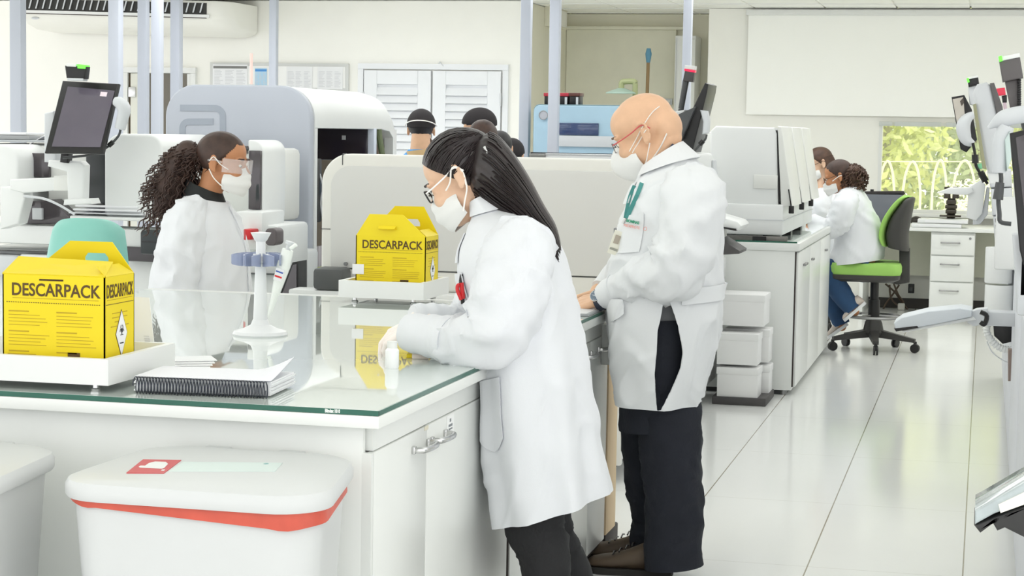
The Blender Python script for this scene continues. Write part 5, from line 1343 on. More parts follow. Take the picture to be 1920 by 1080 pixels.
# mask and glasses
mk = maskshell(HT @ Matrix.Translation((.001, 0, .004)), 'flat').build('mask', MASKM, wo, 80, mods=SOLM)
B = bvh(wbody)
for s in (-1, 1):
    e = lambda x, y, z: HT @ Vector((x, y * -s, z))
    MB().tube(smoothpath([e(.045, .066, -.012), e(.02, .079, .0), e(-.004, .086, .028), e(-.022, .088, .02), e(-.026, .088, -.002), e(-.016, .086, -.03)], 20), .0022, 8).build('ear_loop', STRAP, wo)
    MB().tube(smoothpath([e(.03, .072, -.085), e(.012, .078, -.065), e(-.012, .084, -.04), e(-.022, .087, -.016)], 14), .0022, 8).build('ear_loop', STRAP, wo)
gs_ = MB(); 
def glasses(par, T, fm, tm, r=(.021, .017), rim=.0014, lens=LENS, zc=.002, xc=.107):
    for s in (1, -1):
        c = Vector((xc, .033 * s, zc)); pts = []
        for k in range(29):
            a = 2 * PI * k / 28; q = 2.6
            pts.append(T @ (c + Vector((-.004 * abs(math.cos(a)), r[0] * math.copysign(abs(math.cos(a)) ** (2 / q), math.cos(a)), r[1] * math.copysign(abs(math.sin(a)) ** (2 / q), math.sin(a))))))
        fr = MB().tube(pts, rim, 8).build('rim', fm, par)
        l = MB(); l.add([T @ c] + pts[:-1], [(0, 1 + k, 1 + (k + 1) % 28) for k in range(28)]).build('lens', lens, fr)
        MB().tube(smoothpath([T @ Vector((xc - .006, .054 * s, zc + .008)), T @ Vector((.07, .07 * s, .012)), T @ Vector((.03, .078 * s, .018)), T @ Vector((-.01, .086 * s, .026)), T @ Vector((-.03, .087 * s, .006))], 18), [.0022] * 18, 8).build('temple', tm, par)
    MB().tube(smoothpath([T @ Vector((xc, .013 * s, zc + .004)) for s in (1, .3, -.3, -1)], 8), rim, 8).build('bridge', fm, par)
gt = thing('spectacles', HT @ Vector((.1, 0, 0)), 'black rimmed spectacles with white temples on the bowed person', 'glasses')
glasses(gt, HT, BLACK, mat('white_temple', (240, 238, 236), .3), (.023, .017), .0024)
# hair: cap, swept sides and long tail
def keepw(p): return p.z > .035 + (p.x - .035) * 1.35 or (p.x < -.012 and p.z > -.055 - p.x * .2) or (p.x < .03 and p.z > .03)
hc = haircap(HT, 1, keepw, 3, .0022).build('hair', HAIRB, wo, 80)
secs = [((884, 248), (868, 345), .078), ((925, 252), (890, 372), .085), ((958, 285), (925, 398), .085), ((990, 333), (965, 420), .075), ((1018, 385), (1000, 445), .06), ((1040, 422), (1028, 468), .045), ((1050, 458), (1044, 490), .02)]
def hairpt(u, a):
    T_ = [Vector((t[0], t[1], 0)) for t, q, w in secs]; Q_ = [Vector((q[0], q[1], 0)) for t, q, w in secs]; D_ = [Vector((w, 0, 0)) for t, q, w in secs]
    t, q, w = crom(T_, u), crom(Q_, u), crom(D_, u).x
    c = (t + q) / 2; h = (t - q) / 2
    m_ = math.copysign(abs(math.cos(a)) ** .8, math.cos(a)); n_ = math.copysign(abs(math.sin(a)) ** .8, math.sin(a))
    return W(c.x + h.x * m_, c.y + h.y * m_, -.03 * u - w * n_)
hm = MB(); rg = []
for i in range(41):
    u = i / 40; r = []
    for k in range(90):
        a = 2 * PI * k / 90; p = hairpt(u, a); c = hairpt(u, 0) * .5 + hairpt(u, PI) * .5
        r.append(c + (p - c) * (.62 + .38 * sstep(0, .14, u)) * (1 + .05 * noise.noise(Vector((a * 5, u * 1.2, 2))) + .05 * noise.noise(Vector((a * 14, u * .8, 5)))))
    rg.append(r)
hm.loft(rg).build('long_hair', HAIRB, wo, 80)
sd = MB(); rr = random.Random(5)
for k in range(170):
    a = rr.uniform(0, 2 * PI); u0 = rr.uniform(.12, .34); u1 = rr.uniform(.85, 1.05); ph = rr.uniform(-.12, .12)
    pts = [hairpt(min(1, u0 + (u1 - u0) * t / 12), a + ph * t / 12) for t in range(13)]
    pts = [p + (p - (hairpt(min(1, u0 + (u1 - u0) * t / 12), a) * .5 + hairpt(min(1, u0 + (u1 - u0) * t / 12), a + PI) * .5)) * .035 for t, p in enumerate(pts)]
    if u1 > .97: pts.append(pts[-1] + (pts[-1] - pts[-3]) * rr.uniform(.1, .45))
    sd.tube(smoothpath(pts, 20), [.0036] * 17 + [.003, .002, .0008], 6, flat=.6)
o = sd.build('hair_strands', HAIRB, wo, 80); o['kind'] = 'stuff'
sd = MB()
def onell(x, z, sgn, e=1.0):
    q = 1 - ((x + .012) / .1055) ** 2 - ((z - .043) / .0915) ** 2
    return Vector((x, sgn * .0845 * math.sqrt(max(q, .0)), z)) if q > 0 else Vector((-.012, 0, .043)) + Vector((x + .012, 0, z - .043)) / math.sqrt(1 - q)
for k in range(130):    # strands combed from brow and temple to the back of the crown
    t_ = (k // 2) / 64; sg = 1 if k % 2 else -1; x_, z_ = (.012 + .066 * ((t_ - .35) / .65) ** .8, .012 + .078 * (t_ - .35) / .65) if t_ > .35 else (-.038 + .05 * t_ / .35, -.03 + .05 * t_ / .35)
    p0 = onell(x_, z_ + .006, sg); pts = []; end = Vector((-.112, sg * .03, .035 + .05 * rr.random()))
    for t in range(10):
        f = t / 9; q = p0.lerp(end, f); d = q - Vector((-.012, 0, .043)); d += Vector((0, 0, .03 * t_ * math.sin(PI * f)))
        e_ = Vector((d.x / .1058, d.y / .0848, d.z / .0918)).length; pts.append(HT @ (Vector((-.012, 0, .043)) + d / max(e_, .05)))
    sd.tube(pts, .0042, 6, flat=.5)
o = sd.build('combed_strands', HAIRB, wo, 80); o['kind'] = 'stuff'
MB().tube([W(908, 275, -.085), W(915, 287, -.087)], .004, 8).build('hair_clip', CHROME, wo)
# pens in the chest pocket
pk = W(863, 545, -.13)
pn = thing('pen', pk, 'black pen standing in the chest pocket of the bowed person', 'pen', 'pens in the chest pocket')
MB().tube([W(868, 570, -.14), W(864, 528, -.14)], .0055, 10).build('barrel', BLACK, pn)
MB().tube([W(864, 528, -.14), W(865, 514, -.14)], [.0055, .004], 10).build('cap', BLACK, pn)
pn = thing('pen', pk, 'red pen clipped over the chest pocket of the bowed person', 'pen', 'pens in the chest pocket')
MB().tube(smoothpath([W(861, 534, -.15), W(858, 536, -.152), W(858, 545, -.152), W(865, 562, -.15)], 10), .005, 10).build('clip', RED, pn)
MB().tube([W(865, 530, -.146), W(868, 560, -.144)], .006, 10).build('barrel', RED, pn)

# ------------------------------------------------------------------ 2. bald man
WY2 = 6.45
def X(px, py, dy=0.): return aty(px, py, WY2 + dy)
base = X(1240, 1070); ma = thing('person', (base.x, WY2, 0), 'bald person in white lab coat and respirator standing at the far island end', 'person')
MT = headM(X(1213, 252), PI, math.radians(26), 0, 1.1)
b = MB(); head(b, MT, cdx=.008, cw=1.02)
b.ell(MT @ Vector((-.06, 0, .0)), (.055, .066, .06), R3(MT))
b.capsules([(MT @ Vector((-.045, 0, -.03)), .062), (X(1235, 300), .066), (X(1262, 345), .075)])
b.capsules([(X(1262, 365), .11), (X(1255, 450), .13), (X(1245, 540), .13), (X(1250, 620), .13)])
sh = X(1290, 372, -.19); el = X(1262, 500, -.25); wr_ = X(1126, 560, -.12); sh2 = X(1262, 372, .19); el2 = X(1215, 500, .22); wr2 = X(1122, 548, .1)
b.capsules([(X(1270, 370), .09), (sh, .06), (el, .046), (wr_, .031)]); b.capsules([(X(1262, 370), .09), (sh2, .06), (el2, .046), (wr2, .031)])
hand(b, dirM(X(1132, 560, -.12), X(1080, 572, -.08) - X(1132, 560, -.12), (-.15, -.5, .85)), -1, (.3, .32, .36, .4), .1, .3, 1.05)
hand(b, dirM(X(1124, 548, .1), X(1075, 562, .04) - X(1124, 548, .1), (-.1, .2, .95)), 1, (.3, .32, .36, .4), .1, .3, 1.05)
for dy in (-.1, .1): b.capsules([(X(1240, 650, dy), .09), (X(1256 if dy < 0 else 1215, 860, dy), .06), (Vector((X(1262 if dy < 0 else 1225, 980).x, WY2 + dy, .08)), .042)])
mbody = b.build('body', SK_M, ma, 60, mods=RM(.005, 4))
eyes(mbody, MT); brows(ma, MT, mat('grey_brow', (120, 100, 86), .7))
st = [(X(1160, 745), X(1316, 752), .275, 2.5), (X(1156, 715), X(1322, 722), .27, 2.5), (X(1152, 680), X(1332, 690), .265, 2.5), (X(1147, 635), X(1343, 640), .26, 2.5), (X(1143, 590), X(1350, 590), .255, 2.5),
      (X(1141, 545), X(1350, 535), .25, 2.5), (X(1147, 490), X(1353, 475), .25, 2.5), (X(1160, 440), X(1352, 420), .25, 2.5), (X(1172, 395), X(1342, 370), .245, 2.4), (X(1184, 360), X(1322, 325), .21, 2.3), (X(1196, 335), X(1295, 288), .13, 2.1), (X(1204, 322), X(1276, 272), .085, 2.0)]
# slit: near side opening, from hem to hip (theta measured from the front; near side = +90 deg)
NST = len(st) - 1
def vofpy(py):
    ys = [745, 718, 685, 637, 590, 540, 482, 430]
    for i in range(len(ys) - 1):
        if ys[i] >= py >= ys[i + 1]: return (i + (ys[i] - py) / (ys[i] - ys[i + 1])) / NST
    return 0
LS = [(v, l) for v, l in ((748, 1270), (729, 1266), (687, 1259), (607, 1258), (560, 1265), (536, 1270))]
RS = [(748, 1273), (714, 1293), (672, 1306), (646, 1306), (595, 1288), (560, 1277), (536, 1270)]
def itp(tab, y):
    if y >= tab[0][0]: return tab[0][1]
    for (a, b2), (c, d) in zip(tab[:-1], tab[1:]):
        if a >= y >= c: return b2 + (d - b2) * (a - y) / (a - c)
    return None
TH0 = PI / 2 + .18
def slitw(v):
    vs = [vofpy(y) for y in range(748, 530, -2)]
    ys = list(range(748, 530, -2))
    if v > vs[-1]: return (0, 0)
    y = min(zip(vs, ys), key=lambda t: abs(t[0] - v))[1]
    l, r = itp(LS, y), itp(RS, y)
    if l is None or r is None: return (0, 0)
    c = 1270; k = .0102      # radians per pixel near the side
    if y > 742: return (0, 0)
    return ((r - c) * k, (l - c) * k)      # increasing theta goes towards the back (right in the picture)
gm2 = Garment(st, (0, -1, 0), 9, .01, 6, .0075, slit=(TH0, 0, .45, slitw))
mcoat = gm2.mesh(140, 120).build('lab_coat', COATB, ma, 70, mods=SOL)
sm, P, Rr = sleeve([X(1300, 345, -.14), X(1298, 380, -.21), X(1288, 450, -.255), X(1262, 508, -.26), X(1210, 520, -.22), X(1170, 538, -.17), X(1132, 556, -.125)], [.085, .105, .1, .092, .072, .058, .043], 12, .01)
sm.build('sleeve', COATB, mcoat, 70); cuff(P, Rr, .88, .99, .003).build('cuff', COATB, mcoat, 60)
sm, P2, R2 = sleeve([X(1262, 350, .12), X(1245, 390, .2), X(1222, 450, .24), X(1190, 500, .22), X(1160, 520, .17), X(1128, 546, .1)], [.08, .09, .085, .075, .062, .043], 15, .008)
sm.build('sleeve', COATB, mcoat, 70)
# collar with notched lapel, pocket, belt at the back
rg = []
for k in range(33):
    a = -2.3 + 4.6 * k / 32; th = PI + a; c0 = gm2.S(th, .985, .002); c1 = gm2.S(th, .9 - .02 * math.cos(a), .012)
    t_ = (c0 - crom(gm2.C, .985)).normalized()
    rg.append([c0 + Z * .008, c1, c1 + t_ * .005, c0 + Z * .014 + t_ * .004])
MB().loft(rg).build('collar', COATB, mcoat, 60)
gm2.patch(.25, .85, .76, .87, .006, .011).build('lapel', COATB, mcoat, 60)
gm2.patch(.85, 1.35, .58, .71, .0015, .004).build('chest_pocket', COATB, mcoat, 60)
gm2.patch(.5, 1.15, .36, .44, .003, .006, round_=.03).build('hip_pocket', COATB, mcoat, 60)
gm2.patch(2.0, 4.2, .415, .462, .005, .012).build('back_belt', COATB, mcoat, 60)
t = MB()
c = gm2.S(1.12, .672, .006); 
ex_ = (gm2.S(1.28, .672) - gm2.S(.96, .672)).normalized(); up_ = (gm2.S(1.12, .71) - gm2.S(1.12, .63)).normalized(); nz = ex_.cross(up_).normalized()
if nz.dot(CP - c) < 0: nz = -nz
TX = mat('green_embroidery', (60, 150, 118), .7); TP = mat('pale_red_embroidery', (226, 160, 150), .7)
xx = up_.cross(nz)
textmb('BIOMINAS', .013, basis(c + up_ * .01 + nz * .004, xx, up_, nz), .0006, sx=.9, bold=.0004).build('green_lettering', TX, mcoat, 0)
textmb('MEDIPROTE', .013, basis(c - up_ * .006 + nz * .004, xx, up_, nz), .0006, sx=.95).build('red_lettering', TP, mcoat, 0)
MB().tube([c + nz * .005 + xx * (.055 + .006 * math.cos(2 * PI * k / 12)) + up_ * (-.004 + .006 * math.sin(2 * PI * k / 12)) for k in range(13)], .001, 6).build('round_mark', TP, mcoat)
# shirt and trousers
shirt = MB().loft([[X(1245, y, 0) + Vector((.17 * math.cos(a), .2 * math.sin(a), 0)) for a in [2 * PI * k / 40 for k in range(40)]] for y in (640, 600, 560, 520, 480, 430)])
shirt.build('grey_shirt', mat('grey_shirt', (120, 122, 124), .8, bump=.1), ma, 60)
q = [X(1205, 345, -.03), X(1232, 345, -.06), X(1268, 290, -.05), X(1276, 276, 0), X(1262, 270, .05), X(1206, 325, .05)]
MB().loft([[p + Z * .0 for p in q], [p + (X(1236, 318) - p) * -.02 + Z * .012 for p in q]]).build('navy_undershirt', mat('navy_tee', (48, 56, 78), .8), ma, 60)
MB().prism([X(1200, 322, -.05), X(1216, 318, -.06), X(1206, 352, -.055), X(1196, 350, -.04)], (0, .02, 0), .004).build('shirt_front', mat('olive_shirt', (112, 112, 98), .8), ma, 60)
hp = Garment([(X(1168, 800), X(1302, 800), .19, 2.4), (X(1168, 740), X(1304, 740), .205, 2.4), (X(1168, 680), X(1312, 680), .215, 2.4), (X(1172, 620), X(1318, 620), .21, 2.3), (X(1178, 592), X(1316, 592), .205, 2.3)], (0, -1, 0), 3, 0, 5, .004)
tr = MB(); tr.join(hp.mesh(60, 30))
leg(tr, [X(1250, 700, -.09), X(1255, 780, -.1), X(1258, 860, -.1), X(1262, 920, -.1), X(1264, 980, -.1), X(1262, 1035, -.1), X(1264, 1062, -.1)], [.105, .108, .1, .096, .094, .098, .1], 21, .012, M=80)
leg(tr, [X(1215, 700, .09), X(1213, 780, .09), X(1214, 850, .09), X(1220, 920, .09), X(1226, 975, .09), X(1222, 1010, .09), X(1228, 1040, .09)], [.1, .095, .085, .078, .07, .078, .07], 25, .011, M=80)
tr.build('trousers', DENIM, ma, 70)
for (hx, tx, dy) in ((1262, 1128, -.06), (1236, 1178, .12)):
    u = MB(); s = MB(); y_ = WY2 + dy
    hA = Vector((X(hx, 1075).x, y_, 0)); hB = Vector((X(tx, 1075).x, y_, 0))
    if (hA - hB).length < .27: hB = hA + (hB - hA).normalized() * .29
    shoe(u, s, hA, hB, .052, .1); so_ = u.build('shoe', SHOEB, ma, 60); s.build('sole', SOLE, so_, 40)
    t = MB(); dd = (hB - hA).normalized()
    for k in range(4): 
        c = hA + dd * (.13 + .022 * k) + Z * (.1 - .011 * k); t.tube([c + Vector((0, -.03, 0)), c + Vector((0, 0, .006)), c + Vector((0, .03, 0))], .003, 6)
    t.build('laces', BLACK, so_)
# respirator, straps, glasses
mk = maskshell(MT @ Matrix.Translation((.004, 0, .004)), 'cup').build('respirator', MASKM, ma, 80, mods=SOLM)
B2 = bvh(mbody); fy = WY2 - .09
strap(B2, [(1180, 284), (1192, 262), (1206, 236), (1222, 212), (1236, 200)], .0035, fy).build('head_strap', STRAP, ma)
strap(B2, [(1186, 286), (1200, 262), (1210, 246), (1216, 240)], .0035, fy).build('head_strap', STRAP, ma)
strap(B2, [(1206, 318), (1222, 300), (1238, 276), (1250, 250)], .0035, fy).build('neck_strap', STRAP, ma)
strap(B2, [(1206, 316), (1213, 300), (1219, 268)], .003, fy).build('neck_strap', STRAP, ma)
gt = thing('spectacles', MT @ Vector((.1, 0, 0)), 'thin framed spectacles with red temples on the bald person', 'glasses')
glasses(gt, MT, mat('dark_rim', (96, 84, 80), .3, .5), mat('red_temple', (196, 84, 84), .4), (.021, .015), .0013)
P_ = smoothpath([onb(B2, x, y, .012, fy) for x, y in ((1259, 270), (1246, 290), (1232, 312), (1219, 334), (1208, 352))], 20)
MB().tube(P_, [.007 + .007 * k / 19 for k in range(20)], 8, flat=.6).build('navy_neckband', mat('navy_tee', (48, 56, 78), .8), ma, 60)
# watch
wv = X(1127, 561, -.12); ax = (X(1080, 572, -.08) - X(1140, 557, -.12)).normalized()
wt_ = thing('wrist_watch', wv, 'steel wrist watch with dark strap on the wrist of the bald person', 'watch')
v_ = ax.cross(Z).normalized(); u_ = v_.cross(ax).normalized()
def wr(a, rad): return wv + (v_ * math.cos(a) + u_ * math.sin(a)) * rad
sb = MB(); rg = []
for k in range(37):
    a = 2 * PI * k / 36; rg.append([wr(a, .0345) - ax * .011, wr(a, .0345) + ax * .011, wr(a, .0385) + ax * .011, wr(a, .0385) - ax * .011])
sb.loft(rg, False, False).build('strap', mat('dark_watch_strap', (46, 52, 66), .5), wt_, 40)
nf = (CP - wv).normalized(); nf = (nf + Z * .35 - ax * nf.dot(ax)).normalized(); fc_ = wv + nf * .0385
MB().cyl(fc_ - nf * .004, fc_ + nf * .007, .021, .0195, 28).build('case', CHROME, wt_)
dl = MB().cyl(fc_ + nf * .007, fc_ + nf * .0076, .0172, n=28).build('dial', mat('blue_grey_dial', (104, 118, 132), .2), wt_)
t = MB(); s1 = ax.cross(nf).normalized()
for k in range(12):
    a = 2 * PI * k / 12; c = fc_ + nf * .008 + (ax * math.cos(a) + s1 * math.sin(a)) * .0135; t.ell(c, .0012, nu=6, nv=4)
t.tube([fc_ + nf * .0085, fc_ + nf * .0085 + ax * .009 + s1 * .004], .0008, 6).tube([fc_ + nf * .0085, fc_ + nf * .0085 - ax * .004 + s1 * .009], .0008, 6)
t.build('dial_marks', PAPER, wt_)
# lanyard with badge
Bc = bvh(mcoat)
LAN = mat('teal_lanyard', (70, 140, 136), .6)
ly = thing('lanyard_badge', X(1160, 450, -.15), 'teal lanyard with identity badge hanging on the bald person chest', 'badge')
def lanyard(pts, w=.007):
    P = smoothpath([onb(Bc, x, y, .006, WY2 - .2) for x, y in pts], 18); m = MB(); rg = []
    for i, p in enumerate(P):
        t = (P[min(i + 1, 17)] - P[max(i - 1, 0)]).normalized(); n = (CP - p).normalized(); s_ = t.cross(n).normalized()
        rg.append([p - s_ * w, p + s_ * w, p + s_ * w + n * .002, p - s_ * w + n * .002])
    return m.loft(rg)
lanyard([(1205, 345), (1196, 365), (1186, 390), (1177, 410)]).build('strap', LAN, ly, 0)
lanyard([(1192, 350), (1184, 370), (1178, 395), (1175, 410)], .006).build('strap', LAN, ly, 0)
p0, p1, p2 = onb(Bc, 1176, 410, .008, WY2 - .2), onb(Bc, 1171, 420, .009, WY2 - .2), onb(Bc, 1161, 456, .012, WY2 - .2)
MB().tube([p0, p1], .004, 8).build('clip', CHROME, ly)
nn = (CP - p2).normalized(); uu = (p1 - p2).normalized(); ss = uu.cross(nn).normalized()
bg_ = MB().obox(basis(p2 + nn * .006, ss, uu, nn), .034, .085, .003, .001).build('badge', mat('badge_card', (226, 224, 210), .3), ly, 0)
MB().obox(basis(p2 + nn * .009 + uu * .012, ss, uu, nn), .018, .03, .001).build('photo', mat('badge_photo', (170, 160, 146), .5), bg_, 0)
MB().obox(basis(p2 + nn * .009 - uu * .024, ss, uu, nn), .026, .008, .001).build('name_bar', mat('badge_bar', (150, 150, 140), .5), bg_, 0)

# ------------------------------------------------------------------ 3. ponytailed worker walking behind the island
WY3 = 7.15
def Q(px, py, dy=0.): return aty(px, py, WY3 + dy)
base = Q(380, 600); wk = thing('person', (base.x, WY3, 0), 'curly ponytailed person in white coat and clear goggles walking behind the bench', 'person')
KT = headM(Q(418, 308), 0, math.radians(6), 0, .98)
b = MB(); head(b, KT)
b.capsules([(KT @ Vector((-.03, 0, -.03)), .05), (KT @ Vector((-.04, 0, -.1)), .05), (Q(380, 385), .065)])
b.capsules([(Q(375, 410), .1), (Q(375, 520), .12), (Q(378, 640), .12)])
b.capsules([(Q(372, 400), .08), (Q(340, 425, -.17), .055), (Q(325, 540, -.22), .045), (Q(365, 640, -.2), .035)]); b.capsules([(Q(375, 400), .08), (Q(390, 425, .17), .055), (Q(395, 540, .22), .045), (Q(430, 620, .2), .035)])
hand(b, dirM(Q(365, 640, -.2), (.6, 0, -.8), (-.5, -.6, -.3)), 1, (.4, .4, .45, .5))
hand(b, dirM(Q(430, 620, .2), (.6, 0, -.8), (-.5, .6, -.3)), -1, (.4, .4, .45, .5))
for dx, dy in ((-.16, -.09), (.2, .09)): b.capsules([(Q(378, 660, dy), .1), (Vector((base.x + dx * .5, WY3 + dy, .48)), .065), (Vector((base.x + dx, WY3 + dy, .09)), .045)])
kb_ = b.build('body', SK_T, wk, 60, mods=RM(.006, 4))
eyes(kb_, KT); brows(wk, KT, HAIRN)
zlow = .62
st = [(Vector((base.x + .26, WY3, .42)), Vector((base.x - .25, WY3, .42)), .27, 2.3), (Q(475, 760), Q(282, 760), .26, 2.3), (Q(470, 690), Q(284, 690), .25, 2.3), (Q(466, 620), Q(288, 620), .24, 2.3), (Q(462, 550), Q(296, 555), .23, 2.4), (Q(456, 490), Q(304, 495), .225, 2.4), (Q(447, 440), Q(318, 440), .205, 2.3), (Q(437, 410), Q(330, 402), .185, 2.2), (Q(430, 392), Q(342, 378), .13, 2.1), (Q(424, 380), Q(352, 362), .09, 2.0)]
g3 = Garment(st, (0, -1, 0), 14, .01, 6, .0065)
kc = g3.mesh(90, 70).build('lab_coat', COAT, wk, 70, mods=SOL)
sm, P, Rr = sleeve([Q(362, 388, -.1), Q(350, 420, -.17), Q(338, 480, -.21), Q(332, 550, -.225), Q(346, 610, -.22), Q(366, 640, -.19)], [.06, .082, .082, .074, .062, .05], 31, .009)
sm.build('sleeve', COAT, kc, 70)
sm, P, Rr = sleeve([Q(380, 385, .12), Q(388, 420, .19), Q(394, 480, .225), Q(398, 550, .24), Q(415, 600, .22), Q(430, 625, .2)], [.075, .095, .09, .08, .066, .052], 33, .008)
sm.build('sleeve', COAT, kc, 70)
# black collar of the shirt below
rg = []
for k in range(33):
    a = 2 * PI * k / 32; c = Q(388, 366); d = Vector((.1 * math.cos(a), .088 * math.sin(a), -.03 * math.cos(a)))
    f = .5 + .5 * math.cos(a)
    lo = c + d * (1 - .12 * f) + Vector((.0, 0, -.05 - .01 * f)); hi = c + d * .72 + Vector((-.01, 0, .045 - .015 * f))
    rg.append([lo, lo + (hi - lo) * .5 + d * .06, hi, hi - d * .1])
MB().loft(rg, False, False).build('black_collar', mat('black_jersey', (38, 40, 40), .8), wk, 60)
MB().tube(smoothpath([g3.S(-.05, v, .003) for v in (.92, .8, .6, .4, .2)], 20), .004, 6).build('placket', COAT, kc)
MB().obox(basis(Q(459, 440, -.12), (.5, -.85, 0), (0, 0, 1), (-.85, -.5, 0)), .03, .04, .004).build('red_badge', mat('red_badge', (196, 60, 62), .5), wk, 0)
tr = MB()
for dx, dy in ((-.16, -.09), (.2, .09)): leg(tr, [Q(378, 660, dy), Vector((base.x + dx * .3, WY3 + dy, .6)), Vector((base.x + dx * .6, WY3 + dy, .38)), Vector((base.x + dx, WY3 + dy, .08))], [.11, .09, .075, .065], 41, .006)
tr.build('trousers', BLKFAB, wk, 70)
for dx, dy in ((-.16, -.09), (.2, .09)):
    u = MB(); s = MB(); shoe(u, s, (base.x + dx - .07, WY3 + dy, 0), (base.x + dx + .18, WY3 + dy, 0), .045, .08); so_ = u.build('shoe', WHITE, wk, 60); s.build('sole', SOLE, so_, 40)
maskshell(KT @ Matrix.Translation((.002, 0, .0)), 'flat').build('mask', MASKM, wk, 80, mods=SOLM)
for s in (-1, 1):
    e = lambda x, y, z: KT @ Vector((x, y * s, z))
    MB().tube(smoothpath([e(.05, .062, -.014), e(.02, .078, .004), e(-.006, .087, .03), e(-.024, .088, .012)], 14), .0022, 8).build('ear_loop', STRAP, wk)
    MB().tube(smoothpath([e(.035, .068, -.085), e(.0, .08, -.055), e(-.022, .087, -.02)], 14), .0022, 8).build('ear_loop', STRAP, wk)
go = thing('goggles', KT @ Vector((.1, 0, 0)), 'clear plastic safety goggles on the ponytailed person', 'goggles')
rg = []
for i in range(25):
    az = -1.35 + 2.7 * i / 24; rx = .118; rg.append([KT @ Vector((.0 + rx * math.cos(az) + .006, .088 * math.sin(az), zz)) for zz in (-.026, -.01, .01, .03)])
MB().loft(rg, False, False, closed=False).build('shield', GOGG, go, 80, mods=[('SOLIDIFY', dict(thickness=.002))])
for s in (-1, 1): MB().tube([KT @ Vector((.03, .086 * s, .012)), KT @ Vector((.0, .089 * s, .02)), KT @ Vector((-.03, .088 * s, .014))], .004, 8).build('temple', GOGG, go)
def keepk(p): return p.z > .052 + (p.x - .05) * 1.1 or (p.x < -.015 and p.z > -.06 - p.x * .2) or (p.x < .02 and p.z > .035)
haircap(KT, 1, keepk, 8, .0015).build('hair', HAIRN, wk, 80)
rr = random.Random(11)
pc_ = [(378, 290, .05), (352, 288, .085), (330, 315, .11), (318, 350, .115), (310, 385, .085)]
core = MB()
for x, y, r in pc_: core.ell(Q(x, y, -.01), (r * .62, r * .6, r * .66), nu=18, nv=12)
core.build('ponytail_core', HAIRN, wk, 80, mods=RM(.012, 4))
cu = MB()
for k in range(420):
    f = rr.random(); i = min(3, int(f * 4)); t = f * 4 - i
    x = pc_[i][0] + (pc_[i + 1][0] - pc_[i][0]) * t; y = pc_[i][1] + (pc_[i + 1][1] - pc_[i][1]) * t; r = pc_[i][2] + (pc_[i + 1][2] - pc_[i][2]) * t
    d = Vector((rr.gauss(0, 1), rr.gauss(0, 1), rr.gauss(0, 1))).normalized(); c = Q(x, y, -.01) + Vector((d.x * r * .6, d.y * r * .6, d.z * r * .65))
    g = (d * .3 + Vector((-.25, 0, -.8))).normalized(); s_ = g.orthogonal().normalized(); v2 = g.cross(s_); ph = rr.uniform(0, 6); ln = rr.uniform(.05, .11); rad = rr.uniform(.004, .008)
    cu.tube([c + g * (ln * q / 14) + d * (.02 * q / 14) + (s_ * math.cos(ph + q * 1.1) + v2 * math.sin(ph + q * 1.1)) * rad for q in range(15)], [.0026] * 12 + [.002, .0015, .0008], 5)
o = cu.build('curls', HAIRN, wk, 80); o['kind'] = 'stuff'
MB().tube([Q(383, 280, .03), Q(376, 290, -.03), Q(380, 300, .03)], .008, 8).build('hair_tie', BLACK, wk)

# ------------------------------------------------------------------ 4. seated pair at the far cabinet
def far_head(b, T): head(b, T)
WY4 = 13.72
def S4(px, py, dy=0.): return aty(px, py, WY4 + dy)
base = S4(1610, 560); sa = thing('person', (base.x, WY4, 0), 'person in white coat and jeans sitting on the lime green swivel chair', 'person')
AT = headM(S4(1572, 333), PI + .12, math.radians(14), 0, .96)
b = MB(); head(b, AT)
b.capsules([(AT @ Vector((-.03, 0, -.03)), .05), (AT @ Vector((-.04, 0, -.1)), .05), (S4(1595, 378), .065)])
b.capsules([(S4(1598, 385), .08), (S4(1610, 430), .11), (S4(1618, 478), .1)])
b.capsules([(S4(1598, 380), .07), (S4(1588, 385, -.16), .05), (S4(1550, 430, -.2), .04), (S4(1522, 412, -.1), .03)]); b.capsules([(S4(1598, 380), .07), (S4(1588, 385, .16), .05), (S4(1555, 430, .2), .04), (S4(1520, 412, .1), .03)])
hand(b, dirM(S4(1522, 412, -.1), (-.9, .1, -.15), (0, -.2, .95)), -1); hand(b, dirM(S4(1520, 412, .1), (-.9, .1, -.15), (0, .2, .95)), 1)
b.capsules([(S4(1618, 486, -.08), .07), (S4(1584, 502, -.1), .06), (S4(1563, 516, -.1), .05), (S4(1578, 552, -.1), .042), (S4(1602, 584, -.1), .036)]); b.capsules([(S4(1618, 486, .08), .07), (S4(1574, 502, .1), .06), (S4(1553, 522, .1), .05), (S4(1562, 562, .1), .042), (S4(1578, 612, .1), .036)])
o = b.build('body', SK_T, sa, 60, mods=RM(.008, 3)); eyes(o, AT)
st = [(S4(1548, 497), S4(1655, 485), .24, 2.3), (S4(1556, 480), S4(1658, 465), .235, 2.3), (S4(1566, 450), S4(1654, 430), .21, 2.3), (S4(1564, 415), S4(1638, 395), .2, 2.4), (S4(1562, 385), S4(1625, 370), .19, 2.4), (S4(1570, 365), S4(1612, 352), .12, 2.1), (S4(1574, 356), S4(1606, 345), .08, 2.0)]
g4 = Garment(st, (0, -1, 0), 24, .01, 6, .008); c4 = g4.mesh(70, 50).build('lab_coat', COAT, sa, 70, mods=SOL)
sm, P, Rr = sleeve([S4(1592, 370, -.12), S4(1582, 392, -.2), S4(1568, 420, -.22), S4(1550, 428, -.2), S4(1524, 412, -.11)], [.075, .09, .08, .068, .045], 51, .008, N=24, M=40); sm.build('sleeve', COAT, c4, 70)
sm, P, Rr = sleeve([S4(1592, 370, .12), S4(1582, 392, .2), S4(1568, 420, .22), S4(1550, 428, .2), S4(1522, 412, .11)], [.075, .09, .08, .068, .045], 53, .008, N=24, M=40); sm.build('sleeve', COAT, c4, 70)
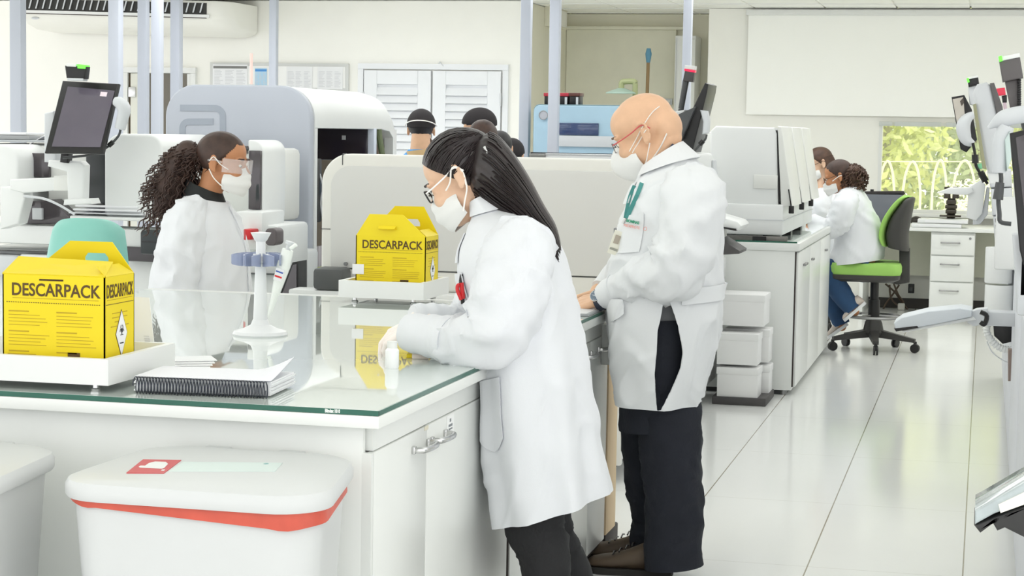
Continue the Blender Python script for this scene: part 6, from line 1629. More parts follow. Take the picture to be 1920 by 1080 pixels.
tr = MB()
leg(tr, [S4(1630, 500, -.1), S4(1585, 500, -.1), S4(1560, 515, -.1), S4(1577, 550, -.1), S4(1600, 580, -.1)], [.11, .1, .09, .075, .06], 61, .008, N=24, M=40)
leg(tr, [S4(1630, 500, .1), S4(1575, 500, .1), S4(1550, 520, .1), S4(1560, 560, .1), S4(1578, 608, .1)], [.11, .1, .09, .075, .06], 63, .008, N=24, M=40)
tr.build('jeans', JEANS, sa, 70)
SN = mat('beige_sneaker', (206, 194, 184), .7)
for hl, te, dy in (((1624, 570), (1585, 603), -.1), ((1590, 610), (1556, 634), .1)):
    u = MB(); s = MB(); up = Vector((.35, 0, .95)); shoe(u, s, S4(*hl, dy), S4(*te, dy), .045, .08, up); so_ = u.build('shoe', SN, sa, 60); s.build('sole', PAPER, so_, 40)
maskshell(AT, 'flat').build('mask', MASKM, sa, 80, mods=SOLM)
for s in (-1, 1): MB().tube(smoothpath([AT @ Vector((.05, .062 * s, -.014)), AT @ Vector((.0, .085 * s, .01)), AT @ Vector((-.024, .088 * s, .012))], 10), .003, 6).build('ear_loop', STRAP, sa)
gt = thing('spectacles', AT @ Vector((.1, 0, 0)), 'dark spectacles on the person sitting in the green chair', 'glasses')
glasses(gt, AT, mat('tortoise', (84, 56, 40), .3), mat('tortoise', (84, 56, 40), .3), (.022, .016), .0028)
HB = mat('brown_curly_hair', (78, 56, 44), .55, var=.3, scale=30)
haircap(AT, 1, keepk, 8, .0015).build('hair', HAIRN, sa, 80)
cu = MB(); cr = MB(); cr.ell(S4(1598, 330), (.07, .075, .085), nu=16, nv=10).ell(S4(1603, 345), (.05, .06, .06), nu=16, nv=10); cr.build('ponytail_core', HB, sa, 80)
for k in range(220):
    d = Vector((rr.gauss(0, 1), rr.gauss(0, 1), rr.gauss(0, 1))).normalized(); c = S4(1599, 332) + Vector((d.x * .075, d.y * .075, d.z * .095)); g = (d * .5 + Vector((.1, 0, -.7))).normalized(); s_ = g.orthogonal().normalized(); v2 = g.cross(s_)
    cu.tube([c + g * (.05 * q / 9) + (s_ * math.cos(k + q * 1.2) + v2 * math.sin(k + q * 1.2)) * .008 for q in range(10)], .004, 5)
o = cu.build('curls', HB, sa, 80); o['kind'] = 'stuff'
WY5 = 14.75
def S5(px, py, dy=0.): return aty(px, py, WY5 + dy)
base = S5(1545, 560); sb_ = thing('person', (base.x, WY5, 0), 'masked person with long brown hair seated behind the green chair worker', 'person')
BT = headM(S5(1536, 308), PI - .35 + .75, math.radians(16), 0, .98)
b = MB(); head(b, BT)
b.capsules([(BT @ Vector((-.03, 0, -.03)), .05), (S5(1542, 350), .055), (S5(1548, 370), .07)]); b.capsules([(S5(1550, 380), .09), (S5(1555, 440), .11), (S5(1560, 480), .1)])
b.capsules([(S5(1548, 372), .07), (S5(1540, 385, -.17), .05), (S5(1540, 430, -.2), .042), (S5(1520, 425, -.05), .032)])
b.capsules([(S5(1560, 490, -.1), .07), (S5(1542, 508, -.1), .06), (S5(1539, 560, -.1), .045), (S5(1541, 600, -.1), .036)]); b.capsules([(S5(1560, 490, .1), .07), (S5(1542, 508, .1), .06), (S5(1539, 560, .1), .045), (S5(1541, 600, .1), .036)])
hand(b, dirM(S5(1520, 425, -.05), (-.9, .1, -.2), (0, -.2, .95)), -1)
o = b.build('body', SK_W, sb_, 60, mods=RM(.008, 3)); eyes(o, BT)
st = [(S5(1520, 500), S5(1600, 500), .24, 2.3), (S5(1522, 450), S5(1595, 450), .22, 2.3), (S5(1518, 410), S5(1588, 400), .21, 2.4), (S5(1518, 380), S5(1580, 372), .2, 2.4), (S5(1524, 362), S5(1570, 354), .12, 2.1), (S5(1530, 354), S5(1562, 348), .08, 2.0)]
g5 = Garment(st, (0, -1, 0), 34, .01, 6, .008); c5 = g5.mesh(60, 40).build('lab_coat', COAT, sb_, 70, mods=SOL)
sm, P, Rr = sleeve([S5(1545, 366, -.12), S5(1536, 388, -.2), S5(1532, 415, -.21), S5(1530, 432, -.19), S5(1512, 425, -.06)], [.07, .088, .08, .066, .045], 71, .008, N=24, M=40); sm.build('sleeve', COAT, c5, 70)
tr = MB()
for dy in (-.1, .1): leg(tr, [S5(1565, 498, dy), S5(1545, 505, dy), S5(1535, 520, dy), S5(1538, 560, dy), Vector((S5(1540, 600).x, WY5 + dy, .08))], [.11, .1, .09, .07, .06], 77, .006, N=20, M=30)
tr.build('trousers', BLKFAB, sb_, 70)
for dy in (-.1, .1):
    u = MB(); s = MB(); xx = S5(1540, 600).x; shoe(u, s, (xx + .07, WY5 + dy, 0), (xx - .17, WY5 + dy, 0), .045, .08); so_ = u.build('shoe', BLACK, sb_, 60); s.build('sole', SOLE, so_, 40)
maskshell(BT, 'flat').build('mask', MASKM, sb_, 80, mods=SOLM)
gt = thing('spectacles', BT @ Vector((.1, 0, 0)), 'thin dark spectacles on the person with long brown hair', 'glasses')
glasses(gt, BT, mat('tortoise', (84, 56, 40), .3), mat('tortoise', (84, 56, 40), .3), (.022, .016), .0024)
haircap(BT, 1, keepk, 12, .0015).build('hair', HB, sb_, 80)
hl = MB()
for s in (-1, 1):
    for k in range(16):
        a = k / 15; p = BT @ Vector((-.03 - .06 * a, .075 * s, .05)); q = BT @ Vector((-.03 - .07 * a, .09 * s, -.05)); e = q + Vector((-.02 * s, -.02, -.16 - .05 * rr.random()))
        hl.tube(smoothpath([p, q, (q + e) / 2 + Vector((.012 * math.sin(k * 2), -.01, 0)), e], 12), [.01] * 9 + [.008, .005, .002], 6)
hl.build('long_hair', HB, sb_, 80)
tg = thing('pink_tube_cap', S5(1503, 352), 'small pink capped bottle by the masked person with long hair', 'bottle')
q = aty(1503, 353, 13.2); zz = CZ + .009
MB().lathe([(.0, zz), (.035, zz), (.036, q.z - .03), (.02, q.z - .012)], (q.x, 13.2, 0), 16).build('bottle_body', PLAS, tg); MB().lathe([(.024, q.z - .014), (.026, q.z + .014), (.0, q.z + .016)], (q.x, 13.2, 0), 16).build('cap', mat('pink_cap', (236, 110, 180), .4), tg)

# ------------------------------------------------------------------ 5. group standing behind the cream analyser
def bystander(px, py, Y, yaw, pitch, k, label, skinm, top, hairm, cap=None, long=False, seed=1, sl=True):
    c = aty(px, py, Y); r = thing('person', (c.x, Y, 0), label, 'person', None)
    T = headM(c, yaw, pitch, 0, k); F = Vector((math.cos(yaw), math.sin(yaw), 0)); Lf = Z.cross(F)
    b = MB(); head(b, T); n0 = c - F * .03 - Z * .142
    b.capsules([(T @ Vector((-.03, 0, -.03)), .058), (n0, .068)]); b.capsules([(n0 - Z * .08, .1), (n0 - Z * .35, .12), (n0 - Z * .6, .12)])
    for s in (-1, 1):
        b.capsules([(n0 - Z * .06, .07), (n0 + Lf * .17 * s - Z * .08, .05), (n0 + Lf * .22 * s - Z * .36, .042), (n0 + Lf * .2 * s + F * .12 - Z * .56, .032)])
        hand(b, dirM(n0 + Lf * .2 * s + F * .12 - Z * .56, F * .5 - Z * .8, Lf * s), -s)
        b.capsules([(n0 + Lf * .09 * s - Z * .6, .1), (n0 + Lf * .1 * s - Z * 1.0, .065), (Vector((n0.x + Lf.x * .1 * s, n0.y + Lf.y * .1 * s, .08)), .045)])
    o = b.build('body', skinm, r, 60, mods=RM(.009, 3)); eyes(o, T)
    st = [(n0 + F * .16 - Z * .62, n0 - F * .16 - Z * .62, .2, 2.3), (n0 + F * .15 - Z * .4, n0 - F * .14 - Z * .4, .19, 2.3), (n0 + F * .14 - Z * .2, n0 - F * .13 - Z * .2, .2, 2.3), (n0 + F * .1 - Z * .07, n0 - F * .11 - Z * .07, .19, 2.2), (n0 + F * .07 - Z * .01, n0 - F * .08, .1, 2.1), (n0 + F * .06 + Z * .02, n0 - F * .07 + Z * .03, .07, 2.)]
    g = Garment(st, Lf, seed, .005, 6, .005); t = g.mesh(50, 36).build('shirt', top, r, 70, mods=SOL)
    for s in (-1, 1):
        sm, P, R_ = sleeve([n0 + Lf * .13 * s - Z * .04, n0 + Lf * .19 * s - Z * .12, n0 + Lf * .22 * s - Z * .3, n0 + Lf * .215 * s + F * .05 - Z * .44, n0 + Lf * .2 * s + F * .11 - Z * .54], [.06, .075, .068, .058, .045], seed, .005, N=20, M=30); sm.build('sleeve', top, t, 70)
    tr = MB()
    for s in (-1, 1): leg(tr, [n0 + Lf * .09 * s - Z * .58, n0 + Lf * .1 * s - Z * .85, n0 + Lf * .1 * s - Z * 1.1, Vector((n0.x + Lf.x * .1 * s, n0.y + Lf.y * .1 * s, .07))], [.11, .09, .075, .06], seed, .005, N=20, M=24)
    tr.build('trousers', BLKFAB, r, 70)
    for s in (-1, 1):
        u = MB(); s2 = MB(); f0 = Vector((n0.x + Lf.x * .1 * s, n0.y + Lf.y * .1 * s, 0)); shoe(u, s2, f0 - F * .07, f0 + F * .18, .045, .08); q = u.build('shoe', BLACK, r, 60); s2.build('sole', SOLE, q, 40)
    if cap:
        haircap(T, k, lambda p: p.z > .028 + p.x * .15, seed, .0006, 60, 40, (-.01, 0, .04), (.113, .09, .1)).build('cloth_cap', cap, r, 80, mods=[('SOLIDIFY', dict(thickness=.003))])
    haircap(T, k, (lambda p: p.x < -.0 and p.z > -.062) if cap else (lambda p: p.z > .05 + (p.x - .05) * 1.1 or (p.x < -.01 and p.z > -.075)), seed, .002, 60, 40).build('hair', hairm, r, 80)
    maskshell(T, 'flat').build('mask', MASKM, r, 80, mods=SOLM)
    return r, T
BCAP = mat('black_cotton_cap', (36, 32, 34), .8, bump=.1)
SC = mat('blue_scrub', (70, 150, 214), .8); SW = mat('white_scrub', (228, 230, 232), .8); HK = mat('near_black_hair', (30, 27, 28), .5, var=.3, scale=30)
r, T = bystander(790, 246, 11.55, 1.75, .05, 1.0, 'person in black cap seen from behind, blue collar, behind the cream analyser', SK_M, SC, HK, BCAP, seed=3)
MB().tube(smoothpath([T @ Vector((-.01 + .121 * math.cos(a), .099 * math.sin(a), .03 - .03 * math.cos(a))) for a in [PI * .52 + PI * .96 * k / 12 for k in range(13)]], 20), .0035, 6).build('mask_strap', STRAP, r)
pc2 = T @ Vector((-.05, 0, -.12))
MB().loft([[pc2 + Vector((math.cos(a) * .085, math.sin(a) * .085, z + .01 * math.cos(a))) for a in [2 * PI * k / 28 for k in range(28)]] for z in (-.05, -.02, 0)], False, False).build('undershirt_collar', mat('sand_collar', (206, 176, 130), .8), r, 60, mods=[('SOLIDIFY', dict(thickness=.006))])
bystander(897, 243, 11.8, PI + .25, .1, 1.0, 'person in black round cap facing left behind the cream analyser', SK_M, SW, HK, BCAP, seed=5)
bystander(906, 268, 10.1, PI / 2, .1, .95, 'dark haired person just behind the bowed woman head, lower than the capped one', SK_W, SW, HAIRN, None, seed=7)
bystander(936, 283, 11.1, PI / 2 + .3, .0, .92, 'short dark haired person partly hidden right of the capped one', SK_M, SW, HK, None, seed=9)
bystander(960, 296, 12.4, PI / 2, .0, .95, 'person of whom only a low black cap shows beside the wall post', SK_M, SW, HK, BCAP, seed=11)
# ================================================================== RIGHT-HAND ROW, DESK AND GREEN CHAIR
def qp(pts, y, th, name, m, par, b=.005, smooth=35): return quadprism(pts, y, th, b).build(name, m, par, smooth)
ra = thing('aisle_analyser', (.5, 9.5, 0), 'long white analyser body lining the right side of the aisle', 'analyser')
MB().box(.15, .9, 5.2, 12.5, .06, 1.02, .02).build('body', LGREY, ra)
MB().box(.19, .88, 5.3, 12.4, 0, .06).build('plinth', DGREY, ra)
for k in range(4): MB().box(.142, .152, 5.25 + k * 1.8, 6.98 + k * 1.8, .1, .9, .004).build('side_panel', mat('panel_lavender', (214, 216, 222), .4), ra)
MB().box(.17, .85, 9.6, 12.3, 1.02, 1.35, .03).build('hood_body', PLAS, ra)
Yc = 9.0
cn = thing('waste_canister', (aty(1872, 600, Yc).x, Yc, aty(1872, 600, Yc).z), 'white two tier canister on the right analyser above the ribbed hose', 'canister')
def cyl_px(x0, x1, y0, y1, Y, name, m, par):
    a, b = aty(x0, y0, Y), aty(x1, y1, Y); r = (b.x - a.x) / 2; c = (a.x + b.x) / 2
    MB().lathe([(0, b.z), (r * .97, b.z), (r, b.z + .006), (r, a.z - .006), (r * .97, a.z), (0, a.z)], (c, Y, 0), 28).build(name, m, par)
cyl_px(1848, 1898, 463, 531, Yc, 'canister_tier', PLAS, cn); cyl_px(1847, 1899, 533, 607, Yc, 'canister_tier', PLAS, cn)
qp(((1890, 455), (1912, 452), (1912, 610), (1890, 610)), Yc + .05, .1, 'bracket', LGREY, cn)
hs = thing('ribbed_hose', (aty(1872, 640, Yc).x, Yc, aty(1872, 650, Yc).z), 'white ribbed hose loop below the right canister', 'hose')
pts = smoothpath([aty(1852, 606, Yc), aty(1850, 622, Yc), aty(1862, 642, Yc), aty(1880, 654, Yc), aty(1900, 656, Yc)], 30)
MB().tube(pts, [.018 if k % 2 else .013 for k in range(30)], 12).build('ribs', PLAS, hs, 60)
qp(((1862, 606), (1900, 604), (1902, 640), (1880, 645), (1864, 630)), Yc + .03, .08, 'dark_funnel', BLACK, hs)
MB().tube(smoothpath([aty(1850, 640, Yc), aty(1862, 662, Yc), aty(1886, 678, Yc), aty(1900, 678, Yc)], 16), .003, 6).build('thin_tube', LGREY, hs)
pd = thing('side_pedestal', (aty(1896, 700, 8.8).x + .02, 8.8, .5), 'brown grey vertical rail under the ribbed hose', 'rail')
qp(((1890, 655), (1902, 655), (1902, 715), (1890, 715)), 8.75, .05, 'rail', mat('taupe_rail', (140, 124, 116), .5), pd)
ub = thing('reagent_tower', (aty(1880, 440, 9.3).x, 9.3, .95), 'pale blocky reagent tower above the right canister', 'tower')
for pts in (((1852, 320), (1896, 318), (1898, 350), (1856, 352)), ((1858, 354), (1898, 352), (1900, 402), (1860, 404)), ((1862, 406), (1902, 404), (1904, 462), (1866, 462))):
    qp(pts, 9.3, .35, 'block', LGREY, ub, .01)
for k in range(4): qp(((1866, 410 + k * 12), (1872, 408 + k * 12), (1872, 414 + k * 12), (1866, 417 + k * 12)), 9.29, .02, 'warning_stripe', BLACK, ub, 0)
# far hanging monitor
fm = thing('touch_monitor', (aty(1805, 230, 9.5).x, 9.5, 1.3), 'slim reflective touch monitor hanging nearest the window on the right', 'monitor', 'touch monitors on swing arms at the right')
qp(((1784, 182), (1808, 178), (1822, 205), (1832, 262), (1812, 286), (1801, 280)), 9.5, .04, 'case', BLACK, fm)
qp(((1786, 186), (1806, 182), (1809, 215), (1812, 250), (1808, 262), (1800, 262)), 9.488, .012, 'screen', mat('screen_pale_reflection', (188, 182, 172), .15, var=.15, scale=8), fm, .002)  # reflections are painted on: pale screen colour here, dark patch below
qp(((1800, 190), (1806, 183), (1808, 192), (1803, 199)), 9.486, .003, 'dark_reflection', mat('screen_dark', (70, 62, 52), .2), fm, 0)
sh_ = MB().tube(smoothpath([aty(1826, 213, 9.48), aty(1812, 224, 9.48), aty(1806, 240, 9.48), aty(1812, 262, 9.48), aty(1826, 270, 9.48)], 16), [.012 + .022 * math.sin(PI * k / 15) for k in range(16)], 12)
sh_.build('scanner_rest', LGREY, fm)
qp(((1814, 148), (1834, 144), (1836, 158), (1816, 163)), 9.5, .05, 'beacon', BLACK, fm)
qp(((1813, 146), (1833, 141), (1834, 145), (1814, 149)), 9.498, .054, 'beacon_cap', WHITE, fm, .002)
qp(((1812, 147), (1816, 146), (1818, 154), (1814, 155)), 9.495, .02, 'beacon_light', mat('green_light', (90, 220, 60), .3), fm, .001)
qp(((1815, 163), (1840, 158), (1838, 200), (1818, 196)), 9.52, .1, 'arm_head', LGREY, fm)
MB().tube(smoothpath([aty(1824, 268, 9.45), aty(1828, 288, 9.45), aty(1830, 310, 9.45), aty(1840, 328, 9.45), aty(1852, 345, 9.45)], 16), .007, 8).build('cable', BLACK, fm)
MB().tube([aty(1828, 290, 9.44), aty(1829, 306, 9.44)], .016, 8).tube([aty(1838, 322, 9.44), aty(1848, 340, 9.44)], .016, 8).build('ferrite', BLACK, fm)
qp(((1830, 308), (1842, 306), (1844, 316), (1832, 318)), 9.46, .02, 'green_clip', mat('mint_clip', (140, 220, 170), .4), fm)
# middle monitor seen from behind
mm = thing('touch_monitor', (aty(1850, 240, 7.6).x, 7.6, 1.3), 'grey backed touch monitor in the middle of the right-hand group', 'monitor', 'touch monitors on swing arms at the right')
qp(((1824, 175), (1832, 158), (1850, 154), (1858, 160), (1872, 215), (1886, 318), (1882, 326), (1852, 324), (1846, 300)), 7.6, .07, 'back_cover', LGREY, mm, .014)
qp(((1856, 156), (1864, 155), (1880, 200), (1882, 226), (1870, 222)), 7.59, .07, 'dark_side', mat('graphite_side', (92, 90, 90), .4), mm)
qp(((1824, 196), (1830, 194), (1846, 296), (1850, 318), (1842, 316)), 7.58, .02, 'olive_edge', mat('olive_edge', (150, 150, 118), .4), mm, .003)
qp(((1850, 322), (1884, 326), (1880, 345), (1856, 345)), 7.62, .08, 'arm', PLAS, mm)
rb_ = thing('status_beacon', (aty(1876, 180, 8.4).x, 8.4, 1.5), 'small red capped beacon behind the grey backed monitor', 'beacon')
qp(((1868, 166), (1884, 164), (1886, 178), (1870, 180)), 8.4, .04, 'lamp', mat('red_light2', (226, 60, 84), .3), rb_)
qp(((1878, 180), (1888, 178), (1888, 192), (1880, 193)), 8.41, .04, 'collar', BLACK, rb_); qp(((1880, 192), (1887, 192), (1892, 232), (1886, 234)), 8.41, .02, 'pole', mat('pinkish_pole', (196, 176, 186), .4), rb_)
# near scanner and beacon
ns = thing('handheld_scanner', (aty(1880, 270, 6.2).x, 6.2, 1.3), 'big pale handheld scanner at the right frame edge below the tall beacon', 'scanner')
MB().tube(smoothpath([aty(1853, 240, 6.2), aty(1868, 230, 6.2), aty(1890, 220, 6.2), aty(1920, 214, 6.2), aty(1945, 212, 6.2)], 20), [.006 + .022 * sstep(0, .45, k / 19) for k in range(20)], 14).build('head', LGREY, ns)
MB().tube(smoothpath([aty(1888, 236, 6.2), aty(1878, 262, 6.2), aty(1876, 290, 6.2), aty(1874, 324, 6.2)], 16), [.03, .031, .032, .033, .034, .034, .034, .033, .032, .032, .031, .031, .031, .03, .03, .029], 14, flat=.8).build('grip', LGREY, ns)
qp(((1884, 262), (1894, 246), (1896, 300), (1888, 322)), 6.16, .03, 'trigger_pad', mat('mint_grey', (196, 212, 208), .4), ns)
MB().tube(smoothpath([aty(1876, 322, 6.2), aty(1877, 340, 6.2), aty(1872, 372, 6.2), aty(1874, 400, 6.2), aty(1876, 416, 6.2), aty(1896, 420, 6.2)], 20), .007, 8).build('cable', DGREY, ns)
MB().tube([aty(1875, 342, 6.19), aty(1871, 374, 6.19)], [.014, .017], 10).build('ferrite', DGREY, ns)
nb_ = thing('status_beacon', (aty(1896, 200, 6.4).x, 6.4, 1.5), 'tall dark grey beacon with white cap at the right frame edge', 'beacon')
qp(((1873, 112), (1912, 104), (1919, 146), (1880, 154)), 6.4, .07, 'housing', mat('beacon_grey', (92, 88, 88), .4), nb_)
qp(((1878, 106), (1912, 99), (1913, 107), (1879, 114)), 6.395, .075, 'cap', WHITE, nb_, .003)
qp(((1872, 106), (1878, 104), (1880, 114), (1874, 116)), 6.39, .06, 'green_light', mat('green_light', (90, 220, 60), .3), nb_, .002)
qp(((1884, 152), (1908, 148), (1914, 206), (1896, 212)), 6.42, .05, 'stem', mat('stem_grey', (88, 84, 84), .4), nb_)
MB().tube([aty(1911, 148 + k * 2.2, 6.41) for k in range(26)], [.007 if k % 2 else .005 for k in range(26)], 8).build('corrugated_cable', BLACK, nb_)
nm = thing('touch_monitor', (aty(1905, 340, 5.6).x, 5.6, 1.2), 'black edge of the touch monitor cut by the right frame edge', 'monitor', 'touch monitors on swing arms at the right')
qp(((1893, 250), (1935, 240), (1975, 500), (1926, 520), (1912, 470)), 5.6, .04, 'case', BLACK, nm)
qp(((1904, 258), (1930, 250), (1965, 490), (1932, 500)), 5.592, .01, 'screen', DGLASS, nm, .002)
qp(((1898, 440), (1940, 430), (1950, 560), (1906, 560)), 5.66, .08, 'arm', LGREY, nm, .01)
MB().tube(smoothpath([aty(1905, 208, 6.44), aty(1925, 240, 6.44), Vector((.2, 6.44, 1.2)), Vector((.22, 6.44, 1.0))], 12), .014, 8).build('post', DGREY, nb_)
MB().tube(smoothpath([aty(1889, 232, 8.42), aty(1893, 262, 8.42), Vector((.17, 8.42, 1.2)), Vector((.19, 8.42, 1.0))], 12), .01, 8).build('post', LGREY, rb_)
MB().box(.1, .2, 5.66, 5.74, 1.0, 1.2, .01).build('post', LGREY, nm); MB().box(aty(1870, 330, 7.66).x, .2, 7.64, 7.7, 1.0, 1.28, .01).build('post', PLAS, mm)
# swing-arm trays
def arm_tray(name, lab, Y, items, group=None):
    p = items[0][0][0]; r = thing(name, tuple(aty(p[0], p[1], Y)), lab, 'tray', 'swing-arm trays at the right'); 
    for pts, m, nm_, dy, th in items: qp(pts, Y + dy, th, nm_, m, r, .005)
    return r
t1 = arm_tray('keyboard_tray', 'white padded tray and bracket in front of the window microscope', 9.6, [
    (((1756, 362), (1780, 353), (1822, 352), (1826, 360), (1812, 366)), PLAS, 'tray', 0, .18), (((1816, 352), (1838, 338), (1848, 346), (1842, 400), (1830, 414), (1812, 408)), PLAS, 'pad', .02, .1),
    (((1824, 408), (1842, 396), (1850, 350), (1856, 352), (1852, 402), (1838, 420), (1824, 422)), LGREY, 'bracket', .04, .06)])
t2 = arm_tray('keyboard_tray', 'low grey keyboard tray with pad near the floor by the green chair', 8.2, [
    (((1676, 606), (1690, 596), (1740, 584), (1800, 578), (1822, 582), (1822, 594), (1764, 606), (1700, 618), (1680, 620)), mat('tray_blue_grey', (204, 210, 216), .45), 'pad', 0, .22),
    (((1676, 616), (1720, 611), (1722, 615), (1680, 622)), BLACK, 'dark_slot', -.004, .1), (((1690, 620), (1824, 594), (1830, 600), (1760, 612), (1694, 624)), PLAS, 'tray', .02, .2),
    (((1812, 588), (1832, 580), (1852, 578), (1852, 606), (1826, 612), (1814, 606)), LGREY, 'bracket', .05, .08)])
MB().tube(smoothpath([aty(1838, 585, 8.1), aty(1850, 592, 8.1), aty(1846, 608, 8.1), aty(1838, 604, 8.1)], 12), .01, 8).build('black_grip', BLACK, t2)
MB().box(aty(1836, 600, 8.3).x, .16, 8.28, 8.4, .72, .78, .01).build('arm', LGREY, t2)
t3 = thing('keyboard_tray', tuple(aty(1880, 1000, 4.0)), 'big glossy tray with black underside at the lower right corner', 'tray', 'swing-arm trays at the right')
Yn = 3.95
MB().prism([aty(p[0], p[1], Yn) for p in ((1826, 985), (1838, 1000), (1862, 982), (1870, 996), (1884, 990), (1960, 1028), (1990, 990), (1960, 930), (1926, 946))], (0, .2, 0), .006).build('underside', mat('tray_black', (48, 48, 48), .4), t3)
MB().prism([aty(p[0], p[1], Yn - .01) for p in ((1828, 958), (1850, 946), (1926, 902), (1990, 880), (1990, 934), (1926, 940), (1864, 964), (1828, 984))], (0, .19, 0), .006).build('glossy_top', mat('glossy_grey_top', (178, 188, 190), .08, coat=.5, var=.2, scale=12), t3)
MB().prism([aty(p[0], p[1], Yn - .014) for p in ((1872, 946), (1926, 920), (1990, 896), (1990, 930), (1926, 944), (1876, 962))], (0, .01, 0)).build('pale_insert', mat('pale_insert', (234, 232, 220), .2), t3, 0)
MB().box(.14, .5, Yn + .02, Yn + .2, .7, .76, .01).build('arm', LGREY, t3)
na = thing('slim_analyser', (.45, 4.3, 0), 'white front edge of the nearest analyser at the right frame edge', 'analyser')
MB().box(.18, .95, 3.9, 5.1, .06, .95, .02).build('body', PLAS, na); MB().box(.22, .9, 3.95, 5.05, 0, .06).build('plinth', DGREY, na)
MB().box(.17, .182, 4.2, 5.0, .1, .85, .004).build('side_panel', LGREY, na)
# desk at the window with drawers
DZ = .76; DY = 16.35
ds = thing('office_desk', (-.2, 16.8, 0), 'pale desk along the window wall behind the green chair', 'desk')
MB().box(-1.0, .6, DY, WY - .02, DZ - .03, DZ, .004).build('desk_top', LAMI, ds)
MB().box(-.98, .58, WY - .1, WY - .08, .3, DZ - .03).build('modesty_panel', mat('cream_modesty', (228, 228, 210), .5), ds)
MB().box(-1.0, -.97, DY + .05, WY - .03, 0, DZ - .03).build('side_panel', LAMI, ds); MB().box(.57, .6, DY + .05, WY - .03, 0, DZ - .03).build('side_panel', LAMI, ds)
dr = thing('drawer_pedestal', (-.25, 16.6, 0), 'white three drawer pedestal under the window desk', 'drawers')
x0, x1 = aty(1743, 520, DY + .02).x, aty(1826, 520, DY + .02).x
MB().box(x0, x1, DY + .04, DY + .6, .05, DZ - .035, .004).build('carcass', LAMI, dr)
zs = [DZ - .05, .53, .31, .07]
for k in range(3):
    d = MB().box(x0 + .004, x1 - .004, DY + .02, DY + .04, zs[k + 1] + .008, zs[k] - .004, .003).build('drawer', LAMI, dr)
    c = (x0 + x1) / 2 - .02; zc = zs[k] - .07
    MB().tube(smoothpath([(c - .07, DY + .02, zc), (c - .065, DY - .004, zc), (c + .065, DY - .004, zc), (c + .07, DY + .02, zc)], 14), .006, 8).build('handle', STEEL, d)
MB().cyl((x1 - .04, DY + .021, zs[0] - .03), (x1 - .04, DY + .014, zs[0] - .03), .01).build('lock', STEEL, dr)
for k in range(4): MB().cyl((x0 + .04 + (k % 2) * (x1 - x0 - .08), DY + .1 + (k // 2) * .42, 0), (x0 + .04 + (k % 2) * (x1 - x0 - .08), DY + .1 + (k // 2) * .42, .05), .02).build('foot', DGREY, dr)
a, b = aty(1708, 440, DY + .05), aty(1822, 418, DY + .05)
for k, lab in enumerate(('thick white document folder on the window desk', 'upper white document folder on the window desk, slid to the right')):
    r = thing('document_folder', (a.x, DY + .2, DZ + .045 * k), lab, 'folder', 'white folders on the window desk')
    MB().box(a.x + .05 * k, b.x - .08 + .05 * k, DY + .03 + .02 * k, DY + .36, DZ + .001 + .036 * k, DZ + .034 + .036 * k, .006).build('cover', PLAS, r)
    MB().box(a.x + .06 + .05 * k, b.x - .085 + .05 * k, DY + .026 + .02 * k, DY + .03 + .02 * k, DZ + .008 + .036 * k, DZ + .026 + .036 * k).build('pages', PAPER, r)
mi = thing('microscope', (aty(1783, 405, 16.7).x, 16.7, DZ), 'dark microscope with two eyepieces on the window desk', 'microscope')
q = lambda x, y: aty(x, y, 16.7)
MC = mat('microscope_black', (64, 58, 48), .4)
c = q(1783, 400); MB().box(c.x - .07, c.x + .07, 16.62, 16.85, DZ, DZ + .04, .01).build('base', MC, mi)
MB().box(c.x - .035, c.x + .035, 16.74, 16.8, DZ + .04, q(1783, 372).z, .01).build('stand', MC, mi)
MB().box(q(1762, 404).x, q(1802, 404).x, 16.6, 16.74, q(1783, 406).z, q(1783, 403).z, .002).build('stage', MC, mi)
for z0, z1, w in ((400, 392, .045), (391, 384, .05), (383, 375, .042)): MB().box(c.x - w, c.x + w, 16.62, 16.74, q(1783, z0).z, q(1783, z1).z, .008).build('knob_ring', MC, mi)
for x in (1776, 1792): MB().tube([q(x, 372), q(x, 350)], [.03, .024], 12).build('eyepiece', MC, mi)
bk_ = tag(MB().ell(aty(1718, 414, 16.6), (.05, .05, .04)).build('stapler', mat('dark_mouse', (58, 54, 48), .5)), 'small dark rounded mouse on the window desk', 'mouse')
md = thing('desktop_monitor', (aty(1655, 400, 16.5).x, 16.5, DZ), 'dark backed desktop monitor on the desk behind the green chair', 'monitor')
y_ = 16.5
def q(x, y): return aty(x, y, y_)
MB().prism([q(*p) for p in ((1618, 362), (1694, 361), (1690, 418), (1618, 418))], (0, .05, 0), .01).build('shell', mat('slate_shell', (108, 112, 120), .4), md)
MB().prism([q(*p) for p in ((1616, 359), (1694, 358), (1697, 363), (1694, 366), (1616, 365))], (0, .055, 0), .004).build('top_edge', mat('dark_edge', (48, 44, 44), .4), md)
a = q(1656, 418); MB().box(a.x - .04, a.x + .04, y_ + .02, y_ + .06, DZ + .01, a.z + .03, .006).build('stand', BLACK, md)
MB().box(a.x - .12, a.x + .12, y_ - .06, y_ + .1, DZ, DZ + .012, .004).build('base', BLACK, md)
a = q(1635, 355); MB().box(a.x - .015, a.x + .015, y_ + .01, y_ + .03, q(1635, 360).z, a.z, .004).build('camera_clip', BLACK, md)
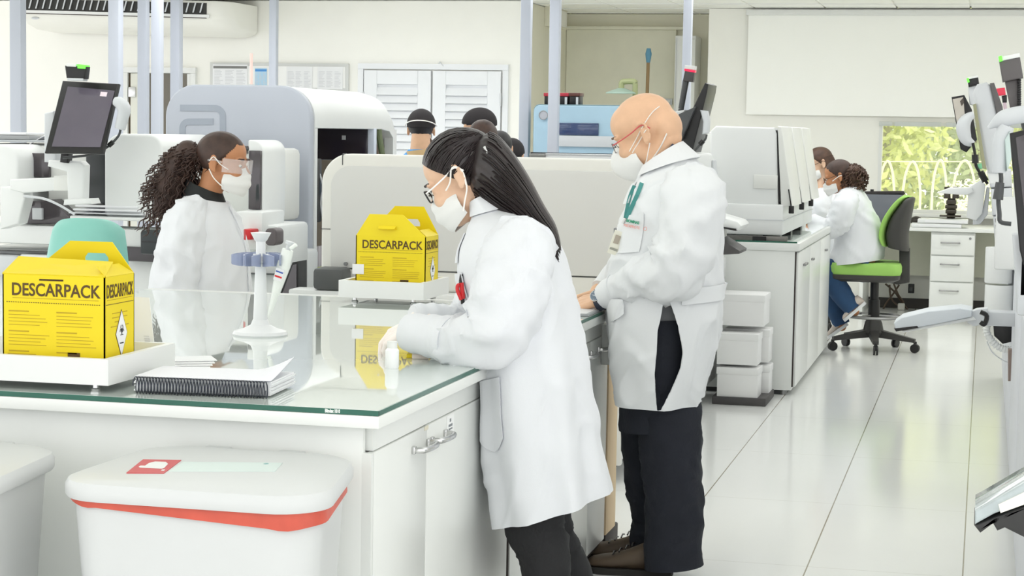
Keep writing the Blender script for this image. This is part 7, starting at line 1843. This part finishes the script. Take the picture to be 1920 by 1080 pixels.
# cables and socket on the wall below the desk
so2 = thing('wall_socket', tuple(aty(1709, 542, WY - .02)), 'black wall socket below the window desk', 'socket')
a, b = aty(1703, 532, WY - .12), aty(1714, 550, WY - .12)
MB().box(a.x, b.x, WY - .13, WY - .1, b.z, a.z, .006).build('plate', BLACK, so2); MB().box(a.x + .012, b.x - .012, WY - .15, WY - .13, b.z + .02, a.z - .03, .004).build('plug', DGREY, so2)
for k, pts in enumerate((((1660, 532), (1678, 548), (1690, 566), (1702, 580)), ((1686, 534), (1674, 552), (1662, 568), (1656, 580)), ((1676, 532), (1684, 552), (1694, 568), (1686, 578)), ((1668, 534), (1670, 556), (1680, 570), (1694, 574)))):
    tag(MB().tube(smoothpath([aty(x, y, WY - .14 - .01 * k) for x, y in pts], 16), .009, 6).build('power_cable', mat('cable_brown', (92, 78, 66), .6)), ('dark cable curving right to the floor below the desk', 'dark cable curving left to the floor below the desk', 'dark cable in the middle of the tangle below the desk', 'dark cable crossing the tangle towards the plug below the desk')[k], 'cable', 'cables below the window desk')
q = aty(1690, 574, WY - .2); tag(MB().box(q.x - .03, q.x + .03, WY - .24, WY - .18, .0, .06, .01).build('power_plug', mat('pale_plug', (206, 204, 196), .5)), 'pale power plug lying on the floor under the desk', 'plug')
# green swivel chair
GC = WY4 + .02
def cxy(px, py, y=GC): return aty(px, py, y)
gc = thing('swivel_chair', (cxy(1640, 650).x, GC, 0), 'lime green and black swivel chair with foot ring at the far cabinet', 'chair')
LIME = mat('lime_fabric', (152, 198, 100), .75, var=.05, bump=.1, bscale=200); CBK = mat('chair_black', (58, 57, 55), .5)
a, b = cxy(1556, 500), cxy(1692, 500); zt = cxy(1620, 489).z; zb = cxy(1620, 512).z
P_ = rrect(a.x, b.x, GC - .24, GC + .24, .09, 8)
def seat_ring(s, z, d=0): cx_, cy_ = (a.x + b.x) / 2, GC; return [Vector((cx_ + (x - cx_) * s, cy_ + (y - cy_) * s, z + d * ((x - cx_) / .26))) for x, y in P_]
MB().loft([seat_ring(.97, zb), seat_ring(1, zb + .02), seat_ring(1, zt - .03), seat_ring(.96, zt - .006), seat_ring(.8, zt), seat_ring(.3, zt - .006)]).build('seat', LIME, gc, 50)
MB().loft([seat_ring(.8, zb - .05), seat_ring(.96, zb - .03), seat_ring(.985, zb)]).build('seat_pan', CBK, gc, 50)
# back: lime pad and black shell, tilted; shell is behind (towards +X)
bp = [cxy(*p) for p in ((1659, 456), (1655, 440), (1662, 412), (1678, 385), (1694, 368), (1704, 367))]
bo = [cxy(*p) for p in ((1667, 461), (1664, 440), (1672, 412), (1688, 388), (1702, 372), (1710, 369))]
bb = [cxy(*p) for p in ((1706, 470), (1704, 440), (1709, 410), (1713, 390), (1716, 374), (1716, 371))]
def backloft(L1, L2, name, m, w):
    rg = []
    A = smoothpath(L1, 20); Bq = smoothpath(L2, 20)
    for i in range(20):
        f = i / 19; ww = w * (.86 + .14 * math.sin(PI * min(1, f * 1.15))) * (1 - .35 * sstep(.75, 1, f)); r = []
        for k in range(24):
            t_ = 2 * PI * k / 24; cy = math.cos(t_); sx = math.sin(t_)
            c = (A[i] + Bq[i]) / 2; h = (Bq[i] - A[i]) / 2
            yy = math.copysign(abs(cy) ** .5, cy) * ww; bow = .03 * (yy / w) ** 2
            r.append(c + h * (math.copysign(abs(sx) ** .6, sx)) + Vector((-bow, yy, 0)))
        rg.append(r)
    MB().loft(rg).build(name, m, gc, 60)
backloft(bp, bo, 'back_pad', LIME, .22); backloft([p + Vector((.003, 0, 0)) for p in bo], bb, 'back_shell', CBK, .205)
MB().prism([cxy(*p, GC - .04) for p in ((1686, 465), (1706, 466), (1705, 530), (1684, 534), (1630, 522), (1630, 512), (1686, 506))], (0, .08, 0), .008).build('back_bar', CBK, gc)
c = cxy(1638, 600); 
MB().lathe([(.04, .2), (.04, .36), (.03, .36), (.03, zb - .04)], (c.x, GC, 0), 20).build('gas_lift', BLACK, gc)
rg_ = MB().tube([(c.x + .2 * math.cos(t_), GC + .2 * math.sin(t_), .245) for t_ in [2 * PI * k / 40 for k in range(41)]], .011, 8)
for k in range(3): rg_.tube([(c.x, GC, .25), (c.x + .2 * math.cos(2 * PI * k / 3), GC + .2 * math.sin(2 * PI * k / 3), .245)], .009, 8)
rg_.build('foot_ring', STEEL, gc)
MB().lathe([(.06, .1), (.075, .13), (.06, .2), (.04, .24), (.0, .24)], (c.x, GC, 0), 20).build('hub', CBK, gc)
for k in range(5):
    t_ = 2 * PI * k / 5 - 1.45; d = Vector((math.cos(t_), math.sin(t_), 0)); e = Vector((c.x, GC, 0)) + d * .3
    n_ = Vector((-d.y, d.x, 0))
    lg = MB().loft([[Vector((c.x, GC, .1)) + n_ * s1 * .035 + Z * s2 for s1, s2 in ((-1, 0), (1, 0), (1, .06), (-1, .06))], [e + Z * .072 + n_ * s1 * .02 + Z * s2 for s1, s2 in ((-1, 0), (1, 0), (1, .025), (-1, .025))]]).build('leg', CBK, gc)
    MB().cyl(e + n_ * .016 + Z * .032, e + n_ * .004 + Z * .032, .032).cyl(e - n_ * .016 + Z * .032, e - n_ * .004 + Z * .032, .032).cyl(e + Z * .03, e + Z * .08, .012).build('caster', BLACK, lg)
# ================================================================== LIGHT
wd = bpy.data.worlds.new('daylight'); scene.world = wd; wd.use_nodes = True
bg = wd.node_tree.nodes['Background']; bg.inputs['Color'].default_value = (.985, .99, 1.0, 1); bg.inputs['Strength'].default_value = 1.75
def area(name, loc, sx, sy, e, col=(1, 1, 1), rot=(0, 0, 0)):
    l = bpy.data.lights.new(name, 'AREA'); l.shape = 'RECTANGLE'; l.size = sx; l.size_y = sy; l.energy = e; l.color = col
    o = bpy.data.objects.new(name, l); COL.objects.link(o); o.location = loc; o.rotation_euler = rot; return o
for ix, x in enumerate((-5.6, -3.4, -1.2, 1.2)):
    for iy, (y, e) in enumerate(((.8, 5), (3.2, 2.5), (5.8, 6), (8.6, 11), (11.4, 15), (13.9, 21))):
        area('ceiling_light', (x, y, CEILZ - .02), 1.8, 1.6, e, (.99, .995, 1))
sun = bpy.data.lights.new('sun', 'SUN'); sun.energy = 5.0; sun.angle = .02; sun.color = (1, .97, .86)
so = bpy.data.objects.new('sun', sun); COL.objects.link(so); so.rotation_euler = (math.radians(-40), math.radians(20), 0)
vs = scene.view_settings; vs.view_transform = 'Standard'; vs.look = 'None'; vs.exposure = 0.16; vs.gamma = 1.0; vs.use_curve_mapping = False
scene.cycles.use_denoising = True
scene.cycles.diffuse_bounces = 8; scene.cycles.max_bounces = 14
